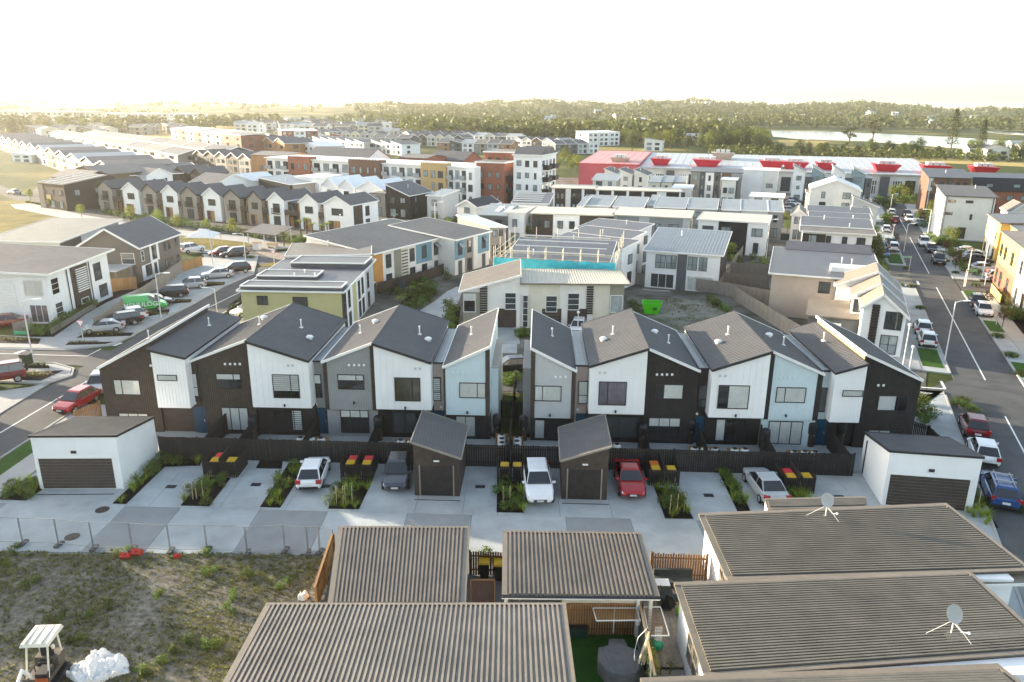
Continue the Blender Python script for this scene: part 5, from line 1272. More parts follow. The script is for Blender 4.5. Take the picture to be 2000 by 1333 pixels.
# temporary wire fence
tf = [(35, 1014, 46, 1063), (106, 1017, 116, 1066), (174, 1024, 184, 1073), (252, 1021, 260, 1074), (327, 1023, 334, 1078), (400, 1026, 406, 1077), (478, 1026, 484, 1082), (556, 1023, 558, 1077), (603, 1026, 603, 1082), (625, 1028, 626, 1080), (672, 1037, 655, 1088)]
FGW = mt('fence_wire', (.30, .31, .31), .5, .1, 3, metal=.6)
tp = [(-40, 1012, -26, 1062)] + tf
for i in range(len(tp) - 1):
    a, b = P(tp[i][2], tp[i][3]), P(tp[i + 1][2], tp[i + 1][3]); r = thing('fence_panel', '%s temporary wire fence panel from the left along the weedy lot' % ORD[i], 'fence panel', (a[0], a[1], 0), math.atan2(b[1] - a[1], b[0] - a[0]), 'temporary wire fence panels along the weedy lot')
    L = math.hypot(b[0] - a[0], b[1] - a[1]) - .06; m = M()
    for p, q in (((0, 0, .1), (0, 0, 1.75)), ((L, 0, .1), (L, 0, 1.75)), ((0, 0, 1.72), (L, 0, 1.72)), ((0, 0, .15), (L, 0, .15))): m.tube([p, q], .021, 6)
    m.build('frame', FGW, r); m = M()
    for k in range(1, 12): m.tube([(0, 0, .15 + k * .13), (L, 0, .15 + k * .13)], .0022, 3)
    for k in range(1, int(L / .1)): m.tube([(k * .1, 0, .15), (k * .1, 0, 1.72)], .0022, 3)
    o = m.build('wire_mesh', FGW, r); o['kind'] = 'stuff'
    m = M(); m.box(-.12, -.32, 0, .12, .32, .14); m.build('foot_block', mt('foot_rubber', (.09, .09, .085), .9), r)
for px, py, l, s in ((245, 1090, 'red plastic drum lying against the wire fence', .3), (347, 1090, 'small red plastic scrap at the lot edge', .2), (268, 1083, 'faded red plastic sack under the wire fence', .35)):
    m = M(); m.hexa([(-s, -s * .5, -.1), (s, -s * .6, -.1), (s * .9, s * .5, -.1), (-s * .8, s * .6, -.1)], [(-s * .8, -s * .4, s * .5), (s * .7, -s * .5, s * .8), (s * .8, s * .4, s * .6), (-s * .6, s * .4, s * .9)]); m.lathe([(.06, 0), (.05, .1), (.02, .1)], 7, (0, 0, s * .6)); m.xf(Matrix.Rotation(s * 2, 4, 'X')); o = m.build('plastic_drum' if 'drum' in l else 'plastic_scrap', mt('red_plastic', (.5, .05, .035), .6, .2, 4)); o.location = (*P(px, py), .12); tag(o, l, 'plastic waste')
TARP = mt('white_tarpaulin', (.72, .71, .69), .6, .05, 3)
ol = [(-1.75, -.15), (-1.0, .0), (-.75, .35), (-.6, .95), (.0, .85), (.75, .8), (1.25, .35), (1.65, -.3), (1.0, -.55), (.6, -.95), (-.15, -1.15), (-.7, -.75), (-1.2, -.5)]
lump('tarpaulin', 'crumpled white tarpaulin heaped beside the mini digger', 'tarpaulin', (*P(190, 1306), .0), 0, ol, lambda x, y: max(.05, .34 + .24 * noise.noise((x * 1.9, y * 1.9, 2)) + .34 * abs(noise.noise((x * 2.6 + y, y * 3.2, 8))) - .16 * abs(noise.noise((x * 6, y * 5 - x * 3, 4))) - .2 * math.hypot(x * .8, y)), TARP, 46)
lump('plastic_bag', 'small white plastic bag on the lot near the carport fence', 'bag', (*P(593, 1168), 0), 0, [(-.28, -.2), (.1, -.28), (.3, 0), (.1, .28), (-.2, .22)], lambda x, y: .25 + .25 * noise.noise((x * 6, y * 6, 3)), TARP, 16)
# mini digger with canopy
dx, dy = P(92, 1330); dg = thing('mini_digger', 'small orange tracked digger with white canopy and black seat', 'digger', (dx, dy, 0), R(4))
ORG = mt('faded_orange_paint', (.42, .10, .035), .5, .2, 4); CANW = mt('cream_canopy', (.70, .66, .55), .5, .06, 3)
for s in (-1, 1):
    m = M(); n = 14; pr = []
    for k in range(n): 
        a = 2 * math.pi * k / n; pr.append((math.cos(a) * .2 + (.55 if math.cos(a) > 0 else -.55), .21 + math.sin(a) * .2))
    m.hexa([(s * .62 - .13, y, z) for y, z in pr], [(s * .62 + .13, y, z) for y, z in pr])
    for k in range(16): yy = -.68 + k * .09; m.box(s * .62 - .14, yy, .40, s * .62 + .14, yy + .04, .435)
    m.build('track', PLASTB, dg)
m = M(); m.box(-.5, -.65, .42, .5, .75, .62); m.box(-.5, .25, .62, .5, .85, 1.05); m.build('chassis', mt('grimy_steel', (.10, .085, .07), .7, .2, 5), dg)
m = M(); m.box(.0, -.72, .62, .48, -.1, .95); m.build('hood', PLASTB, dg); m = M(); m.box(-.02, -.76, .5, .5, -.70, .75); m.build('bumper', ORG, dg)
m = M(); m.box(-.25, .0, .8, .25, .42, .95); m.build('seat', PLASTB, dg); m = M(); m.box(-.25, .36, .95, .25, .5, 1.5); m.build('backrest', PLASTB, dg)
for x, y, yt in ((-.46, -.55, -.15), (.46, -.55, -.15), (-.46, .7, .62), (.46, .7, .62)): m = M(); m.bar((x, y, .62), (x * .95, yt, 2.12), .06); m.build('canopy_post', CANW, dg)
m = M(); m.hexa([(-.6, -.42, 2.1), (.6, -.42, 2.1), (.6, .95, 2.1), (-.6, .95, 2.1)], [(-.55, -.36, 2.24), (.55, -.36, 2.24), (.55, .88, 2.27), (-.55, .88, 2.27)]); 
cn = m.build('canopy', CANW, dg)
for x in (-.38, -.08, .3): m = M(); m.box(x - .015, -.34, 2.245, x + .015, .86, 2.275); m.build('canopy_rib', mt('canopy_seam', (.35, .33, .27), .6), cn)
m = M(); m.tube([(-.2, -.6, .7), (-.22, -1.1, 1.5), (-.24, -1.7, 1.1)], [.09, .08, .07], 8); m.build('boom', TRIMW, dg); m = M(); m.tube([(-.24, -1.7, 1.1), (-.25, -1.75, .3)], .06, 8); m.build('dipper_arm', ORG, dg)
m = M(); m.hexa([(-.5, -1.95, 0.02), (.05, -1.95, 0.02), (.05, -1.55, .02), (-.5, -1.55, .02)], [(-.5, -1.85, .35), (.05, -1.85, .35), (.05, -1.5, .4), (-.5, -1.5, .4)]); m.build('bucket', STEEL, dg)
for x in (-.3, .3): m = M(); m.tube([(x, -.15, .62), (x, -.2, 1.0)], .02, 5); m.build('control_lever', PLASTB, dg)
m = M(); m.lathe([(.06, 0), (.08, .12), (.05, .2), (.01, .2)], 8, (.58, -.05, 1.75)); m.build('work_lamp', CANW, dg)
# ================================================================= MIDDLE DISTANCE HOUSES
def proj_x(x, y, z):
    d = Vector((x, y, z - CAMH)); Z = d.y * _cp - d.z * _sp; Y = (d.y * _sp + d.z * _cp) / Z; X = d.x / Z
    return 1000 + FPX * (_cr * X + _sr * Y)
def HX(label, A, B, z, D, yaw=None, name='house', cat='house', group=None, anchor='A'):
    """house with its front between the sight lines A and B, which meet it at height z"""
    a, b = P(*A, z), P(*B, z)
    if yaw is not None:
        d = Vector((math.cos(R(yaw)), math.sin(R(yaw)))); o, tgt = (Vector(a), B[0]) if anchor == 'A' else (Vector(b), A[0]); sg = 1 if anchor == 'A' else -1
        lo, hi = .5, 140.0; f = lambda t: (proj_x(*(o + d * (sg * t)), z) - tgt) * sg
        if f(hi) < 0: hi = Vector(a).__sub__(Vector(b)).length; lo = hi
        for _ in range(40):
            m_ = (lo + hi) / 2
            if f(m_) > 0: hi = m_
            else: lo = m_
        q = o + d * (sg * hi); a, b = (o, q) if anchor == 'A' else (q, o)
    return House(name, label, a, b, D, cat, group)
def aw(h, face, L, n, rows=((.5, 2.1), (3.4, 4.8)), w=1.3, skip=0.0, s0=0.4, fr=None, pane=None):
    """n window columns on each storey, a few left out or narrowed"""
    for z0, z1 in rows:
        for i in range(n):
            if RND.random() < skip: continue
            c = s0 + (L - 2 * s0) * (i + .5) / n; ww = min(w * RND.choice((.6, 1, 1, 1.2)), (L - 2 * s0) / n * .8)
            h.window(face, c - ww / 2, z0 + (0 if z0 < 1 else RND.choice((0, 0, .25))), c + ww / 2, z1, mull=(RND.choice((.33, .5, .66)),) if ww > .9 else (), fr=fr, pane=pane or RND.choice((PANE, PANEL_, PANEL_)), fw=.08)
def acc(h, face, items):
    for s0, z0, s1, z1, m in items: h.panel(face, m, s0, z0, s1, z1, proud=.05)
MID = 'two storey houses of the middle rows'
def box(label, A, B, z, D, wall, roof, hts=None, yaw=-20, n=2, nr=0, nl=0, over=.25, trim=None, accs=(), ribs=0, axis='v', group=MID, th=.16, rows=((.4, 2.2), (3.3, 4.7)), anchor='A', name='house', skip=.1, pipes=1, w=1.3, sills=None):
    h = HX(label, A, B, z, D, yaw, name, name.replace('_', ' '), group, anchor); hts = hts or z
    if isinstance(hts, (list, tuple)): hb = list(hts)
    else: hb = [hts] * 4
    h.body(wall, hb); h.roof(roof, hb, over=over, th=th, trim=trim, ribs=ribs, axis=axis)
    L = h.L
    acc(h, h.front(), [(a * L, b, c * L, d, m) for a, b, c, d, m in accs])
    if n: aw(h, h.front(.0) if not accs else ((0, -.05), (1, 0), (0, -1)), L, n, rows, w, skip)
    if nr: aw(h, h.right(), D, nr, rows, w, .25)
    if nl: aw(h, h.left(), D, nl, rows, w, .25)
    for k in range(pipes):
        u, v = L * RND.uniform(.2, .8), D * RND.uniform(.2, .8); g0 = hb[0] + (hb[1] - hb[0]) * u / L + (hb[3] - hb[0]) * v / D; m = M(); m.lathe([(.06, 0), (.06, .6), (.1, .6), (.1, .72), (.02, .74)], 6, (u, v, g0 + th)); h.add('vent_pipe', m, TRIMW)
    return h
def gab(label, A, B, z, D, wall, roof, zr, yaw=-20, n=1, nr=0, nl=0, axis='v', trim=None, accs=(), group=MID, rows=((.4, 2.2), (3.3, 4.7)), anchor='A', over=.25, pos=.5, name='house', ribs=0, w=1.3):
    h = HX(label, A, B, z if not isinstance(z, tuple) else z[0], D, yaw, name, name.replace('_', ' '), group, anchor); h.gable(wall, roof, z, zr, axis=axis, trim=trim, over=over, pos=pos, ribs=ribs); L = h.L
    acc(h, h.front(), [(a * L, b, c * L, d, m) for a, b, c, d, m in accs])
    if n: aw(h, ((0, -.05 if accs else 0), (1, 0), (0, -1)), L, n, rows, w)
    if nr: aw(h, h.right(), D, nr, rows, w, .2)
    if nl: aw(h, h.left(), D, nl, rows, w, .2)
    return h
# ---- left street
C = P(107, 632); h = House('house', 'big white and brown house with broad grey roof at the left edge', (C[0] - 13.5, C[1] + .4), C, 12.6, 'house')
h.body(WHITE, [6.3, 5.8, 6.1, 6.6]); h.roof(ROOFB, [6.3, 5.8, 6.1, 6.6], over=.75, th=.2, trim=TRIMW, ribs=.42, axis='u', rh=.02)
fr = h.front(); rr = h.right()
acc(h, fr, [(4.5, 0, 7.2, 6.0, BROWN)]); acc(h, rr, [(4.4, 0, 7.9, 5.6, BROWN)]); fo = ((0, -.06), (1, 0), (0, -1)); ro_ = ((h.L + .06, 0), (0, 1), (1, 0))
for s in (0, ):
    for k in range(11): m = M(); m.box(7.6, -.16, 2.0 + k * .33, 9.6, -.03, 2.12 + k * .33); h.add('louvre_slat', m, TRIMW); m = M(); m.box(h.L + .06, 5.3, 2.4 + k * .27, h.L + .16, 7.6, 2.52 + k * .27); h.add('louvre_slat', m, TRIMW)
h.window(fo, 4.9, 2.6, 6.9, 5.0, trans=(.4, .7), fr=TRIMW); h.garage(fo, 4.6, 0, 7.1, 2.2, WHITE, 5)
h.window(fr, 10.6, 3.2, 12.9, 5.1, trans=(.33, .66), mull=(.5,), fr=TRIMW, kind='curtain'); h.window(rr, .5, 3.2, 1.9, 5.1, trans=(.33, .66), fr=TRIMW, kind='curtain'); h.window(fr, 10.9, .1, 13, 2.2, mull=(.33, .66), fr=TRIMW, kind='dcurtain'); h.window(rr, .6, .4, 2.0, 2.2, trans=(.33, .66), fr=TRIMW)
h.window(rr, 9.2, 2.9, 10.8, 5.1, trans=(.25, .5, .75)); h.window(rr, 9.8, .6, 11.6, 2.2, trans=(.5,)); h.window(ro_, 5.6, .8, 7.2, 1.5, fr=TRIMW); h.window(fr, 1.5, 3.0, 3.6, 5)
for v in (3.6, 8.2): m = M(); m.tube([(h.L + .1, v, 5.6), (h.L + .1, v, .1)], .06, 6); h.add('downpipe', m, TRIMD)
bq = P(279, 552); h = House('house', 'dark taupe gabled house with white front panel behind the timber fence on the left street', (bq[0] - 8.6, bq[1] + .3), bq, 12.5, 'house')
h.gable(TAUPED, ROOFT, 5.0, 7.5, trim=TRIMW, over=.35); fr = h.front(); rr = h.right()
acc(h, rr, [(.3, 0, 5.0, 2.3, WHITE), (3.0, 2.3, 5.6, 4.9, WHITE)]); ro_ = ((h.L + .06, 0), (0, 1), (1, 0))
h.window(fr, 6.0, 2.6, 7.9, 4.2, trans=(.5,), fr=TRIMW); h.window(rr, .5, 2.9, 1.3, 4.4, trans=(.5,), fr=TRIMW); h.window(ro_, 3.5, 2.6, 4.8, 4.7, trans=(.33, .66)); h.window(ro_, 1.2, .6, 2.9, 2.2); h.window(ro_, 3.7, .3, 4.4, 2.1)
for v in (7.2, 8.6, 10.9): h.window(rr, v, 3.2, v + .7, 4.5); h.window(rr, v, .7, v + .8, 1.9)
m = M(); m.box(1.5, -4.6, 2.45, 7.6, -.02, 2.6); h.add('lean_to_roof', m, ROOFS); m = M(); m.box(1.6, -.9, .0, 7.5, -.1, 2.4); h.add('lean_to_wall', m, FENCEW)
for u in (1.7, 4.5, 7.4): m = M(); m.box(u - .06, -4.5, 0, u + .06, -4.38, 2.45); h.add('post', m, FENCEW)
h = box('long white house with pale cream roof at the left edge behind the gabled taupe house', (-30, 476), (115, 474), 5.5, 15, OFFW, mt('pale_cream_roof', (.27, .25, .21), .6, .1, .5), [5.5, 5.5, 6.4, 6.4], -4, 3, 0, group=None, trim=TRIMW, anchor='B', over=.5)
acc(h, h.right(), [(.2, 0, 5, 5.6, TAUPED), (5, 0, 10, 5.9, WHITE), (10, 0, 14.8, 6.2, GREY)]); h.window(((h.L + .06, 0), (0, 1), (1, 0)), 7, 2, 7.8, 5, trans=(.33, .66))
FG2 = 'weathered timber fences along the left parking bays'
fence('weathered timber fence panels beside the big white and brown house', [P(188, 650), P(262, 605)], 1.9, FENCEW, .5, .01, group=FG2, ht=[1.7, 2.0]); fence('weathered timber fence from the lean-to to the brown fence on the left street', [P(264, 603), P(357, 533)], 1.9, FENCEW, .5, .01, group=FG2)
fence('sunlit orange brown timber fence end beside the left parking bays', [P(358, 532), P(396, 520)], 1.6, TIMBER, .2, .02, group=FG2); fence('low timber fence in front of the big white house planting', [P(102, 655), P(188, 602)], .7, FENCEW, .3, .02, group=FG2)
fence('timber fence panel standing across the yard below the lean-to', [P(205, 572), P(268, 566)], 1.8, TIMBER, .2, .01, group=FG2)
fence('brown fence panel beside the dark car at the left edge', [P(30, 655), P(66, 645)], 1.4, FENCEW, .3, .02, group=FG2)
# ---- yellow-green house and the blue and cream terrace
h = box('yellow green house with dark stepped roof behind the left end of the row', (470, 560), (667, 572), 5.0, 16, OLIVE, ROOFD, [5.0, 5.0, 5.3, 5.3], -2, 0, group=None, trim=TRIMW, anchor='B', over=.35, pipes=3)
h.pwin(h.front(), 571, 580, 603, 614, trans=(.33, .66)); h.pwin(h.front(), 501, 578, 524, 596, mull=(.5,))
L = h.L; ri = h.right(); acc(h, ri, [(0, 0, 1.6, 5, BROWN), (1.7, 0, 4.6, 5.1, WHITE), (4.7, 0, 6.4, 5.1, OLIVE), (6.5, 0, 11, 5.2, WHITE), (11, 0, 15.8, 5.2, GREYL)])
rx_ = ((L + .06, 0), (0, 1), (1, 0))
for v, zz in ((.5, 2.6), (2.4, 2.6), (7.2, 2.4), (9.0, 2.6), (12, 2.6)): h.window(rx_, v, zz, v + .9, 4.6, trans=(.5,)); h.window(rx_, v, .2, v + 1.0, 2.1)
for v0, v1, uo, zz in ((.0, 2.6, .0, 5.55), (5.0, 8.2, .0, 5.6), (11.2, 15.6, 2.0, 5.9)):
    m = M(); m.box(uo, v0, 5.0, L * (.62 if v0 == 5 else 1.0), v1, zz); o = h.add('roof_step', m, ROOFD)
    t = M()
    for (p, q) in (((uo, v0), (L * (.62 if v0 == 5 else 1.0), v0)), ((L * (.62 if v0 == 5 else 1.0), v0), (L * (.62 if v0 == 5 else 1.0), v1)), ((uo, v1), (L * (.62 if v0 == 5 else 1.0), v1)), ((uo, v0), (uo, v1))): t.bar((*p, zz + .02), (*q, zz + .02), .13, .14)
    t.build('parapet_flashing', TRIMW, o)
m = M()
for k in range(8): m.bar((3.2, -.35, .2 + k * .2), (4.4, -.35, .2 + k * .2), .03, .05)
for k in range(6): m.bar((3.2 + k * .24, -.33, .1), (3.2 + k * .24, -.33, 1.8), .03, .05)
h.add('trellis', m, BROWN)
def terr(label, A, B, z, D, yaw, units, zback, roof=ROOFB):
    h = HX(label, A, B, z, D, yaw, 'terrace_house', 'terrace house', 'blue and cream terrace houses'); L = h.L
    h.body(OFFW, [z, z, zback, zback]); h.roof(roof, [z, z, zback, zback], over=(.3, .3, .45, .3), th=.18, trim=TRIMW, ribs=.5, axis='u', rh=.02); f = h.front(); t = 0
    fo = ((0, -.05), (1, 0), (0, -1))
    for fr_, mat, w in units:
        s0, s1 = t * L, (t + fr_) * L; t += fr_
        if mat is not OFFW: h.panel(f, mat, s0, 2.3 if mat is TEAL else 0, s1, z - .05, proud=.05)
        c = (s0 + s1) / 2
        if w == 'w': h.window(fo, c - .55, 2.9, c + .55, 4.8, trans=(.33, .66), fr=TRIMD); h.window(fo, c - .6, .1, c + .6, 2.05, mull=(.5,))
        if w == 'o':
            q = h.window(fo, c - .55, 2.9, c + .55, 4.8, trans=(.5,)); m = M(); m.slab([(c - .5, -.75, 4.2), (c + .5, -.75, 4.2), (c + .5, -.08, 4.75), (c - .5, -.08, 4.75)], .03); m.build('open_sash', PANEL_, q); h.door(fo, c - .5, 0, c + .4, 2.05, GREYD)
        if w == 's':
            for k in range(10): m = M(); m.box(s0 + .1, -.14, .6 + k * .45, s1 - .1, -.04, .75 + k * .45); h.add('louvre_slat', m, BROWN)
    return h
terr('terrace house with orange end panel, teal block and long brown roof', (728, 497), (887, 462), 5.3, 12, 60, [(.10, ORANGE, ''), (.13, OFFW, 'w'), (.08, KHAKI, ''), (.08, CREAM, 's'), (.10, OFFW, 'w'), (.20, TEAL, 'w'), (.11, OFFW, 'o'), (.10, TAUPE, 's'), (.10, OFFW, '')], 6.6)
terr('farther terrace house with two teal blocks beside the scaffolded house', (888, 470), (955, 447), 5.3, 12, 60, [(.28, TEAL, 'o'), (.24, TAUPE, 'w'), (.14, OFFW, ''), (.34, TEAL, 'o')], 6.4)
box('taupe rendered end house with white roof edge behind the teal terrace', (957, 445), (988, 452), 5.2, 9, TAUPE, ROOFW, [5.2, 5.0, 5.8, 6.2], 40, 2, group=None, trim=TRIMW)
box('low dark flat roof annex behind the yellow green house', (560, 505), (722, 498), 5.6, 9, OFFW, ROOFB, None, 10, 0, group=None, trim=TRIMW, anchor='B')
fence('brown fence row below the teal terrace yards', [P(740, 575), P(845, 545), P(900, 520)], 1.6, BROWN, .2, .01); fence('grey slatted fence along the yards of the orange panel terrace', [P(728, 560), P(790, 566)], 1.5, GREYD, .15, .03)
for i, (px, py) in enumerate(((700, 592), (712, 577), (724, 562), (735, 548))):
    m = M(); m.box(-1.5, -.5, 1.7, 1.5, .5, 1.8); b = M(); b.box(-1.5, .3, 0, 1.5, .42, 1.7); c = M(); [c.box(x - .04, -.45, 0, x + .04, -.37, 1.7) for x in (-1.4, 1.4)]
    r = clutter('yard_shelter', '%s flat roofed yard shelter from the front behind the yellow green house' % ORD[i], 'shelter', [('roof', m, OFFW), ('wall', b, GREYD), ('post_frame', c, GREYD)], (*P(px, py), 0), R(-4)); r['group'] = 'flat roofed yard shelters'
# ---- cream and white house behind the gap in the row
h = HX('house', (905, 640), (1222, 640), 0, 7.4, 0); h = h; h.o['label'] = 'cream and white house with brown and ribbed cream roofs behind the walkway gap'
h.o.name = 'house'; h.o['category'] = 'house'; L = h.L; f = h.front(); fo = ((0, -.05), (1, 0), (0, -1))
U = lambda px, z=3.0: h.fz(f, px, 600)[0]
us = [U(x) for x in (893, 963, 1015, 1032, 1093, 1145, 1190, 1218)]
h.body(OFFW, [4.3, 6.1, 6.3, 4.5], 0, us[2], 0, 7.4); h.body(OFFW, 5.2, us[2], us[-1], .15, 7.4)
h.roof(ROOFB, [4.3, 6.1, 6.3, 4.5], 0, us[2], 0, 7.4, (.45, .12, .45, .3), .2, .4, 'u', TRIMW, .02)
h.roof(ROOFC, [5.2, 5.2, 5.2, 5.2], us[2] + .05, us[-1], .15, 7.4, (0, .6, .6, .2), .16, .3, 'v', TRIMB, .05)
acc(h, f, [(0, 0, 2.0, 4.2, KHAKI), (2.02, 0, us[1] - .6, 4.6, CREAM)]); acc(h, ((0, .15), (1, 0), (0, -1)), [(us[3], 0, us[4], 5.3, CREAM), (us[5] + .8, 0, us[6], 5.3, CREAM), (us[6] + .02, 0, us[7], 5.3, KHAKI)])
for a, b in ((us[1] - 1.5, us[1] - .65), (us[5], us[5] + .75)):
    for k in range(12): m = M(); m.box(a, -.16 if a < us[2] else 0, 1.7 + k * .28, b, -.02 if a < us[2] else .14, 1.9 + k * .28); h.add('louvre_slat', m, TRIMD)
h.pwin(fo, 905, 574, 929, 610, fr=TRIMW, kind='room'); h.pwin(fo, 986, 572, 1008, 605, trans=(.35, .7), fr=TRIMW); h.pwin(fo, 1021, 577, 1031, 640, trans=(.2, .4, .6, .8), fr=TRIMW)
h.pwin(((0, .08), (1, 0), (0, -1)), 1066, 578, 1088, 610, trans=(.33, .66), fr=TRIMW); h.pwin(((0, .1), (1, 0), (0, -1)), 1109, 573, 1131, 606, trans=(.33, .66), fr=TRIMW); h.pwin(((0, .08), (1, 0), (0, -1)), 1192, 577, 1215, 611, fr=TRIMW, pane=PANEL_)
for a, b in ((971, 1008), (1058, 1096), (1108, 1146)):
    s0, _ = h.fz(f, a, 630); s1, _ = h.fz(f, b, 630); h.garage(((0, -.03 if a < 1000 else .12), (1, 0), (0, -1)), s0, .05, s1, 2.3, BROWN, 6)
for px, py in ((1020, 655), (1165, 655)):
    x, y = P(px, py)
    for j in range(4): plant('bush', 'shrub', '%s leafy shrub %s of the cream house driveway' % (ORD[j], 'left' if px > 1100 else 'right'), 'plant', (x + VR.uniform(-.5, .5), y + VR.uniform(-.9, .9)), 0, 1.2, 'shrubs beside the cream and white house driveway')
# ---- houses right of centre
h = box('white two storey house with light grey ribbed roof and dark centre stripe', (1263, 490), (1408, 497), 5.2, 11.5, WHITE, ROOFG, [5.2, 5.2, 6.6, 6.6], -20, 0, group=None, trim=TRIMW, over=.4, ribs=.45, rows=())
f = h.front(); L = h.L; acc(h, f, [(L * .43, 0, L * .56, 5.0, GREYD)]); acc(h, h.right(), [(0, 0, 11, 5.2, BROWN)])
for a, b in ((.13, .27), (.28, .42), (.57, .70), (.72, .83)): h.window(f, a * L, 2.9, b * L, 4.8, trans=(.4,), mull=(.5,), pane=PANEL_)
h.window(f, .08 * L, .1, .40 * L, 2.1, mull=(.33, .66), fr=TRIMW); h.window(f, .58 * L, .1, .92 * L, 2.1, mull=(.25, .5, .75), kind='curtain', fr=TRIMW)
for i, q in enumerate([((1226, 552), (1262, 560), (1335, 566), (1402, 575)), ((1402, 575), (1420, 545), (1450, 500)), ((1402, 575), (1470, 588), (1530, 598)), ((1410, 556), (1500, 565)), ((1425, 535), (1515, 540)), ((1432, 585), (1470, 610), (1540, 655), (1560, 668))]):
    fence('weathered timber fence ' + ['behind the green skip lot', 'beside the white house with the light grey roof', 'across the back yards right of the skip lot', 'in the middle of the back yards right of the skip lot', 'highest across the back yards right of the skip lot', 'running down to the right end of the row'][i], [P(*p) for p in q], 1.8, FENCEW, .15, .008, group='weathered timber fences around the skip lot')
sk = thing('skip_bin', 'bright green open waste skip on the vacant lot', 'skip', (*P(1272, 612), 0), R(-12)); m = M(); GRN = mt('skip_green', (.08, .55, .01), .45, .1, 2)
o_ = [(-1.9, -.95), (1.9, -.95), (1.9, .95), (-1.9, .95)]; lo = [(-1.3, -.85), (1.3, -.85), (1.3, .85), (-1.3, .85)]
for i in range(4):
    j = (i + 1) % 4; m.face([(*lo[i], .1), (*lo[j], .1), (*o_[j], 1.65), (*o_[i], 1.65)]); m.face([(lo[j][0] * .97, lo[j][1] * .95, .14), (lo[i][0] * .97, lo[i][1] * .95, .14), (o_[i][0] * .97, o_[i][1] * .95, 1.65), (o_[j][0] * .97, o_[j][1] * .95, 1.65)]); m.bar((*o_[i], 1.66), (*o_[j], 1.66), .1)
m.face([(x, y, .1) for x, y in lo]); m.build('skip_body', GRN, sk); m = M(); m.box(-1.2, -.75, .15, 1.2, .75, .75); m.build('rubble_fill', SOIL, sk)
for u in (-.9, 0, .9): m = M(); m.bar((u, -.9, .15), (u * 1.25, -1.0, 1.6), .08); m.build('rib', GRN, sk)
sk.scale = (.62, .9, .85); m = M(); m.box(.3, -1.0, .7, 1.1, -.955, 1.15); m.build('label_plate', mt('dark_green_print', (.02, .12, .01), .5), sk)
tr = thing('site_trestle', 'timber trestle bench with boards on the vacant lot behind the skip', 'trestle', (*P(1280, 582), 0), R(-15)); m = M(); m.box(-1.8, -.4, .95, 1.8, .4, 1.05); m.build('board', FENCEW, tr)
for x in (-1.6, 1.6): m = M(); m.bar((x, -.5, 0), (x, .1, 1), .08); m.bar((x, .5, 0), (x, -.1, 1), .08); m.build('leg', TIMBER, tr)
# white gabled house on the right street
h = HX('white gabled house with stepped roofs in sun brown and shade blue beside the right street', (1662, 655), (1757, 700), 0, 15, -22.5, group=None, anchor='B'); L = h.L
RL, RB = mt('sun_tinted_brown_roof', (.20, .17, .135), .6, .1, 1), mt('shade_tinted_blue_roof', (.085, .105, .125), .5, .12, 1)  # lit and shaded tones of one roof, put into the colours
for i, (u0, u1, v0, v1, ze, zr) in enumerate(((L * .12, L, 0, 5, (5.0, 4.4), 6.4), (-.4, L, 5, 10, (4.9, 4.6), 6.5), (-2.0, L, 10, 15, (4.9, 4.7), 6.8))):
    h.gable(WHITE, RL, ze, zr, u0, u1, v0, v1, over=.3, pos=.42 + .1 * i, trim=TRIMW)
    um = u0 + (u1 - u0) * (.42 + .1 * i); m = M(); g = (ze[1] - zr) / (u1 - um); m.slab([(um, v0 - .28, zr + .18), (u1 + .3, v0 - .28, zr + g * (u1 + .3 - um) + .18), (u1 + .3, v1 + .28, zr + g * (u1 + .3 - um) + .18), (um, v1 + .28, zr + .18)], .015); h.add('shade_tint_sheet', m, RB)  # blue sheet over the slopes facing away from the sun paints their shade
f = h.front(); h.window(f, L * .58, 2.9, L * .93, 4.6 + .2, mull=(.33,), trans=(.55,)); h.window(f, L * .55, .3, L * .9, 2.3, mull=(.5,), trans=(.5,), pane=PANEL_); acc(h, f, [(L * .3, .1, L * .45, 5.4, BROWN)])
for k in range(14): m = M(); m.box(L * .29, -.16, 1.2 + k * .3, L * .46, -.06, 1.3 + k * .3); h.add('louvre_slat', m, TRIMD)
h.window(((0, 4.98), (1, 0), (0, -1)), -.2, 3.2, .6, 4.6); m = M(); m.box(-4.6, 3.5, 0, L * .12, 9.5, 2.6); h.add('lower_wing', m, GREYD); m = M(); m.slab([(-4.9, 3.2, 2.75), (L * .12, 3.2, 2.9), (L * .12, 9.8, 3.3), (-4.9, 9.8, 3.1)], .15); h.add('lower_roof', m, RL); h.garage(((0, 3.47), (1, 0), (0, -1)), -3.6, 0, -1.2, 2.1, WHITE, 5)
h.window(((-.4, 10), (0, -1), (-1, 0)), 1.5, 3.1, 3.4, 4.4, pane=mt('amber_glass', (.25, .2, .08), .1, .3, .5))
h = box('house with big dark low pitched roof and pinkish side wall left of the right street', (1508, 535), (1722, 535), 5.2, 16, mt('pinkish_render', (.46, .38, .31), .8, .06, 1), ROOFD, [5.2, 5.2, 5.6, 5.6], -20, 1, group=None, trim=TRIMW, over=.4, pipes=2)
m = M(); m.slab([(h.L * .1, 15, 5.8), (h.L, 15, 5.8), (h.L, 17.5, 6.6), (h.L * .1, 17.5, 6.6)], .15); h.add('upper_roof', m, ROOFD); m = M(); m.box(h.L * .55, 3, 5.3, h.L + .3, 5.5, 6.0); h.add('roof_step', m, WHITE)
h = box('brown and white house with layered white edged roofs left of the right street', (1568, 452), (1705, 460), 5.2, 9, WHITE, ROOFB, [5.2, 5.2, 5.7, 5.7], -20, 4, group=None, trim=TRIMW, over=.5, accs=[(0, 0, .34, 4.9, BROWN), (.76, 0, 1, 3.6, BROWN)])
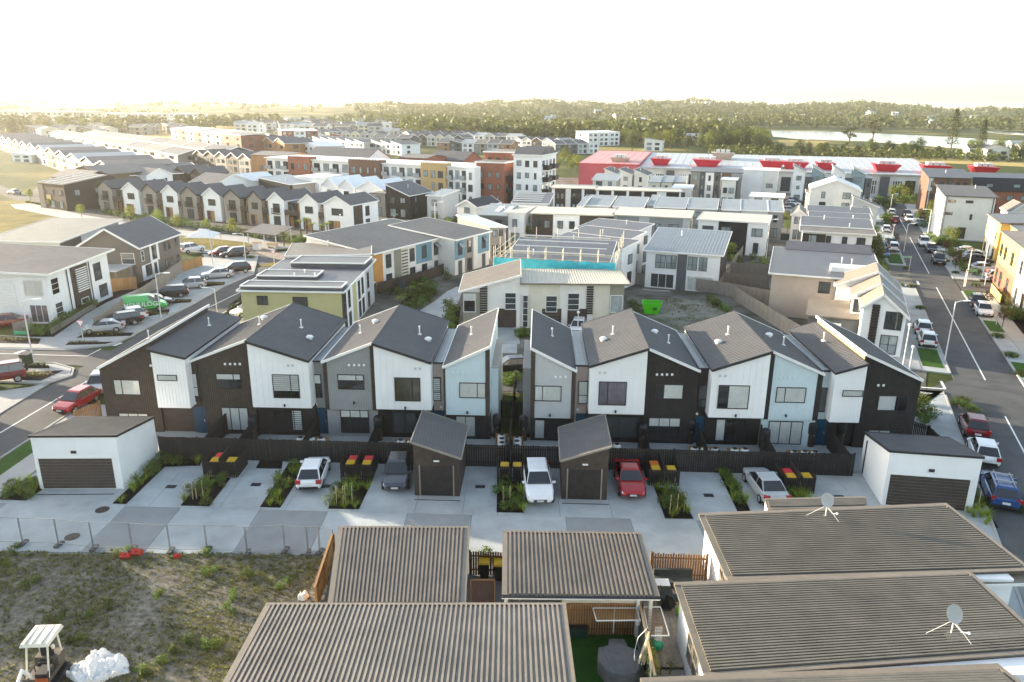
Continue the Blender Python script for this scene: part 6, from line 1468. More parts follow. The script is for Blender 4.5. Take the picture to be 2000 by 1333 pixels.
for i, (a, b, z) in enumerate((((1568, 441), (1702, 440), 5.6), ((1583, 430), (1700, 425), 5.5), ((1580, 417), (1700, 415), 5.8))): box('%s dark roofed house from the front in the stack of layered white edged roofs' % ORD[i], a, b, z, 7, TAUPE if i else WHITE, ROOFD, [z, z, z + .5, z + .5], -20, 2, group='layered white edged roof houses', trim=TRIMW, over=.35)
gab('white narrow house with brown skillion roof beside the layered roofs', (1547, 420), (1575, 411), 5.0, 8, WHITE, ROOFB, 5.9, -20, 2, nr=1, trim=TRIMW)
for i, (a, b) in enumerate((((1574, 390), (1622, 412)), ((1665, 398), (1716, 420)))): box('near black roof slanting right, %s of the pair below the big white gable' % ('left' if i == 0 else 'right'), a, b, 5.2, 6, GREYL, mt('near_black_roof', (.018, .018, .028), .5), [6.6, 4.6, 4.6, 6.6], -20, 1, group='near black slanting roof houses', trim=TRIMW)
h = gab('big white rendered gable building with white roof at the top of the right street', (1583, 370), (1682, 383), 7.6, 11, OFFW, ROOFW, 9.6, -20, 2, nr=2, trim=TRIMW, group=None, rows=((.5, 2.3), (3.4, 5.0), (5.8, 7.2)))
for i, (x, wl) in enumerate(((1550, WHITE), (1587, TEAL), (1628, WHITE), (1667, TEAL))):
    h = box('%s tall narrow %s townhouse with skillion roof before the silver shopping centre roof' % (ORD[i], 'white' if wl is WHITE else 'teal'), (x, 333 + i), (x + 24, 337 + i), 8.6, 9, wl if wl is WHITE else mt('soft_teal', (.23, .31, .33), .7), ROOFD, [9.6, 8.0, 8.0, 9.6], -20, 1, nr=2, group='tall narrow townhouses before the shopping centre', rows=((.3, 2.2), (3.4, 4.6), (6, 7.2)), trim=TRIMW)
    box('%s dark recessed house between the tall narrow townhouses' % ORD[i], (x + 24, 346 + i), (x + 37, 347 + i), 7.0, 8, GREYD, ROOFG, None, -20, 1, group='dark recessed houses', rows=((.3, 2.2), (4.6, 6)), pipes=0)
# ---- right side of the right street
h = box('big white three storey block with dark roof beyond the bushes on the right street', (1847, 383), (1946, 389), 8.4, 11, OFFW, ROOFT, [8.4, 8.4, 9.4, 9.4], -20, 0, group=None, over=.35, ribs=.5)
f = h.front(); L = h.L
for s, z0, w, hh in ((.07, 7.2, .15, .5), (.42, 7.2, .15, .5), (.05, 4.8, .15, .5), (.55, 4.0, .05, 1.1), (.36, .3, .16, 2.2)): h.window(f, s * L, z0, (s + w) * L, z0 + hh)
for a in (.04, .96): m = M(); m.tube([(a * L, -.08, 8.3), (a * L, -.08, .1)], .07, 6); h.add('downpipe', m, TRIMD)
def street_block(label, s0, s1, w, hgt, wall, accs, D=10, roof=ROOFD, zb=None):
    a, b = st(s1, w), st(s0, w); h = House('terrace_house', label, a, b, D, 'terrace house', 'ochre and brick terraces on the right street'); h.body(wall, [hgt, hgt, (zb or hgt + .6), (zb or hgt + .6)]); h.roof(roof, [hgt, hgt, zb or hgt + .6, zb or hgt + .6], over=.25, th=.18, trim=TRIMB)
    L = h.L; acc(h, h.front(), [(p * L, q, r_ * L, t, m) for p, q, r_, t, m in accs]); return h
YEL2 = mt('sunny_yellow_render', (.58, .40, .12), .8, .06, 1)
h = street_block('ochre and white terrace house nearest the white block, brick base', 66, 78, 13.6, 6.6, YEL2, [(.1, 0, .75, 6.3, OFFW)]); aw(h, ((0, -.06), (1, 0), (0, -1)), h.L, 3, w=1.1)
h = street_block('ochre terrace house with two tall brown framed porches', 50.5, 65.9, 15, 6.4, OCHRE, [(.6, 0, 1, 6.2, BROWN)])
for u in (3.0, 8.5): m = M(); m.box(u, -1.6, 5.0, u + 3.4, -.05, 5.3); m.box(u, -1.6, 0, u + .3, -.05, 5); m.box(u + 3.1, -1.6, 0, u + 3.4, -.05, 5); h.add('porch_frame', m, BROWN); h.window(h.front(), u + .6, .2, u + 2.8, 4.6, trans=(.5,), mull=(.5,))
h = street_block('sunlit ochre and brick terrace house at the right edge, grey roof', 14, 49.8, 11, 7.4, YEL2, [(0, 0, .35, 3.2, BRICKR), (.6, 0, 1, 3.6, BRICKR), (.38, 0, .58, 7.2, OFFW)], D=13, roof=ROOFB)
for u in (1.2, 4.2, 9, 15, 19, 23, 27.5, 31.5): h.window(((0, -.06), (1, 0), (0, -1)), u, 4.2, u + 1.2, 6.0, trans=(.5,)); h.window(((0, -.06), (1, 0), (0, -1)), u, .3, u + 1.2, 2.4)
hedge('sunlit yellow green hedge before the brick terrace at the right edge', st(40.5, 10.2), st(29, 10.1), 1.1, 1.3, 170)
fence('yellow rendered garden wall before the brick terrace', [st(42, 9.5), st(35, 9.45)], 1.2, YEL2, 1.2, .01)
h = box('three storey brick and white townhouses before the shopping centre', (1815, 347), (1898, 352), 8.6, 9, BRICKB, ROOFD, [8.6, 8.6, 10, 10], -16, 0, group=None)
f = h.front(); L = h.L; acc(h, f, [(0, 5.4, .42, 8.5, GREYL), (.42, 0, .58, 8.5, OFFW), (.58, 5.4, 1, 8.5, GREYL)])
for a in (.06, .26, .64, .82): 
    for z0 in (.6, 3.4, 6.3): h.window(((0, -.06), (1, 0), (0, -1)), a * L, z0, (a + .11) * L, z0 + 1.4, mull=(.5,))
h.window(((0, -.06), (1, 0), (0, -1)), .44 * L, 5.6, .56 * L, 8.2)
h = box('long red brick terrace with dark sloping upper storey at the right edge', (1900, 372), (2080, 392), 5.4, 9, BRICKR, ROOFD, [5.4, 5.4, 5.4, 5.4], -14, 6, group=None, rows=((.4, 2.2), (3.2, 4.4)))
m = M(); m.slab([(0, -.3, 5.5), (h.L, -.3, 5.5), (h.L, 2.2, 8.4), (0, 2.2, 8.4)], .2); h.add('mansard', m, mt('dark_slate', (.03, .03, .033), .6)); m = M(); m.slab([(0, 2.2, 8.4), (h.L, 2.2, 8.4), (h.L, 8, 9.2), (0, 8, 9.2)], .2); h.add('upper_roof', m, ROOFD)
for k in range(4): m = M(); u = 3 + k * 6; m.box(u, .3, 6.3, u + 1.3, .8, 7.0); h.add('roof_window', m, PANEL_)
gab('white gabled house with grey roof at the right edge behind the ochre terrace', (1975, 415), (2020, 418), 5, 8, OFFW, ROOFB, 6.6, -20, 1, nl=1, trim=TRIMW, group=None)
# ---- centre rows
def cells(label, A, B, z, D, parts, roof, yaw=-18, zb=None, trim=None, group=MID, over=.3, th=.2, side=None, ribs=0, rows=((.3, 2.2), (3.3, 4.7)), n=1, wall=WHITE):
    """a row building whose front is split in coloured bays"""
    h = HX(label, A, B, z, D, yaw, 'terrace_house', 'terrace house', group); L = h.L; zb = zb or z
    h.body(wall, [z, z, zb, zb]); h.roof(roof, [z, z, zb, zb], over=over, th=th, trim=trim, ribs=ribs); t = 0
    for i, (fr_, mat, nn) in enumerate(parts):
        s0, s1 = t * L, (t + fr_) * L; t += fr_
        if mat is not wall: h.panel(h.front(), mat, s0 + .02, 0, s1 - .02, z - .02, proud=.07)
        fo = ((s0, -.08), (1, 0), (0, -1))
        if nn: aw(h, fo, s1 - s0, nn, rows, min(1.7, (s1 - s0) * .45), .08, .25)
    if side: acc(h, h.right(), [(0, 0, D, min(z, zb), side)])
    aw(h, ((h.L + .06, 0), (0, 1), (1, 0)), D, 1, rows, 1.0, .4)
    return h
G1 = 'flat roofed terrace houses of the centre rows'
h = gab('white house with near black hipped roof left of the charcoal house', (893, 402), (931, 413), 4.9, 9, OFFW, mt('black_roof', (.015, .015, .02), .5), 6.1, -30, 1, nr=1, trim=TRIMW, group=None)
h = box('charcoal house with two white skylights in its blue grey roof', (934, 421), (989, 424), 5.3, 9, GREYD, ROOFG, [5.3, 5.3, 6.3, 6.3], -14, 2, group=None, over=.1)
for u in (.45, .8): m = M(); m.slab([(h.L * u, 2.5, 5.83), (h.L * u + .9, 2.5, 5.83), (h.L * u + .9, 6.5, 6.28), (h.L * u, 6.5, 6.28)], .1); h.add('skylight', m, TRIMW)
cells('white box house with one big square window beside the charcoal house', (989, 416), (1023, 416), 5.8, 9, [(1, WHITE, 1)], ROOFC, -14, group=G1, trim=TRIMW)
cells('black and white flat roofed terrace with blue door behind the scaffolding', (1039, 418), (1195, 421), 5.8, 9, [(.27, BROWN, 2), (.33, WHITE, 2), (.40, BROWN, 2)], ROOFC, -10, group=G1, side=GREYD)
cells('mid grey flat roofed terrace with pale end wall', (1198, 421), (1347, 428), 5.8, 10, [(.05, GREYL, 0), (.30, GREY, 1), (.13, GREYL, 1), (.44, GREY, 2), (.08, GREYL, 0)], ROOFC, -16, group=G1, side=CREAM)
cells('white and black flat roofed terrace with red door right of the grey terrace', (1364, 430), (1500, 440), 5.6, 10, [(.30, WHITE, 1), (.42, BLACK, 2), (.28, WHITE, 1)], ROOFC, -20, group=G1, trim=TRIMW)
G2 = 'light grey roofed houses of the second centre row'
for i, (a, b, wl) in enumerate((((1128, 405), (1138, 406), GREY), ((1138, 402), (1190, 404), GREYL), ((1198, 405), (1256, 407), GREYL), ((1266, 402), (1278, 402), GREYL), ((1278, 406), (1338, 408), GREYD), ((1344, 408), (1400, 411), GREY), ((1411, 411), (1445, 413), GREY), ((1447, 412), (1500, 415), GREYL), ((1501, 414), (1530, 416), GREY))):
    cells('%s light grey roofed %s house from the left in the second centre row' % (ORD[i], 'charcoal' if wl is GREYD else 'grey' if wl is GREY else 'pale grey'), a, b, 5.3, 9, [(1, wl, 2 if b[0] - a[0] > 30 else 1)], ROOFG, -16, 6.3, TRIMW, G2, .15, wall=wl)
h = cells('white house with dark roof ribbed by white strips', (1001, 398), (1070, 404), 5.4, 12, [(1, WHITE, 1)], ROOFD, -8, 6.2, TRIMW, G1, side=GREY, wall=OFFW)
for k in range(5): m = M(); v = 1.5 + k * 2.2; m.bar((0, v, 5.75 + v * .066), (h.L * .8, v, 5.75 + v * .066), .25, .12); h.add('roof_strip', m, TRIMW)
cells('long terrace of black panels between white piers behind the light grey roofs', (1078, 368), (1163, 371), 5.8, 8, [(.07, WHITE, 0), (.25, BROWN, 2), (.12, OFFW, 0), (.25, BLACK, 2), (.06, WHITE, 0), (.25, BLACK, 2)], ROOFC, -9, group=G1)
cells('second long terrace of black panels between white piers, farther right', (1165, 372), (1330, 378), 5.8, 8, [(.03, WHITE, 0), (.15, BLACK, 2), (.03, WHITE, 0), (.15, BLACK, 2), (.03, WHITE, 0), (.15, BLACK, 2), (.03, WHITE, 0), (.15, BLACK, 2), (.11, WHITE, 1), (.15, BLACK, 2), (.02, WHITE, 0)], ROOFC, -9, group=G1, side=CREAM)
G3 = 'small houses of the third centre row'
for i, x in enumerate((1181, 1210, 1239)): box('%s small white house with dark skillion roof in front of the red shopping centre end' % ORD[i], (x, 338 + i), (x + 25, 346 + i), 5.6, 9, OFFW, ROOFT, [6.6, 5.2, 5.2, 6.6], -20, 1, nr=1, group=G3, trim=TRIMW)
for i, x in enumerate((1267, 1291, 1316)): cells('%s pale house with light grey roof beside the small white skillion houses' % ORD[i], (x, 357), (x + 22, 358), 5.4, 8, [(1, CREAM, 1)], ROOFG, -16, 6.4, None, G3, .15, wall=CREAM)
cells('low white house with charcoal roof in front of the small white skillion houses', (1158, 352), (1204, 357), 5.0, 10, [(1, OFFW, 2)], ROOFG, -14, 5.8, TRIMW, G3, side=GREY)
cells('white cube house with cream side beside the black panel terrace', (1314, 368), (1350, 371), 5.6, 8, [(1, OFFW, 1)], ROOFW, -16, None, TRIMW, G3, side=CREAM)
h = cells('three storey taupe and white townhouses with dark piers before the silver roof', (1350, 336), (1408, 342), 8.0, 8, [(.3, TAUPE, 1), (.2, GREYD, 1), (.28, WHITE, 1), (.22, GREYD, 1)], ROOFD, -16, 8.4, None, 'three storey townhouses before the silver roof', rows=((.2, 2.3), (3.2, 4.6), (5.8, 7.2)))
cells('three storey brick and grey townhouses before the silver roof, right of the taupe ones', (1410, 338), (1450, 342), 8.0, 8, [(.5, BRICKB, 1), (.5, GREY, 1)], ROOFD, -16, 8.4, None, 'three storey townhouses before the silver roof', rows=((.2, 2.3), (3.2, 4.6), (5.8, 7.2)))
h = cells('white block with pale roof and dark flank left of the lane of drying frames', (1410, 352), (1438, 354), 6.6, 16, [(1, OFFW, 2)], ROOFW, -20, 7.2, TRIMW, G3, wall=OFFW); acc(h, h.right(), [(.1, 0, 15.9, 6.5, BROWN)])
cells('tall white flat block behind the white block with dark flank', (1448, 333), (1520, 340), 8.0, 10, [(.6, WHITE, 0), (.4, OFFW, 1)], ROOFW, -20, None, TRIMW, G3)
cells('white house with slatted carport frames beside the narrow lane', (1465, 385), (1530, 392), 4.6, 9, [(.5, WHITE, 1), (.5, OFFW, 1)], ROOFW, -20, None, TRIMW, G3)
# ---- dark stepped roofs and the scaffolded house
for i, (a, b) in enumerate((((1128, 447), (1232, 466)), ((1098, 463), (1212, 487)), ((1058, 478), (1196, 503)))):
    box('%s dark roofed house from the back in the stepped line beside the scaffolding' % ORD[i], a, b, 5.6, 7.5, WHITE, ROOFD, [5.6, 5.6, 6.2, 6.2], -35, 0, nr=2, group='dark stepped roof houses beside the scaffolding', trim=TRIMW, over=.35)
h = box('house under repair with dark roof inside scaffolding and turquoise wrap', (985, 512), (1186, 514), 5.4, 11, TAUPE, ROOFD, [5.4, 5.4, 6.6, 6.6], -12, 2, nr=1, group=None, trim=TRIMW)
SCM = mt('scaffold_tube', (.55, .50, .38), .5, .1, 4); sc_ = thing('scaffolding', 'pale tube scaffolding around the house with the turquoise wrap', 'scaffolding', h.o.location.copy(), h.yaw)
L = h.L; pts = [(u, v) for u in [-1.1 + k * (L + 2.2) / 7 for k in range(8)] for v in (-1.2, -.3)] + [(u, v) for v in (2.5, 5.5, 8.5, 11.8) for u in (-1.1, L + 1.1)] + [(u, 11.8) for u in (2, 5, 8, 11)]
for u, v in pts: m = M(); m.tube([(u, v, 0), (u, v, 7.6 if v < 2 else 8.2)], .045, 5); m.build('standard', SCM, sc_)
for z in (1.9, 3.9, 5.6, 6.1, 6.9):
    for (p, q) in (((-1.1, -1.2), (L + 1.1, -1.2)), ((-1.1, -.3), (L + 1.1, -.3)), ((-1.1, -1.2), (-1.1, 11.8)), ((L + 1.1, -1.2), (L + 1.1, 11.8)), ((-1.1, 11.8), (L + 1.1, 11.8))): m = M(); m.tube([(*p, z), (*q, z)], .04, 5); m.build('ledger', SCM, sc_)
for i in range(7): m = M(); u = -1.1 + i * (L + 2.2) / 7; m.tube([(u, -1.25, .2), (u + (L + 2.2) / 7, -1.25, 3.8)], .035, 5); m.build('brace', SCM, sc_)
for z in (3.9, 5.6): m = M(); m.box(-1.0, -1.1, z - .06, L + 1, -.35, z); m.build('plank_deck', SCM, sc_)
for k in range(4): m = M(); v = 1.5 + k * 2.6; m.tube([(.5, v, 6.5 + v * .1), (L - .5, v, 6.5 + v * .1)], .07, 5); m.build('roof_rail', TRIMW, sc_)
m = M(); n = 40
for i in range(n):
    for j in range(6):
        def q(i, j): u = -1.1 + (L + 2.2) * i / n; z = 4.2 + j * .33 + .18 * noise.noise((u * .9, j * .5, 2)) * (j > 3); return (u, -1.32 - .14 * noise.noise((u * 1.3, j * .7, 5)), z)
        m.face([q(i, j), q(i + 1, j), q(i + 1, j + 1), q(i, j + 1)])
o = m.build('debris_wrap', mt('turquoise_wrap', (.05, .42, .50), .45, .2, 1.5), None, True); o.location = h.o.location; o.rotation_euler = (0, 0, h.yaw); tag(o, 'turquoise plastic wrap tied along the front of the scaffolding', 'wrap')
# ================================================================= GABLED ROW, APARTMENTS, SHOPPING CENTRE, FAR SUBURB
GR = 'gabled terrace houses facing the reserve'
ra, rb = P(197, 412), P(685, 456)
class Line:      # measuring line for the gabled row
    pass
rl = House.__new__(House); rl.a = Vector(ra); d_ = Vector(rb) - rl.a; rl.yaw = math.atan2(d_.y, d_.x); rl.c, rl.s_ = math.cos(rl.yaw), math.sin(rl.yaw); rl.z = 0; rl.L = d_.length
gx = [(193, 220), (241, 272), (279, 306), (318, 348), (356, 385), (398, 431), (439, 470), (485, 512), (525, 556), (586, 622), (633, 685)]
for i, (p0, p1) in enumerate(gx):
    s0, s1 = rl.fz(((0, 0), (1, 0), (0, -1)), p0, 385 + i * 4)[0], rl.fz(((0, 0), (1, 0), (0, -1)), p1, 385 + i * 4)[0]
    wh = i in (1, 3, 5, 8, 9, 10); w = lambda s: (rl.a.x + rl.c * s, rl.a.y + rl.s_ * s)
    h = House('terrace_house', '%s %s gabled house from the left in the row facing the reserve' % (ORD[i], 'white' if wh else 'taupe'), w(s0), w(s1), 9.5, 'terrace house', GR)
    h.gable(WHITE if wh else TAUPE, ROOFT, 5.4, 7.0, over=.2, trim=TRIMW if wh else TRIMD); f = h.front(); L = h.L
    if i % 2 or i == 10: h.window(f, L * .3, 3.3, L * .72, 4.7, mull=(.5,)); h.panel(f, TIMBER, L * .15, 0, L * .6, 2.2); h.door(((0, -.04), (1, 0), (0, -1)), L * .2, 0, L * .2 + .9, 2.1, BROWN)
    else: 
        h.window(f, L * .3, 2.9, L * .72, 4.8, mull=(.5,)); h.window(f, L * .3, .1, L * .72, 2.2, mull=(.5,)); m = M()
        for k in range(9): m.box(L * .28 + k * L * .053, -.5, 2.75, L * .28 + k * L * .053 + .05, -.44, 3.8)
        m.box(L * .26, -.52, 3.78, L * .76, -.42, 3.86); m.box(L * .26, -.5, 2.65, L * .76, -.02, 2.75); h.add('balcony', m, BROWN)
    if i < 10:
        nx = rl.fz(((0, 0), (1, 0), (0, -1)), gx[i + 1][0], 385 + i * 4)[0] - s0; h.body(BROWN, 5.0, L + .01, nx - .02, 1.2, 9.0, name='recess_wall'); h.roof(ROOFT, 5.0, L + .02, nx - .03, 1.0, 9.2, 0, .12, name='recess_roof')
        if nx - L > 1.2:
            fr = ((L, 1.2), (1, 0), (0, -1)); h.window(fr, .3, 3.0, min(1.5, nx - L - .2), 4.6); h.door(fr, .3, 0, min(1.2, nx - L - .2), 2.1, TIMBER)
            m = M(); m.box(L + .1, -.2, 2.6, nx - .1, 1.15, 2.75); m.box(L + .1, -.2, 2.76, nx - .1, -.12, 3.7); h.add('balcony', m, BROWN); m = M(); m.box(L + .1, -.2, 0, L + .22, -.08, 2.6); m.box(nx - .22, -.2, 0, nx - .1, -.08, 5.0); h.add('post', m, TIMBER)
    else: acc(h, h.right(), [(1, 0, 4, 5.3, BROWN)]); h.window(h.right(), 5, 2.8, 6.4, 4.8, mull=(.5,)); h.window(h.right(), 5, .2, 6.4, 2.2)
h = box('dark brown house with white seamed roof at the left end of the gabled row', (72, 357), (124, 361), 6, 11, BROWN, ROOFB, [6, 6, 7.4, 7.4], -30, 3, nr=2, group=None, over=.2); acc(h, h.front(), [(.3, .1, 2.2, 5.8, TAUPED), (3.2, 2.2, 5, 3.4, OCHRE)])
for k in range(4): m = M(); u = h.L * (k + .2) / 3.6; m.bar((min(u, h.L), 0, 6.2), (min(u, h.L), 11, 7.6), .16, .1); h.add('roof_seam', m, TRIMW)
gab('dark brown house with sloping roof behind the white seamed roof', (100, 345), (160, 352), 6, 9, BROWN, ROOFB, 7.6, -30, 2, nr=1, group=None, axis='u'); gab('tall dark brown house with ochre end wall in the hazy left', (130, 336), (200, 345), 6.4, 14, mt('bronze_cladding', (.13, .095, .055), .7), ROOFB, 8.2, -30, 2, nr=1, group=None)
gab('white house with charcoal roof behind the left of the gabled row', (246, 341), (286, 346), 5.6, 8, WHITE, ROOFT, 7.2, -30, 1, nr=2, axis='u', group=None, trim=TRIMW)
for i, x in enumerate((313, 338, 372)): gab('%s dark brown narrow gabled house beside the white charcoal-roofed house' % ORD[i], (x, 333 + i * 3), (x + 22, 338 + i * 3), 5.8, 9, BROWN, ROOFT, 7.4, -30, 1, group='dark brown gabled houses behind the row')
gab('white house with wide charcoal roof in the middle behind the gabled row', (371, 357), (422, 362), 5.4, 11, WHITE, ROOFT, 7.4, -30, 1, nr=2, axis='u', group=None, trim=TRIMW)
gab('white house with black dormer box right of the wide charcoal roof', (440, 352), (482, 358), 5.4, 10, WHITE, ROOFW, 7.0, -30, 1, nr=1, group=None); box('brown house with white roof edge behind the gabled row', (505, 354), (566, 362), 5.6, 10, BROWN, ROOFG, [6.4, 5.2, 5.2, 6.4], -30, 1, group=None, trim=TRIMW)
box('taupe flat house before the white roofs', (524, 358), (572, 364), 5.2, 9, TAUPE, ROOFW, None, -30, 1, group=None); box('tall white blank house end behind the gabled row', (576, 345), (622, 352), 6.4, 9, WHITE, ROOFW, None, -30, 0, group=None)
for i, (a, b) in enumerate(((628, 657), (660, 692), (695, 748))): gab('%s white gabled house with white roof behind the right of the gabled row' % ORD[i], (a, 362 + i * 3), (b, 370 + i * 3), 5.6, 11, WHITE, ROOFW, 7.4, -30, 1, nr=1, group='white roofed gabled houses behind the row')
box('black house with dark roof falling to the right and a timber porch', (754, 379), (799, 393), 5.4, 10, BLACK, ROOFT, [7.4, 5.2, 5.2, 7.4], -24, 2, nr=2, group=None, trim=TRIMW); box('grey two storey house with light roof right of the black house', (834, 383), (862, 390), 5.4, 8, GREYL, ROOFG, [5.4, 5.4, 6, 6], -24, 1, nr=1, group=None, trim=TRIMW)
box('taupe house joined to the left of the black house', (725, 378), (752, 388), 5.2, 8, TAUPE, ROOFB, None, -24, 1, group=None)
# ---- apartments
h = HX('long white three storey apartment block with red, brown and sand brick sections', (520, 309), (914, 331), 9.2, 13, -27.5, 'apartment_building', 'apartment building'); L = h.L; f = h.front(); h.body(WHITE, 9.2); h.roof(ROOFW, 9.2, over=.5, th=.25, trim=TRIMW)
for p0, p1, mt_, nw in ((569, 611, BRICKR, 3), (686, 747, BRICKB, 4), (826, 874, mt('sand_brick', (.46, .33, .16), .85, .1, 2), 3), (914, 931, WHITE, 1)):
    s0, s1 = h.fz(f, p0, 340)[0], h.fz(f, p1, 340)[0]; m = M(); m.box(s0, -1.0, 0, s1, 2, 10.1 if p0 != 914 else 9.6); o = h.add('brick_bay', m, mt_) if p0 != 914 else h.add('end_bay', m, mt_)
    aw(h, ((s0, -1.0), (1, 0), (0, -1)), s1 - s0, nw, ((.4, 2.2), (3.4, 5.2), (6.4, 8.2)), 1.3, .1)
    if p0 != 914: 
        for k in range(10): m = M(); m.box(s0 + k * (s1 - s0) / 10, -1.05, 10.1, s0 + (k + .5) * (s1 - s0) / 10, -.8, 10.35); h.add('parapet_block', m, OFFW)
for p0, p1, n in ((522, 568, 3), (612, 685, 4), (748, 825, 5), (875, 913, 3)):
    s0, s1 = h.fz(f, p0, 340)[0], h.fz(f, p1, 340)[0]
    for z0 in (.3, 3.3, 6.3):
        for k in range(n):
            a = s0 + (s1 - s0) * (k + .15) / n; b = a + (s1 - s0) / n * .62
            o = h.window(f, a, z0, b, z0 + 2.2, mull=(.5,), pane=PANEL_ if k % 2 else PANE)
            if k % 2 == 0: m = M(); m.box(a - .2, -1.1, z0 - .1, b + .2, -.02, z0 + .05); m.box(a - .2, -1.1, z0 + .05, b + .2, -1.05, z0 + 1.0); m.build('balcony_rail', mt('balcony_glass', (.30, .33, .34), .2, .1, 1), o)
st_ = M()
for k in range(14): st_.box(-1, -k * .28, 6 - k * .42, 1, -k * .28 - .3, 6.1 - k * .42)
s0 = h.fz(f, 760, 350)[0]; st_.v = [(x + s0, y - 1, z) for x, y, z in st_.v]; h.add('outside_stair', st_, GREY)
def apt(label, A, B, z, D, wall, yaw, nf, nr, roof, bal=True, gables=0):
    h = HX(label, A, B, z, D, yaw, 'apartment_building', 'apartment building'); h.body(wall, z); h.roof(roof, z, over=.3, th=.3, trim=TRIMW); L = h.L; lv = [k * 3 for k in range(int(z // 3))]
    rows = [(.6 + q, 2.2 + q) for q in lv]; aw(h, h.front(), L, nf, rows, 1.1); aw(h, h.right(), D, nr, rows, 1.6)
    if bal:
        for q in lv[1:]:
            for v in (1.5, D * .55): m = M(); m.box(L, v, q - .1, L + 1.5, v + 3.6, q + .1); m.box(L + 1.42, v, q + .1, L + 1.5, v + 3.6, q + 1.15); m.box(L, v, q + .1, L + 1.42, v + .08, q + 1.15); h.add('balcony', m, BLACK)
    for k in range(gables):
        v0, v1 = D * k / gables, D * (k + 1) / gables; m = M(); vm = (v0 + v1) / 2
        for a, b in ((v0, vm), (v1, vm)): m.slab([(0, a, z + .3), (L, a, z + .3), (L, b, z + 2), (0, b, z + 2)] if a < b else [(0, b, z + 2), (L, b, z + 2), (L, a, z + .3), (0, a, z + .3)], .15)
        m.face([(L - .02, v0, z + .2), (L - .02, v1, z + .2), (L - .02, vm, z + 1.95)]); h.add('gable_roof', m, ROOFT)
    return h
apt('red brick apartment block with dark side balconies', (930, 318), (984, 320), 10.4, 15, BRICKR, -20, 3, 4, ROOFB); apt('white four storey apartment block with black side balconies', (1003, 304), (1057, 308), 12.4, 13, WHITE, -20, 3, 4, ROOFT, True, 2); apt('red brick block half hidden behind the white end of the long apartment block', (946, 298), (1001, 300), 12.5, 10, BRICKR, -20, 3, 0, ROOFB, False)
for i, (a, b, z, zr, wl, rf) in enumerate((((490, 303), (560, 310), 8, 9, mt('orange_brick', (.38, .20, .09), .85, .15, 2), ROOFB), ((596, 306), (716, 312), 8.2, 11, WHITE, ROOFT), ((780, 308), (832, 310), 8.6, 9.4, BRICKR, ROOFB), ((836, 312), (905, 318), 7.5, 10, BRICKR, ROOFT))):
    gab(['orange brick block at the left end behind the white apartments', 'white block with big charcoal roof behind the apartments', 'small red brick block behind the apartments', 'red brick gabled block with charcoal roof behind the apartments'][i], a, b, z, 12, wl, rf, zr, -27, 2, axis='u', group=None, name='apartment_building')
# ---- shopping centre
h = HX('long silver roofed shopping centre with a red end and red boat shaped roof housings', (1131, 320), (1840, 347), 7.0, 44, -15.5, 'shopping_centre', 'shopping centre'); L = h.L; f = h.front(); sr = h.fz(f, 1246, 330)[0]
h.body(REDP, 7.0, 0, sr, 0, 40); h.body(OFFW, 6.0, sr + .02, L, 1.5, 40); h.roof(mt('pinkish_red_roof', (.55, .26, .25), .5, .1, .3), [7, 7, 8.8, 8.8], 0, sr - .02, 0, 40, .2, .2, 2.2, 'v', RED)
h.roof(ROOFS, [6.1, 6.1, 8.4, 8.4], sr + .03, L, 1.0, 40, .4, .3, 2.4, 'v', None)
for k in range(24):
    s0 = sr + 2 + k * (L - sr - 4) / 24; w = (L - sr - 4) / 24
    if k % 3 != 2: h.window(((0, 1.5), (1, 0), (0, -1)), s0, .4, s0 + w * .8, 4.6, mull=(.25, .5, .75), trans=(.6,), fr=TRIMW if k % 2 else TRIMD, fw=.2)
    else: m = M(); m.box(s0, .2, 0, s0 + w * .7, 1.48, 5.6); h.add('entry_wall', m, OFFW if k % 2 else GREYD)
HULL = [(1205, 302, 40, 0), (1286, 305, 44, 1), (1380, 307, 62, 1), (1412, 297, 48, 0), (1508, 306, 52, 1), (1558, 312, 56, 1), (1621, 314, 40, 1), (1737, 314, 52, 1), (1834, 316, 54, 1), (1985, 331, 52, 1)]
UN = mt('plant_housing_white', (.6, .6, .58), .5, .1, 1)
for px, py, w, red in HULL:
    u, v = h.at(px, py + 6, 9.2); v = min(max(v, 8), 38); sc = .8 * w / 2 / FPX * math.hypot(*P(px, py, 9)) ; zb = 6.1 + 2.3 * (v - 1) / 39 + .2
    m = M(); b = [(u - sc * .62, v - 2.2, zb), (u + sc * .62, v - 2.2, zb), (u + sc * .62, v + 2.2, zb), (u - sc * .62, v + 2.2, zb)]; t = [(u - sc, v - 3.2, zb + 2.2), (u + sc, v - 3.2, zb + 2.0), (u + sc, v + 3.2, zb + 2.0), (u - sc, v + 3.2, zb + 2.2)]
    m.hexa(b, t); o = h.add('plant_housing', m, RED if red else mt('tan_housing', (.42, .34, .28), .6))
    for k in range(3): m = M(); a = u - sc * .6 + k * sc * .42; m.box(a, v - 1.5, zb + 2.0, a + sc * .33, v + 1.5, zb + 3.0); m.build('plant_unit', UN, o)
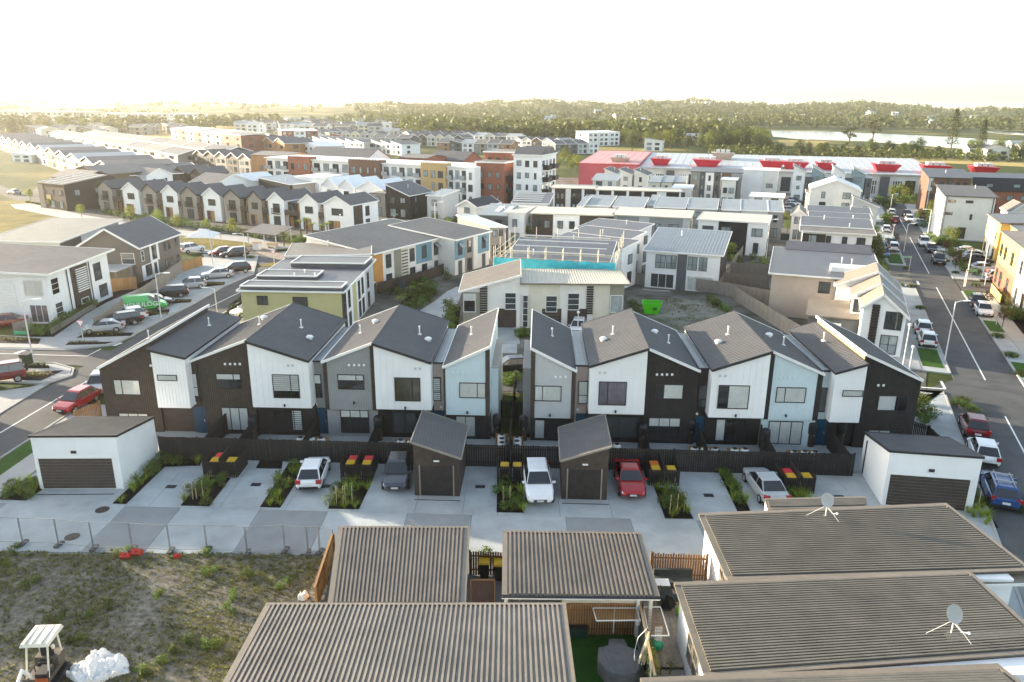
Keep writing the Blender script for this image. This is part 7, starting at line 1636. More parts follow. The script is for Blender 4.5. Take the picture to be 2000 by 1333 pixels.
# ---- far suburb: small kit of house types, copied
def proto(wall, roof, kind):
    h = House('house', 'x', (0, 0), (6.5, 0), 10, 'house')
    if kind == 'g': h.gable(wall, roof, 5.4, 7.2, trim=TRIMW)
    elif kind == 'G': h.gable(wall, roof, 5.2, 7.0, axis='u', trim=TRIMW)
    elif kind == 't': h.body(wall, 8.2); h.roof(roof, [8.2, 8.2, 9, 9], over=.2, trim=TRIMW)
    else: h.body(wall, [6.6, 5.2, 5.2, 6.6]); h.roof(roof, [6.6, 5.2, 5.2, 6.6], over=.2, trim=TRIMW)
    rows = ((.4, 2.2), (3.2, 4.6)) + (((6.0, 7.4),) if kind == 't' else ())
    for z0, z1 in rows: h.window(h.front(), .9, z0, 2.6, z1, pane=PANEL_); h.window(h.front(), 3.8, z0, 5.4, z1); h.window(h.left(), 3, z0, 4.4, z1); h.window(h.right(), 3, z0, 4.6, z1)
    return h.o
PRO = {}
WL = dict(w=WHITE, o=OFFW, t=TAUPE, g=GREYL, b=BROWN, r=BRICKR, k=GREYD, c=CREAM, y=mt('orange_brick', (.38, .20, .09), .85, .15, 2)); RF = dict(d=ROOFT, b=ROOFB, g=ROOFG, w=ROOFW)
def far_house(code, xy, yaw, label, group, sx=1.0, sy=1.0, sz=1.0):
    if code not in PRO: PRO[code] = proto(WL[code[0]], RF[code[1]], code[2])
    r = copy_tree(PRO[code], (xy[0], xy[1], terrain(*xy) - .05 if math.hypot(*xy) > 900 else 0), yaw, label, group, (sx, sy, sz)); r.name = 'house'; return r
WN = dict(w='white', o='off-white', t='taupe', g='pale grey', b='brown', r='red brick', k='charcoal', c='cream', y='orange brick')
def street_row(where, A, B, codes, D=1.0, flip=0, gap=.3, sz=1.0, first='left'):
    a, b = Vector(P(*A)), Vector(P(*B)); d = b - a; n = len(codes); yaw = math.atan2(d.y, d.x); w = d.length / n
    for i, c in enumerate(codes):
        p = a + d * (i / n); far_house(c, p, yaw, '%s house from the left in %s, %s' % (ORD[i], where, WN[c[0]]), 'houses in ' + where, (w - gap) / 6.5, D, sz)
street_row('the hazy gabled row along the left avenue', (-14, 287), (262, 384), 'bbg tbg bbg tbg ybg bbg tdg tgg ybg tdg cgg bdg tbg bdg'.split(), 1.9, sz=1.05)
street_row('the second hazy row behind the left avenue', (100, 276), (350, 330), 'tdG bdG kbG tbG tbG bbG tbG tdG kbG tdG'.split(), 1.3)
street_row('the third hazy row behind the left avenue', (168, 276), (440, 322), 'tbG tdG kdG tbG tbG kdG bbG tbG kdG'.split(), 1.2); street_row('the dark dormer row left of the white apartments', (380, 330), (492, 342), 'bdg bdg tdg bdg tdg'.split(), 1.2)
street_row('the tall red and cream terrace', (337, 282), (474, 304), 'cwt rbt cwt rbt cgt cwt rbt rbt'.split(), 1.3, sz=1.15)
street_row('the orange brick gabled row beyond the apartments', (496, 300), (558, 308), 'ydg ydg ydg'.split(), 1.5, sz=1.2); street_row('the white roofed row beside the orange brick gables', (556, 302), (622, 309), 'wwm kwm wwm wwm'.split(), 1.5)
street_row('the dark roofed slanting row beyond the apartments', (612, 290), (712, 300), 'wdm odm wdm odm wdm gdm'.split(), 1.2); street_row('the second slanting row beyond the apartments', (690, 296), (785, 304), 'odm wdm gdm odm wdm'.split(), 1.2)
street_row('the red brick and white far row', (478, 284), (668, 281), 'bwm wwm bwm rwt wwt rwt wwm rwm'.split(), 1.2); street_row('the far grey gabled row', (668, 277), (742, 279), 'gdg cdg gdg cdg'.split(), 1.2)
street_row('the far pale row in the centre', (745, 270), (880, 272), 'wgG cgG wdG wgm ogG wgG gdG cgG'.split(), 1.1); street_row('the dark gabled row in the far centre', (728, 286), (800, 288), 'kdG gdG kdG'.split(), 1.3)
street_row('the grey gabled row in the far centre', (800, 284), (905, 288), 'gdg kdg gdg cdg gdg kdg'.split(), 1.2); street_row('the pale gables right of the far centre', (905, 280), (1010, 284), 'gdg wgG gdg kdG wgG'.split(), 1.2)
street_row('the building site row beyond the apartments', (855, 298), (1000, 302), 'ydG kdm wgG tbG gdG ydG'.split(), 1.2); street_row('the gables beyond the white four storey block', (1000, 292), (1120, 298), 'wdg gdg bdg wdg ggg kdG'.split(), 1.2)
street_row('the dark roofs left of the red end', (1085, 302), (1170, 300), 'kdG kdG gdG wgm'.split(), 1.2); street_row('the white far block row above the shopping centre', (1148, 286), (1210, 284), 'wwt wwt wwt'.split(), 1.2)
street_row('the farthest pale row at the left', (0, 241), (190, 243), 'cbt cbt obt tbt cbt obt cbt tbt cbt'.split(), 2, sz=1.6); street_row('the farthest white row in the haze', (190, 239), (400, 240), 'wgt wgt obt wgt wgt cbt wgt wgt obt'.split(), 2, sz=1.2)
street_row('the long house row under the far trees', (680, 251), (905, 255), 'wgG tbG wwG odG wgG gbG wwG wgG'.split(), 1.4); street_row('the white houses under the far trees', (890, 258), (1010, 262), 'wwG wgG gdG wwG wgG'.split(), 1.5)
for i, (px, py, c, l) in enumerate(((1258, 295, 'wgm', 'white house with skylit roof behind the shopping centre'), (1890, 311, 'odG', 'big cream house behind the shopping centre at the right'), (1925, 314, 'odg', 'gabled cream house beside the big cream house'), (1975, 300, 'wgG', 'white house at the right edge near the river'), (1990, 308, 'cgG', 'cream house at the right edge below the river house'), (25, 317, 'wwm', 'white site cabin by the hazy avenue'), (1065, 248, 'wwm', 'bright white shed among the distant trees'), (1340, 282, 'wgG', 'white house among the trees behind the shopping centre'), (1420, 270, 'ogG', 'pale house half hidden in trees near the river'), (215, 282, 'wwm', 'wide white flat building beside the straw field'), (1655, 250, 'wgG', 'small white house on the far river bank'), (1560, 246, 'wgG', 'tiny white house on the far hillside'), (1740, 240, 'owG', 'tiny pale house at the foot of the hill'))):
    far_house(c, P(px, py), R(-15), l, None, 1.6, 1.1, .6 if c == 'wwm' else 1)
for i, px in enumerate(sorted(VR.uniform(1000, 1980) for _ in range(26))):
    py = VR.uniform(226, 250); x, y = P(px, py); far_house(VR.choice(('wgG', 'wwG', 'ogG')), (x, y), VR.uniform(-1, 1), nth(i, 'tiny pale house among trees below the hills'), 'tiny pale houses at the foot of the hills', 2, 1.2, 1.2)
for i, (px, py) in enumerate(sorted(scatter([(420, 244), (1000, 242), (1010, 266), (470, 262)], 58, 9))): far_house(VR.choice(('wgG', 'gdG', 'tdG', 'cgG', 'wdg', 'odG')), P(px, py), VR.uniform(-.7, .5), nth(i, 'distant house among the far trees'), 'distant houses among the far trees', 1.9, 1.2, 1.25)
for i, (px, py) in enumerate(sorted(scatter([(0, 246), (330, 250), (330, 268), (0, 274)], 22, 9))): far_house(VR.choice(('tdG', 'cbG', 'tbm')), P(px, py), VR.uniform(-.9, 0), nth(i, 'hazy house beyond the left avenue rows'), 'hazy houses beyond the left avenue', 1.8, 1.2, 1.2)
street_row('the packed pale row left of the centre', (560, 276), (690, 270), 'tdG gdG wdG tdG gdG odG'.split(), 1.2); street_row('the packed charcoal row in the far centre', (800, 278), (930, 276), 'kdG gdG tdG kdG gdG wdG'.split(), 1.2)
for o in PRO.values(): drop(o)
# ---- trees beyond the houses
def far_tree(key, px, py, h, label, group):
    x, y = P(px, py); src = {'d': 7.5, 't': 5.2, 'y': 4.2}[key[0]]
    plant({'d': 'dtree', 't': 'tree', 'y': 'ytree'}[key[0]], 'tree', label, 'tree', (x, y), terrain(x, y), h / src, group)
def tree_zone(poly, n, h0, h1, kinds, where):
    for j, (px, py) in enumerate(sorted(scatter(poly, n, 5))):
        k = VR.choice(kinds); far_tree(k, px, py, VR.uniform(h0, h1), nth(j, {'d': 'tree, dark, ', 't': 'tree, mid green, ', 'y': 'tree, bright yellow green, '}[k] + where), {'d': 'dark', 't': 'mid green', 'y': 'bright'}[k] + ' trees ' + where)
tree_zone([(1480, 297), (1840, 303), (1880, 309), (1500, 307)], 30, 4.5, 8, 'dddt', 'between the shopping centre and the river'); tree_zone([(1370, 286), (1490, 284), (1500, 302), (1380, 300)], 20, 8, 13, 'ddt', 'left of the river behind the shopping centre')
tree_zone([(1200, 268), (1490, 262), (1500, 296), (1200, 296)], 48, 8, 13, 'ttdyd', 'behind the middle of the shopping centre')
tree_zone([(1000, 252), (1200, 250), (1200, 275), (1010, 272)], 36, 7, 11, 'tydt', 'above the red shopping centre end')
tree_zone([(480, 242), (990, 246), (990, 254), (480, 256)], 44, 8, 13, 'ddt', 'along the far edge of the suburb')
tree_zone([(15, 258), (330, 252), (330, 262), (15, 268)], 22, 9, 13, 'td', 'on the hazy reserve at the left')
tree_zone([(1080, 312), (1125, 308), (1128, 345), (1088, 345)], 12, 4, 6, 'ty', 'beside the red shopping centre end')
tree_zone([(350, 298), (490, 318), (480, 326), (340, 305)], 16, 3.5, 5, 'yt', 'along the avenue before the red terrace')
tree_zone([(1885, 296), (2000, 300), (2000, 318), (1900, 312)], 16, 6, 9, 'tdy', 'around the cream houses at the right')
for px, py, h, w in ((1855, 303, 26, 'the taller'), (1913, 301, 20, 'the smaller')):
    x, y = P(px, py); r = thing('pine_tree', w + ' of the two tiered pines before the river at the right', 'tree', (x, y, 0), 0); t = M(); t.tube([(0, 0, 0), (0, 0, h)], [.4, .08], 6); t.build('trunk', BARK, r); c = M()
    for k in range(15):
        z = h * (.25 + .72 * k / 15); rr = h * .17 * (1 - .8 * k / 15)
        for q in range(7): a = q * .9 + k * .5; leaves(c, 12, (math.cos(a) * rr * .6, math.sin(a) * rr * .6, z), rr * .5, rr * .5, .35, .5, 4, .2)
    c.build('crown', TREED, r)
for px, py, h, l in ((705, 249, 24, 'tall flat crowned tree rising above the horizon trees'), (1700, 296, 20, 'tall sparse tree standing before the river'), (1655, 297, 15, 'thin bare topped tree left of the tall sparse tree'), (1575, 246, 20, 'flat crowned tree breaking the hill skyline')):
    x, y = P(px, py); r = thing('tree', l, 'tree', (x, y, terrain(x, y)), 0); t = M(); t.tube([(0, 0, 0), (.4, 0, h * .5), (0, 0, h * .85)], [.5, .35, .15], 6)
    c = M()
    for k in range(7): a = k * .9; q = (math.cos(a) * h * .2, math.sin(a) * h * .2, h * (.62 + .05 * k)); t.tube([(0.2, 0, h * .5), q], [.2, .06], 5); leaves(c, 60, q, h * .14, h * .14, h * .05, .6, 5, .3)
    t.build('trunk', BARK, r); c.build('crown', TREED, r)
WOOD = leafmat('far_woodland_leaf', (.06, .078, .02), (.13, .14, .035), .3, 0)
wm = M(); cnt = 0
while cnt < 8500:
    az, r_ = VR.uniform(-37, 37), 560 * (7.5 ** VR.random()); x, y = r_ * math.sin(R(az)), r_ * math.cos(R(az)); px = proj_x(x, y, 0)
    dens = noise.noise((x * .004, y * .004, 1)) + .5 * noise.noise((x * .015, y * .015, 4)) + (.12 if az > -12 else -.12)
    if dens < (-.06 if az > -8 else .16) - (.14 if r_ > 1300 else 0) or (az > 15 and 480 < r_ < 1010) or (r_ < 760 and -36 < az < -8): continue
    z = terrain(x, y); h = VR.uniform(7, 15); cnt += 1; w = h * VR.uniform(.5, .85)
    for k in range(20):
        a = VR.uniform(0, 6.28); q = VR.random(); c = Vector((x + math.cos(a) * w * .6 * q, y + math.sin(a) * w * .6 * q, z + h * VR.uniform(.25, .95))); s = w * VR.uniform(.14, .3); u = Vector((VR.gauss(0, 1), VR.gauss(0, 1), VR.gauss(0, .5))).normalized() * s; v = u.cross(Vector((VR.gauss(0, 1), VR.gauss(0, 1), VR.gauss(0, 1)))).normalized() * s * .7
        wm.face([c - u, c + v, c + u, c - v])
def clumps(poly, n, h0, h1):
    for px, py in scatter(poly, n, 1.2):
        x, y = P(px, py); h = VR.uniform(h0, h1); w = h * .7
        for k in range(14):
            a = VR.uniform(0, 6.28); q = VR.random(); c = Vector((x + math.cos(a) * w * q, y + math.sin(a) * w * q, h * VR.uniform(.15, .95) * (1.1 - .5 * q))); s = w * VR.uniform(.14, .3); u = Vector((VR.gauss(0, 1), VR.gauss(0, 1), VR.gauss(0, .5))).normalized() * s; v = u.cross(Vector((VR.gauss(0, 1), VR.gauss(0, 1), VR.gauss(0, 1)))).normalized() * s * .7
            wm.face([c - u, c + v, c + u, c - v])
clumps([(1380, 288), (1490, 284), (1500, 299), (1840, 304), (2000, 312), (2000, 319), (1500, 308), (1380, 302)], 420, 2.5, 6)
clumps([(1000, 254), (1200, 252), (1490, 262), (1500, 298), (1180, 282), (1010, 274)], 520, 4, 9)
clumps([(480, 242), (990, 246), (1000, 256), (480, 256)], 420, 5, 10); clumps([(0, 252), (330, 246), (330, 262), (0, 270)], 130, 4, 8)
o = wm.build('woodland', WOOD); o['kind'] = 'stuff'
# ================================================================= VEHICLES
TYRE = mt('tyre_rubber', (.018, .018, .018), .85, .1, 5); RIM = mt('alloy_rim', (.42, .43, .44), .35, .1, 5, metal=.6); CGL = mt('car_glass', (.012, .015, .018), .04, .1, 1, spec=1.0)
HEADL = mt('headlamp_glass', (.62, .64, .66), .12, .05, 4, spec=.9); TAILL = mt('tail_lamp', (.35, .012, .012), .2, .1, 4, spec=.8); PLATE = mt('number_plate', (.62, .62, .60), .5, .05, 4)
# type: length, width, body stations (x, half width factor, z bottom, z top), cabin (x windscreen base, roof front, roof rear, rear base), belt, roof
CT = dict(
 hatch=(4.1, 1.74, [(-2.05, .80, .42, .78), (-1.95, .93, .30, .92), (-1.2, 1, .22, .95), (.6, 1, .22, .93), (1.3, .98, .24, .86), (1.85, .90, .30, .74), (2.05, .72, .38, .60)], (1.0, .25, -1.35, -1.95), .92, 1.50),
 sedan=(4.7, 1.80, [(-2.35, .82, .45, .80), (-2.2, .93, .32, .95), (-1.4, 1, .22, .98), (.8, 1, .22, .92), (1.6, .97, .24, .84), (2.15, .88, .30, .72), (2.35, .70, .38, .58)], (1.05, .3, -.95, -1.75), .93, 1.44),
 coupe=(4.3, 1.78, [(-2.15, .82, .45, .88), (-2.0, .94, .32, .98), (-1.2, 1, .22, .96), (.8, 1, .22, .88), (1.5, .97, .24, .80), (1.98, .88, .28, .68), (2.15, .68, .36, .55)], (1.05, .2, -.9, -1.9), .90, 1.34),
 suv=(4.6, 1.86, [(-2.3, .84, .50, .95), (-2.2, .95, .38, 1.08), (-1.3, 1, .30, 1.10), (.8, 1, .30, 1.06), (1.55, .98, .32, 1.0), (2.1, .90, .38, .86), (2.3, .74, .46, .68)], (1.05, .3, -1.75, -2.2), 1.06, 1.70),
 wagon=(4.8, 1.80, [(-2.4, .84, .45, .88), (-2.25, .94, .32, 1.0), (-1.4, 1, .24, 1.0), (.8, 1, .24, .95), (1.6, .97, .26, .88), (2.2, .88, .32, .74), (2.4, .70, .40, .60)], (1.1, .35, -1.9, -2.3), .96, 1.55),
 van=(5.0, 1.95, [(-2.5, .94, .40, 1.3), (-2.45, 1, .32, 1.42), (-1.2, 1, .28, 1.42), (.7, 1, .28, 1.38), (1.75, .97, .30, 1.10), (2.3, .88, .36, .86), (2.5, .72, .44, .70)], (1.75, .75, -2.35, -2.47), 1.14, 2.0),
 jeep=(4.3, 1.75, [(-2.0, .96, .55, 1.05), (-1.95, 1, .45, 1.12), (-.8, 1, .40, 1.12), (.5, 1, .40, 1.10), (.7, .95, .42, 1.06), (1.95, .90, .46, 1.0), (2.05, .86, .52, .85)], (.62, .35, -1.85, -1.95), 1.10, 1.85))
CARM = {}
def car_meshes(t):
    if t in CARM: return CARM[t]
    Lc, W, stn, (xa, xb, xc, xd), zb, zr = CT[t]; w = W / 2; out = {}
    m = M(); rings = []
    for x, f, z0, z1 in stn:
        q = w * f; zm = z0 + (z1 - z0) * .55; half = [(q * .86, z0), (q * .98, z0 + .12), (q, zm), (q * .97, z1 - .07), (q * .86, z1)]
        rings.append([(x, y, z) for y, z in half] + [(x, -y, z) for y, z in half[::-1]])
    n = 10
    for r_ in rings: m.v.extend(r_)
    for j in range(len(rings) - 1):
        for k in range(n): k2 = (k + 1) % n; m.f.append((j * n + k, j * n + k2, (j + 1) * n + k2, (j + 1) * n + k)); m.m.append(0)
    m.f.append(tuple(range(n))); m.f.append(tuple(range((len(rings) - 1) * n, len(rings) * n))[::-1]); m.m += [0, 0]
    wb, wr = w * .90, w * .70; ze = zr - .07
    lv = [(zb - .04, xa, xd, wb), (ze, xb, xc, wr), (zr, xb - .18, xc + .15, wr * .86)]; i0 = len(m.v)
    for z, f_, r_, y in lv: m.v.extend([(f_, -y, z), (f_, y, z), (r_, y, z), (r_, -y, z)])
    for j in range(2):
        for k in range(4): k2 = (k + 1) % 4; m.f.append((i0 + j * 4 + k, i0 + j * 4 + k2, i0 + (j + 1) * 4 + k2, i0 + (j + 1) * 4 + k)); m.m.append(0)
    m.f.append((i0 + 8, i0 + 9, i0 + 10, i0 + 11)); m.m.append(0)
    for sx, ff in ((1, xa), ):
        for s in (-1, 1): m.box(xa - .32, s * w * .93 - .0, zb - .02, xa - .2, s * (w + .16), zb + .10) if s > 0 else m.box(xa - .32, -(w + .16), zb - .02, xa - .2, -w * .93, zb + .10)
    out['body'] = m
    def on(a, b, c, d, e=.02, ins=.08):
        P4 = [Vector(p) for p in (a, b, c, d)]; ctr = sum(P4, Vector()) / 4; nn = (P4[1] - P4[0]).cross(P4[3] - P4[0]).normalized(); P4 = [p + (ctr - p) * ins + nn * e for p in P4]
        q = M(); q.face(P4); q.face([p - nn * (e + .01) for p in P4[::-1]])
        for k in range(4): k2 = (k + 1) % 4; q.face([P4[k], P4[k] - nn * (e + .01), P4[k2] - nn * (e + .01), P4[k2]])
        return q
    zl = zb - .0
    out['windscreen'] = on((xa, -wb, zl), (xa, wb, zl), (xb, wr, ze), (xb, -wr, ze)); out['rear_window'] = on((xd, wb, zl), (xd, -wb, zl), (xc, -wr, ze), (xc, wr, ze), ins=.12)
    xm, xmr = (xa * .45 + xd * .55), (xb * .45 + xc * .55)
    sw = []
    for s in (1, -1):
        segs = [((xa, xb), (xm, xmr)), ((xm, xmr), (xd, xc))] if t != 'van' else [((xa, xb), (xa - .95, xb - .35))]
        for (p, pr), (q_, qr) in segs:
            A_ = [(p, s * wb, zl), (q_, s * wb, zl), (qr, s * wr, ze), (pr, s * wr, ze)]; A_ = A_ if s > 0 else [A_[1], A_[0], A_[3], A_[2]]; A_ = [A_[1], A_[0], A_[3], A_[2]]; sw.append(on(*A_))
    out['side_window'] = sw
    R_ = .36 if t in ('suv', 'jeep') else .32; xw = Lc * .31
    ty = M(); ty.lathe([(R_ * .62, -.1), (R_ * .9, -.11), (R_, -.07), (R_, .07), (R_ * .9, .11), (R_ * .62, .1)], 16); ty.xf(Matrix.Rotation(R(90), 4, 'X')); rm = M(); rm.lathe([(R_ * .62, -.105), (.05, -.09), (.03, .09), (R_ * .62, .105)], 10); rm.xf(Matrix.Rotation(R(90), 4, 'X'))
    out['wheel'] = (ty, rm, xw, w * .90, R_); fr, rr = stn[-2], stn[1]
    hl = M(); hl.hexa([(fr[0] - .1, -.20, -.06), (fr[0] + .12, -.17, -.05), (fr[0] + .1, .14, -.05), (fr[0] - .12, .2, -.06)], [(fr[0] - .22, -.2, .08), (fr[0] + .02, -.17, .06), (fr[0] + .0, .14, .06), (fr[0] - .24, .2, .08)])
    out['headlight'] = (hl, w * fr[1] * .72, fr[3] - .10); tl = M(); tl.box(rr[0] - .12, -.16, -.12, rr[0] + .14, .17, .14); out['tail_light'] = (tl, w * rr[1] * .82, rr[3] - .14)
    g = M(); g.box(stn[-1][0] - .06, -w * .45, stn[-1][2] + .02, stn[-1][0] + .03, w * .45, stn[-1][2] + .17); out['grille'] = g
    b = M(); b.box(stn[0][0] - .04, -w * .7, stn[0][2] - .1, stn[0][0] + .2, w * .7, stn[0][2] + .06); out['rear_bumper'] = b
    p = M(); p.box(stn[0][0] - .055, -.22, stn[0][3] - .28, stn[0][0] - .0, .22, stn[0][3] - .14); p.box(stn[-1][0] + .0, -.22, stn[-1][2] + .03, stn[-1][0] + .045, .22, stn[-1][2] + .15); out['number_plate'] = p
    res = {}
    def me(n_, mm, mat): d = bpy.data.meshes.new(n_); d.from_pydata(mm.v, [], mm.f); d.materials.append(mat); d.update(); return d
    res['body'] = me('body', out['body'], WHITE); res['gl'] = [('windscreen', me('windscreen', out['windscreen'], CGL)), ('rear_window', me('rear_window', out['rear_window'], CGL))] + [('side_window', me('side_window', q, CGL)) for q in out['side_window']]
    ty, rm, xw, yw, R_ = out['wheel']; res['w'] = (me('wheel', ty, TYRE), me('rim', rm, RIM), xw, yw, R_)
    for k, mat in (('headlight', HEADL), ('tail_light', TAILL)): mm, y, z = out[k]; res[k] = (me(k, mm, mat), y, z)
    res['x'] = [('grille', me('grille', out['grille'], PLASTB)), ('rear_bumper', me('rear_bumper', out['rear_bumper'], PLASTB)), ('number_plate', me('number_plate', out['number_plate'], PLATE))]
    CARM[t] = res; return res
PAINT = dict(white=paint('white_paint', (.78, .79, .79)), grey=paint('dark_grey_paint', (.055, .06, .075)), black=paint('black_paint', (.012, .012, .014)), red=paint('red_paint', (.36, .012, .018)), dred=paint('dark_red_paint', (.16, .012, .018)), silver=paint('silver_paint', (.40, .42, .43)), blue=paint('blue_paint', (.015, .06, .20)), green=paint('green_paint', (.05, .42, .085), .35), lblue=paint('pale_blue_paint', (.30, .42, .50)))
def obj_of(name, mesh, parent, loc=(0, 0, 0)):
    o = bpy.data.objects.new(name, mesh); COL.objects.link(o); o.parent = parent; o.location = loc; return o
def car(t, colour, front, rear, label, group=None, z=.0, sc=1.0, full=True, name=None):
    """front, rear: sight lines to the ground below the two bumpers"""
    a, b = Vector(P(*front, z)), Vector(P(*rear, z)); d = a - b; yaw = math.atan2(d.y, d.x); c = (a + b) / 2
    return car_at(t, colour, (c.x, c.y, z), yaw, label, group, sc, full, name)
def car_at(t, colour, loc, yaw, label, group=None, sc=1.0, full=True, name=None):
    q = car_meshes(t); r = thing(name or 'parked_car', label, 'van' if t == 'van' else 'car', loc, yaw, group); r.scale = (sc, sc, sc)
    o = obj_of('body', q['body'], r); o.material_slots[0].link = 'OBJECT'; o.material_slots[0].material = PAINT[colour]
    for n_, me in q['gl']: obj_of(n_, me, r)
    wm_, rm_, xw, yw, R_ = q['w']
    for sx in (-1, 1):
        for sy in (-1, 1): wo = obj_of('wheel', wm_, r, (sx * xw, sy * yw, R_)); (obj_of('rim', rm_, wo) if full else None)
    for k in ('headlight', 'tail_light'):
        me, y, zz = q[k]
        for s in (-1, 1): obj_of(k, me, r, (0, s * y, zz))
    for n_, me in q['x']: obj_of(n_, me, r)
    return r
PK = 'parked cars'
car('hatch', 'white', (622, 915), (606, 957), 'white hatchback parked facing the black fence, rear to the lane', PK); car('hatch', 'grey', (771, 966), (782, 910), 'dark grey hatchback left of the left black garage', PK, sc=1.02)
car('suv', 'white', (1055, 992), (1046, 930), 'white SUV parked nose out beside the right black garage', PK); car('coupe', 'red', (1236, 978), (1222, 922), 'red coupe right of the right black garage', PK); car('sedan', 'silver', (1474, 936), (1512, 988), 'silver sedan partly hidden by the low terrace roof', PK)
car('hatch', 'red', (114, 815), (186, 776), 'bright red hatchback on the left street behind the white garage', PK); car('hatch', 'silver', (184, 778), (206, 745), 'silver hatchback behind the dark brown end townhouse', PK)
j = car('jeep', 'dred', (-30, 752), (34, 742), 'dark red boxy off-roader with rear spare wheel at the left edge', PK, .05); w_ = car_meshes('jeep')['w']; o = obj_of('spare_wheel', w_[0], j, (-2.12, -.2, 1.05)); o.rotation_euler = (0, 0, R(90))
car('sedan', 'dred', (-20, 640), (36, 636), 'dark maroon car beside the big white house at the left edge', PK, .1)
Z = .11
car('coupe', 'silver', (172, 650), (236, 645), 'silver convertible nearest the give way sign', PK, Z); car('wagon', 'black', (205, 640), (262, 632), 'black wagon next to the silver convertible', PK, Z); car('hatch', 'white', (228, 628), (277, 622), 'white hatchback between black wagon and green van', PK, Z)
v = car('van', 'green', (322, 603), (246, 610), 'green delivery van with white MENULOG lettering', None, Z, name='delivery_van')
car('hatch', 'black', (330, 595), (282, 599), 'small black hatchback just beyond the green van', PK, Z); car('wagon', 'black', (300, 582), (362, 578), 'black wagon right of the small black hatchback', PK, Z); car('hatch', 'silver', (348, 565), (397, 561), 'silver hatchback in the middle of the left parking bays', PK, Z); car('sedan', 'silver', (398, 545), (452, 541), 'silver sedan near the far end of the left parking bays', PK, Z); car('suv', 'black', (434, 535), (484, 531), 'black SUV at the far end of the left parking bays', PK, Z)
car('suv', 'white', (392, 490), (358, 496), 'white SUV beside the reserve lawn', PK); car('hatch', 'dred', (418, 501), (446, 498), 'dark red hatchback left of the black SUV near the reserve', PK); car('suv', 'black', (440, 504), (476, 501), 'black SUV beside the dark red hatchback near the reserve', PK)
car('hatch', 'white', (470, 618), (500, 612), 'white hatchback showing between the brown roofs and yellow green house', PK, .05); car('hatch', 'black', (972, 727), (1020, 724), 'black car seen through the walkway gap', PK); car('hatch', 'white', (1126, 658), (1132, 640), 'white car behind the row beside the cream house', PK)
up = lambda s, w, t, c, l, dn=False: car_at(t, c, (*st(s, w), .03), ST_YAW + (math.pi if dn else 0), l, PK)
up(-14.2, -.2, 'hatch', 'dred', 'dark red hatchback behind the sunlit kerb grass, first of three on the right street'); up(-19.3, -.3, 'hatch', 'white', 'white hatchback between dark red hatchback and blue wagon'); bw = up(-25.6, -.3, 'wagon', 'blue', 'blue wagon with roof rack on the right street')
for y in (-.45, .45): m = M(); m.tube([(.4, y, 1.62), (-1.6, y, 1.62)], .025, 5); m.build('roof_rail', STEEL, bw)
for x in (.0, -1.1): m = M(); m.box(x - .05, -.6, 1.63, x + .05, .6, 1.67); m.build('crossbar', STEEL, bw)
up(15.6, -1.3, 'hatch', 'white', 'white hatchback, farther of the two beside the white gabled house'); up(10.6, -1.3, 'hatch', 'white', 'white hatchback, nearer of the two beside the grass strip'); up(32, 6.5, 'hatch', 'black', 'dark hatchback on the sunlit bay across the right street', True); up(27.5, 6.5, 'hatch', 'white', 'white hatchback below the dark hatchback across the right street', True)
up(62, 5.0, 'suv', 'black', 'black SUV with pale bonnet, nearer one on the right side', True); up(73.5, 5.0, 'hatch', 'black', 'dark hatchback above the black SUV on the right side', True); up(80, 4.4, 'suv', 'white', 'white SUV driving down the right street', True); up(77.5, -1.3, 'hatch', 'black', 'dark car behind the street tree on the left kerb'); up(71.5, -1.3, 'suv', 'white', 'white utility under the red leaved tree'); up(95, -1.3, 'hatch', 'white', 'white car by the kerb shrubs near the bend'); up(111, 1.3, 'hatch', 'red', 'red car driving away up the right street'); up(114.5, 4.4, 'hatch', 'white', 'white car driving toward the camera beyond the red car', True); up(125, 1.3, 'hatch', 'white', 'white car at the top of the right street'); up(124, 4.6, 'hatch', 'black', 'black car at the top of the right street', True)
car('hatch', 'dred', (1716, 490), (1704, 478), 'maroon car half hidden left of the right street', PK); car('hatch', 'blue', (1728, 506), (1716, 497), 'blue car behind the dark flat roof', PK)
for i, (px, py, c) in enumerate(((1836, 422, 'silver'), (1832, 429, 'white'), (1828, 436, 'lblue'), (1840, 443, 'white'), (1800, 442, 'lblue'))): x, y = P(px, py); car_at('hatch', c, (x, y, .05), R(-18), '%s %s car from the back beside the big white block' % (ORD[i], 'pale blue' if c == 'lblue' else c), PK, 1, False)
for px, py, t, c, l in ((1870, 462, 'sedan', 'silver', 'silver sedan before the big white block hedge'), (1890, 497, 'sedan', 'white', 'white sedan parked across under the framed porches'), (1905, 507, 'hatch', 'silver', 'silver hatchback in the shade of the porches'), (1908, 515, 'wagon', 'grey', 'grey wagon in the shade of the porches'), (1920, 531, 'sedan', 'white', 'white sedan behind the slatted bin screen'), (1952, 548, 'hatch', 'white', 'white hatchback at the side street corner')): x, y = P(px, py); car_at(t, c, (x, y, .05), R(-15), l, PK)
for i, (px, py, c) in enumerate(((1541, 415, 'silver'), (1545, 408, 'grey'), (1548, 402, 'white'), (1551, 397, 'grey'))): x, y = P(px, py); car_at('hatch', c, (x, y, 0), R(-20), '%s %s car from the front in the shaded narrow lane' % (ORD[i], c), PK, 1, False)
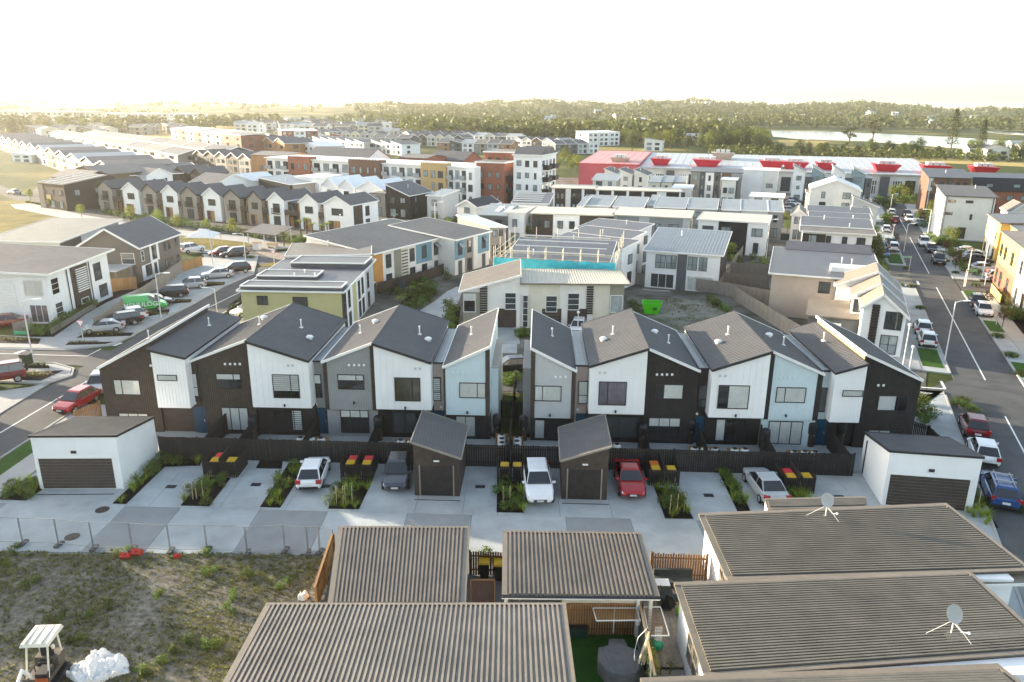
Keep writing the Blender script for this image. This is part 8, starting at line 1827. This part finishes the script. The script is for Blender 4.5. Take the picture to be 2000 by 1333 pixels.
for px, py, yw, t, c, l in ((758, 442, 60, 'hatch', 'white', 'white hatchback beside the black house porch'), (1250, 492, 70, 'hatch', 'red', 'red car by the grey terrace garden'), (28, 380, 150, 'sedan', 'silver', 'silver sedan on the crossing street at the left'), (186, 394, 150, 'hatch', 'silver', 'silver hatchback beside the dark brown house'), (665, 476, 20, 'hatch', 'white', 'white hatchback beyond the long brown roof'), (625, 482, 20, 'wagon', 'white', 'white wagon near the reserve pavilion'), (24, 286, 130, 'suv', 'grey', 'grey SUV parked on the hazy avenue'), (48, 294, 130, 'hatch', 'white', 'white car parked on the hazy avenue'), (165, 320, 130, 'hatch', 'white', 'first white car before the hazy gables'), (178, 324, 130, 'hatch', 'silver', 'silver car before the hazy gables')): x, y = P(px, py); car_at(t, c, (x, y, .03), R(yw), l, PK)
for i in range(9): x, y = P(62 + i * 5.5, 308 + i * 1.9); car_at('hatch', ('white', 'silver')[i % 2], (x, y, .05), R(40), '%s pale car from the left in the hazy site car park' % ORD[i], 'pale cars in the hazy site car park', 1, False)
def lettering(body, size, face, mat, parent, T):
    cu = bpy.data.curves.new('lettering', 'FONT'); cu.body = body; cu.size = size; cu.extrude = .006; cu.offset = .012; cu.space_character = 1.05
    o = bpy.data.objects.new('lettering', cu); dg = bpy.context.evaluated_depsgraph_get(); COL.objects.link(o); bpy.context.view_layer.update(); me = bpy.data.meshes.new_from_object(o.evaluated_get(bpy.context.evaluated_depsgraph_get())); bpy.data.objects.remove(o)
    me.materials.clear(); me.materials.append(mat); o = bpy.data.objects.new('lettering', me); COL.objects.link(o); o.parent = parent; o.matrix_local = T; return o
DECAL = mt('white_decal', (.8, .8, .8), .5)
lettering('MENULOG', .76, 0, DECAL, v, Matrix.Translation((-2.3, -.99, .74)) @ Matrix.Rotation(R(90), 4, 'X')); m = M(); m.box(-2.38, -.93, 1.16, .55, -.80, 1.165); 
m = M(); m.face([(1.35, -.965, .95), (1.55, -.965, .72), (1.95, -.93, 1.02), (1.58, -.965, .88)]); m.build('emblem', DECAL, v)
m = M(); m.hexa([(-2.44, -.93, 1.08), (.2, -.93, 1.08), (.2, -.70, 1.85), (-2.36, -.70, 1.85)][::-1], [(-2.44, -.955, 1.08), (.2, -.955, 1.08), (.2, -.745, 1.85), (-2.36, -.745, 1.85)][::-1]); o = m.build('side_panel', PAINT['green'], v)
cv_ = thing('caravan', 'white caravan parked beyond the long brown roof', 'caravan', (*P(745, 462), 0), R(15)); m = M(); pr = [(-2.8, .45), (2.4, .45), (2.9, 1.1), (2.6, 2.0), (1.9, 2.55), (-2.8, 2.6)]; m.hexa([(x, -1.1, z) for x, z in pr], [(x, 1.1, z) for x, z in pr]); m.build('body', mt('caravan_white', (.78, .78, .77), .4), cv_)
for x in (-2.1, -.6, 1.2): m = M(); m.box(x, -1.13, 1.5, x + .7, -1.09, 2.0); m.build('window', PANE, cv_)
for y in (-1, 1): m = M(); m.lathe([(.33, -.08), (.33, .08)], 12); m.xf(Matrix.Translation((-.3, y, .33)) @ Matrix.Rotation(R(90), 4, 'X')); m.build('wheel', TYRE, cv_)
# ================================================================= STREET FURNITURE
def lamp(base, top, arm, label, r=.075):
    x, y = P(*base); b = Vector((x, y, 0)); lo, hi = 0.0, 14.0
    for _ in range(30):
        m_ = (lo + hi) / 2; dz = m_ - CAMH; Zc = y * _cp - dz * _sp; Yy = (y * _sp + dz * _cp) / Zc; Xx = x / Zc; py = 666.5 - FPX * (-_sr * Xx + _cr * Yy)
        if py > top[1]: lo = m_
        else: hi = m_
    h = hi; o = thing('street_lamp', label, 'street lamp', (x, y, 0), 0, 'pale street lamps'); m = M(); m.lathe([(r * 1.7, 0), (r * 1.7, .08), (r, .12), (r * .7, h)], 8); m.build('pole', POLEW, o)
    if arm: 
        d = Vector((math.cos(R(arm)), math.sin(R(arm)), 0)); m = M(); m.tube([(0, 0, h - .1), d * .5 + Vector((0, 0, h + .05)), d * 1.0 + Vector((0, 0, h + .08))], .045, 6); m.build('arm', POLEW, o); m = M(); c = d * 1.25 + Vector((0, 0, h + .06)); m.bar(c - d * .35, c + d * .35, .28, .09); m.build('lamp_head', TRIMW, o)
    else: m = M(); m.lathe([(r * 1.4, h - .02), (r * 2.2, h + .05), (r * 1.8, h + .22), (.02, h + .26)], 8); m.build('lamp_head', TRIMW, o)
    return o
L0 = lamp((66, 710), (48, 588), 20, 'street lamp with green street sign at the left side street corner')
for b_, t_, a_, l in (((315, 622), (305, 535), 10, 'street lamp standing in front of the green van'), ((424, 612), (412, 564), 170, 'short lamp post on the right kerb of the left street'), ((416, 517), (409, 448), 200, 'street lamp beside the reserve lawn'), ((481, 520), (476, 457), 200, 'street lamp with green sign beside the black SUV near the reserve'), ((667, 467), (667, 421), 0, 'slim lamp post before the right end of the gabled row'), ((1845, 705), (1866, 590), 10, 'tall street lamp on the grass strip of the right street'), ((1760, 735), (1772, 637), None, 'pale post lamp beside the white gabled house'), ((1776, 722), (1779, 680), None, 'short pale post beside the white gabled house'), ((1885, 560), (1902, 485), 160, 'street lamp at the sunlit corner across the right street'), ((1918, 545), (1931, 470), None, 'pale post lamp before the framed porches'), ((1765, 492), (1774, 438), 20, 'street lamp on the left kerb beyond the crossing'), ((1811, 460), (1818, 410), 170, 'street lamp beside the bushes before the white block'), ((1738, 415), (1742, 380), 15, 'far street lamp at the top of the right street'), ((1128, 655), (1203 - 75, 612), None, 'thin post beside the cream house driveway'), ((851, 480), (851, 396), 20, 'lamp post left of the charcoal house'), ((1496, 505), (1497, 430), 20, 'thin post beside the red door terrace')): lamp(b_, t_, a_, l)
GSI = mt('green_sign', (.01, .28, .14), .5, .05, 3)
def sign(base, zpost, plate, label, kind='street'):
    x, y = P(*base); o = thing('street_sign', label, 'street sign', (x, y, 0), 0, None); m = M(); m.lathe([(.045, 0), (.035, zpost)], 7); m.build('post', POLEW, o)
    if kind == 'street': 
        m = M(); m.box(plate[0], -.05, zpost - .25, plate[1], -.02, zpost); q = m.build('sign_plate', GSI, o); m = M(); e = .025
        for (a, b, c, d) in ((plate[0], zpost - .25, plate[1], zpost - .25 + e), (plate[0], zpost - e, plate[1], zpost), (plate[0], zpost - .25, plate[0] + e, zpost), (plate[1] - e, zpost - .25, plate[1], zpost)): m.box(a, -.056, b, c, -.0505, d)
        m.build('sign_border', DECAL, q)
    else:
        m = M(); z = zpost; m.hexa([(-.42, -.05, z + .3), (0, -.05, z - .45), (.0, -.05, z - .45), (.42, -.05, z + .3)][::-1], [(-.42, -.02, z + .3), (0, -.02, z - .45), (0, -.02, z - .45), (.42, -.02, z + .3)][::-1]); q = m.build('sign_plate', DECAL, o)
        m = M()
        for p_, q_ in (((-.4, z + .28), (.4, z + .28)), ((-.4, z + .28), (0, z - .43)), ((.4, z + .28), (0, z - .43))): m.bar((p_[0], -.055, p_[1]), (q_[0], -.055, q_[1]), .05, .012, up=(0, 1, 0))
        m.build('sign_border', RED, q)
    return o
m = M(); m.box(-1.3, -.14, 3.0, -.08, -.1, 3.28); m.build('sign_plate', GSI, L0)
sign((164, 672), 2.3, None, 'give way sign at the corner of the left parking bays', 'give'); sign((536, 518), 2.1, None, 'give way sign near the reserve pavilion', 'give'); sign((1743, 462), 2.2, None, 'give way sign on the left kerb beyond the crossing', 'give'); sign((1923, 557), 2.2, None, 'give way sign at the side street beside the yellow wall', 'give')
sign((1775, 530), 2.4, (-1.3, -.05), 'green street sign on the left corner of the crossing'); sign((1882, 560), 2.5, (.05, 1.5), 'green street sign at the sunlit corner across the right street'); sign((1945, 636), 2.4, (.05, 1.5), 'green street sign by the garden at the right edge'); sign((770, 440), 2.4, (-.3, .9), 'green street sign beyond the caravan')
ub = thing('utility_box', 'dark green utility cabinet beside the left street lamp', 'utility box', (*P(53, 713), .1)); m = M(); m.box(-.45, -.3, 0, .45, .3, .95); m.build('cabinet', mt('cabinet_green', (.02, .045, .02), .6), ub); m = M(); m.box(-.48, -.33, .95, .48, .33, 1.02); m.build('lid', TRIMD, ub)
# reserve pavilion, shade sail, table
pv = thing('pavilion', 'small open pavilion with grey skillion roof on the reserve', 'pavilion', (*P(528, 478), 0), R(-20)); m = M(); m.slab([(-3.4, -2.6, 2.5), (3.4, -2.6, 2.3), (3.4, 2.6, 3.1), (-3.4, 2.6, 3.3)], .18); rr_ = m.build('roof', ROOFB, pv)
for x in (-3, 3):
    for y in (-2.2, 2.2): m = M(); m.box(x - .07, y - .07, 0, x + .07, y + .07, 2.55 if y < 0 else 3.0); m.build('post', POLEW, pv)
tb = thing('picnic_table', 'picnic table and benches under the reserve pavilion', 'table', (*P(532, 484), 0), R(20)); m = M(); m.box(-1, -.4, .7, 1, .4, .76); m.build('table_top', TIMBER, tb)
for s in (-.75, .75): m = M(); m.box(-1, s - .15, .42, 1, s + .15, .47); m.build('seat', TIMBER, tb); m = M(); m.box(s - .05, -.8, 0, s + .05, .8, .7); m.build('leg', FENCEW, tb)
ss = thing('shade_sail', 'white shade sail over the reserve playground', 'shade sail', (*P(398, 478), 0), R(-10)); m = M(); c0 = [(-2.8, -1.5, 1.4), (2.8, -1.4, 1.5), (2.6, 1.6, 2.0), (-2.6, 1.5, 1.9)]; tip = (0, .1, 2.9)
for i in range(4): m.face([c0[i], c0[(i + 1) % 4], tip]); m.face([tuple(v - (.03 if k == 2 else 0) for k, v in enumerate(p)) for p in (c0[(i + 1) % 4], c0[i], tip)])
m.build('canopy', TRIMW, ss)
for p in c0 + [tip]: m = M(); m.tube([(p[0], p[1], 0), p], .05, 6); m.build('post', POLEW, ss)
bx = thing('bin_shelter', 'square timber bin housing beside the reserve pavilion', 'bin', (*P(503, 488), 0), R(-15)); m = M(); m.box(-.6, -.5, 0, .6, .5, 1.25); m.build('housing', OFFW, bx); m = M(); m.box(-.68, -.58, 1.25, .68, .58, 1.33); m.build('lid', TIMBER, bx)
mb = thing('motorbike', 'black motorbike parked beside the pavilion path', 'motorbike', (*P(575, 470), 0), R(70))
for x in (-.65, .65): m = M(); m.lathe([(.3, -.06), (.33, 0), (.3, .06)], 14); m.xf(Matrix.Translation((x, 0, .33)) @ Matrix.Rotation(R(90), 4, 'X')); m.build('wheel', TYRE, mb)
m = M(); m.tube([(-.65, 0, .33), (-.2, 0, .6), (.3, 0, .75), (.65, 0, .33)], .08, 6); m.build('frame', PLASTB, mb); m = M(); m.box(-.6, -.13, .72, .05, .13, .85); m.build('seat', PLASTB, mb); m = M(); m.tube([(.42, -.35, 1.0), (.38, 0, .95), (.42, .35, 1.0)], .03, 5); m.build('handlebar', STEEL, mb); m = M(); m.box(.0, -.14, .75, .4, .14, .95); m.build('fuel_tank', PAINT['red'], mb)
# ================================================================= STREET PLANTING
def many(key, name, label, cat, pts, sc, group, z=.1):
    for i, (px, py) in enumerate(sorted(pts)): plant(key, name, nth(i, label), cat, P(px, py), z, sc, group)
for pts, sc, w in (([(1872, 792), (1892, 800), (1880, 786), (1903, 806)], .9, 'beside the dark red hatchback on the right street'), ([(1985, 990), (1998, 1000), (1978, 985)], 1.0, 'at the right edge below the blue wagon')):
    for i, (px, py) in enumerate(sorted(pts)): plant('clump', 'grass_mound', nth(i, 'grass mound ' + w), 'plant', P(px, py), .08, sc, 'grass mounds ' + w)
for i, (px, py) in enumerate(((1780, 562), (1797, 604), (1808, 633), (1770, 526), (1866, 535), (1948, 660), (1974, 698), (1995, 735), (1730, 440), (1728, 452), (1735, 470), (1726, 428), (1757, 560), (1848, 512), (1838, 495), (1830, 480), (1905, 560))):
    plant('clump', 'grass_mound', '%s rounded kerb grass mound of the planted strips along the right street' % ORD[i], 'plant', P(px, py), .08, .95, 'kerb grass mounds along the right street')
for i, (px, py) in enumerate(((1748, 480), (1957, 641), (1923, 603), (1865, 525), (1845, 500), (1800, 440), (1795, 428), (1706, 415))): plant('rtree', 'street_tree', '%s small red brown street tree from the list along the right street' % ORD[i] if 0 else '%s small red brown leaved street tree along the right street' % ORD[i], 'tree', P(px, py), .08, 1.0, 'red brown street trees')
for pts, key, sc, w in (([(1742, 392), (1757, 388), (1772, 385), (1768, 395), (1820, 400), (1812, 392)], 'ytree', 1.1, 'at the top of the right street'), ([(1817, 425), (1895, 460), (1962, 415), (1862, 480), (1850, 470)], 'ytree', .8, 'beside the big white block'), ([(1708, 500), (1716, 512), (1700, 470), (1712, 488)], 'tree', .55, 'between the footpath and the dark roofs')): many(key, 'tree', {'ytree': 'bright leafy young tree ', 'tree': 'small green tree '}[key] + w, 'tree', pts, sc, 'young trees ' + w)
many('bush', 'shrub', 'dense shrub in the gardens before the big white block', 'plant', [(1800 + i * 7, 432 + (i * 5) % 9) for i in range(4)] + [(1862 + i * 8, 452 + i % 3) for i in range(9)] + [(1815 + i * 6, 468 + i * 3) for i in range(7)], 1.9, 'shrubs before the big white block', 0)
many('bush', 'shrub', 'shrub in the garden strip at the right edge', 'plant', [(1960 + i * 6, 612 + (i * 7) % 20) for i in range(9)], 1.3, 'shrubs at the right edge', .05)
many('bush', 'shrub', 'leafy shrub by the footpath below the black end townhouse', 'plant', [(1800, 790), (1808, 806), (1795, 812), (1815, 820), (1803, 828)], 1.2, 'shrubs below the black end townhouse', .05)
many('grass', 'grass_tuft', 'brown green grass tuft on the left traffic island', 'plant', [(40 + i * 7, 733 + (i * 5) % 10) for i in range(9)] + [(10 + i * 11, 717 + i % 3) for i in range(8)], 1.0, 'grass tufts on the left traffic island', .12)
many('grass', 'grass_tuft', 'low grass tuft in the left parking bay beds', 'plant', [(165 + i * 9, 657 - i % 3) for i in range(9)] + [(140 + i * 8, 673) for i in range(7)] + [(285 + i * 7, 617 - i % 2) for i in range(7)] + [(345 + i * 5, 592) for i in range(6)] + [(405 + i * 5, 558) for i in range(7)] + [(5 + i * 8, 666 + i % 3) for i in range(8)], .8, 'grass tufts in the left parking bay beds', .12)
many('bush', 'shrub', 'dark shrub before the big white and brown house', 'plant', [(65 + i * 9, 655 - i * 2 + (i * 3) % 7) for i in range(6)] + [(112 + i * 9, 640 - i * 5) for i in range(9)], 1.2, 'shrubs before the big white and brown house', .1)
many('clump', 'grass_mound', 'green grass mound on the right kerb of the left street', 'plant', [(455, 600), (472, 590), (455, 635), (485, 580)], .8, 'grass mounds on the right kerb of the left street', .05)
many('bush', 'shrub', 'green shrub lining the curved back lane', 'plant', [(775 + i * 9, 622 - i * 6 + (i * 7) % 13) for i in range(9)] + [(800 + i * 9, 582 - i * 2) for i in range(6)] + [(876 + (i * 3) % 9, 650 - i * 8) for i in range(7)], 1.5, 'shrubs lining the curved back lane', .05)
many('palm', 'cabbage_palm', 'small spiky cabbage palm beside the curved back lane', 'plant', [(790, 608), (782, 618), (805, 588), (822, 578)], .9, 'small cabbage palms beside the curved back lane', .05)
many('palm', 'cabbage_palm', 'spiky cabbage palm in the reserve garden', 'plant', [(555, 482), (600, 460), (612, 466), (630, 470), (640, 464), (588, 462)], 1.4, 'cabbage palms in the reserve garden', 0)
many('bush', 'shrub', 'garden shrub along the front of the gabled row', 'plant', [(205 + i * 13, 418 + i * 1.9 + (i * 7) % 6) for i in range(34)] + [(560 + i * 9, 470 + (i * 5) % 12) for i in range(11)], 1.7, 'shrubs along the front of the gabled row', 0)
many('clump', 'grass_mound', 'sunlit yellow green mound beside the reserve path', 'plant', [(55 + i * 9, 396 + i * 1.5) for i in range(9)] + [(545 + i * 8, 492 - i) for i in range(7)] + [(565, 504), (575, 502), (490, 505)], 1.0, 'yellow green mounds beside the reserve path', 0)
many('ytree', 'tree', 'small bright tree along the reserve front gardens', 'tree', [(60, 392), (160, 425), (255, 432), (310, 440), (347, 448), (405, 452), (100, 408), (455, 460)], .75, 'small bright trees along the reserve', 0)
many('ytree', 'tree', 'small bright garden tree among the centre houses', 'tree', [(1028, 475), (885, 425), (1428, 490), (1428, 505), (1535, 440), (1537, 455), (1240, 500)], .7, 'small garden trees among the centre houses', 0)
many('bush', 'shrub', 'rough green shrub on the vacant skip lot', 'plant', [(1235, 600), (1245, 612), (1232, 620), (1385, 590), (1400, 600), (1410, 606), (1395, 597), (1420, 612), (1250, 625), (1240, 632)], 1.2, 'rough shrubs on the vacant skip lot', 0)
many('bush', 'shrub', 'shrub glimpsed through the walkway gap', 'plant', [(980, 745), (990, 742), (1003, 746), (1010, 742), (985, 752), (1000, 752)], 1.1, 'shrubs glimpsed through the walkway gap', 0)
def fill(poly, n, key, name, label, cat, sc, group): many(key, name, label, cat, scatter(poly, n, 4), sc, group, 0)
fill([(1835, 455), (1850, 450), (1880, 485), (1905, 540), (1880, 535), (1850, 500)], 26, 'bush', 'shrub', 'verge shrub across the right street by the porches', 'plant', 1.5, 'verge shrubs across the right street')
fill([(1790, 425), (1815, 415), (1835, 450), (1810, 455)], 16, 'bush', 'shrub', 'verge shrub at the far end of the right street', 'plant', 1.8, 'verge shrubs at the far end of the right street')
fill([(1720, 395), (1732, 395), (1742, 445), (1730, 450)], 10, 'bush', 'shrub', 'kerb shrub on the left of the far right street', 'plant', 1.5, 'kerb shrubs left of the far right street')
fill([(1700, 395), (1790, 383), (1800, 398), (1715, 408)], 16, 'bush', 'shrub', 'shrub where the right street ends', 'plant', 2.2, 'shrubs where the right street ends')
fill([(1030, 470), (1200, 478), (1200, 490), (1030, 482)], 14, 'bush', 'shrub', 'garden shrub before the black and white terrace', 'plant', 1.6, 'shrubs before the black and white terrace')
fill([(1360, 500), (1520, 505), (1520, 530), (1420, 540)], 18, 'bush', 'shrub', 'yard shrub below the red door terrace', 'plant', 1.5, 'shrubs below the red door terrace')
fill([(890, 425), (930, 430), (930, 445), (890, 440)], 8, 'bush', 'shrub', 'garden shrub left of the charcoal house', 'plant', 1.8, 'shrubs left of the charcoal house')
fill([(1700, 430), (1718, 470), (1735, 545), (1722, 545), (1706, 470)], 22, 'bush', 'shrub', 'shrub between the left footpath and the dark roofs', 'plant', 1.5, 'shrubs between the left footpath and the dark roofs')
fill([(820, 425), (880, 430), (880, 450), (830, 450)], 10, 'bush', 'shrub', 'garden shrub beyond the long brown terrace roof', 'plant', 1.8, 'shrubs beyond the long brown terrace roof')
fill([(640, 478), (720, 468), (740, 478), (650, 492)], 14, 'bush', 'shrub', 'shrub on the reserve edge below the white gables', 'plant', 1.7, 'shrubs on the reserve edge below the white gables')
fill([(745, 575), (850, 545), (870, 530), (880, 545), (800, 590)], 16, 'bush', 'shrub', 'yard shrub below the teal terrace', 'plant', 1.3, 'yard shrubs below the teal terrace')
# ================================================================= HAZE
hz = M(); hz.box(-12500, -12500, -3.5, 12500, 12500, 88)
hm = bpy.data.materials.new('haze_air'); hm.use_nodes = True; n = hm.node_tree; n.nodes.remove(n.nodes['Principled BSDF']); pvn = n.nodes.new('ShaderNodeVolumePrincipled')
pvn.inputs['Color'].default_value = (1.0, .965, .89, 1); pvn.inputs['Density'].default_value = .000105; pvn.inputs['Anisotropy'].default_value = .58
n.links.new(pvn.outputs['Volume'], n.nodes['Material Output'].inputs['Volume'])
ho = hz.build('haze', hm); ho['kind'] = 'stuff'
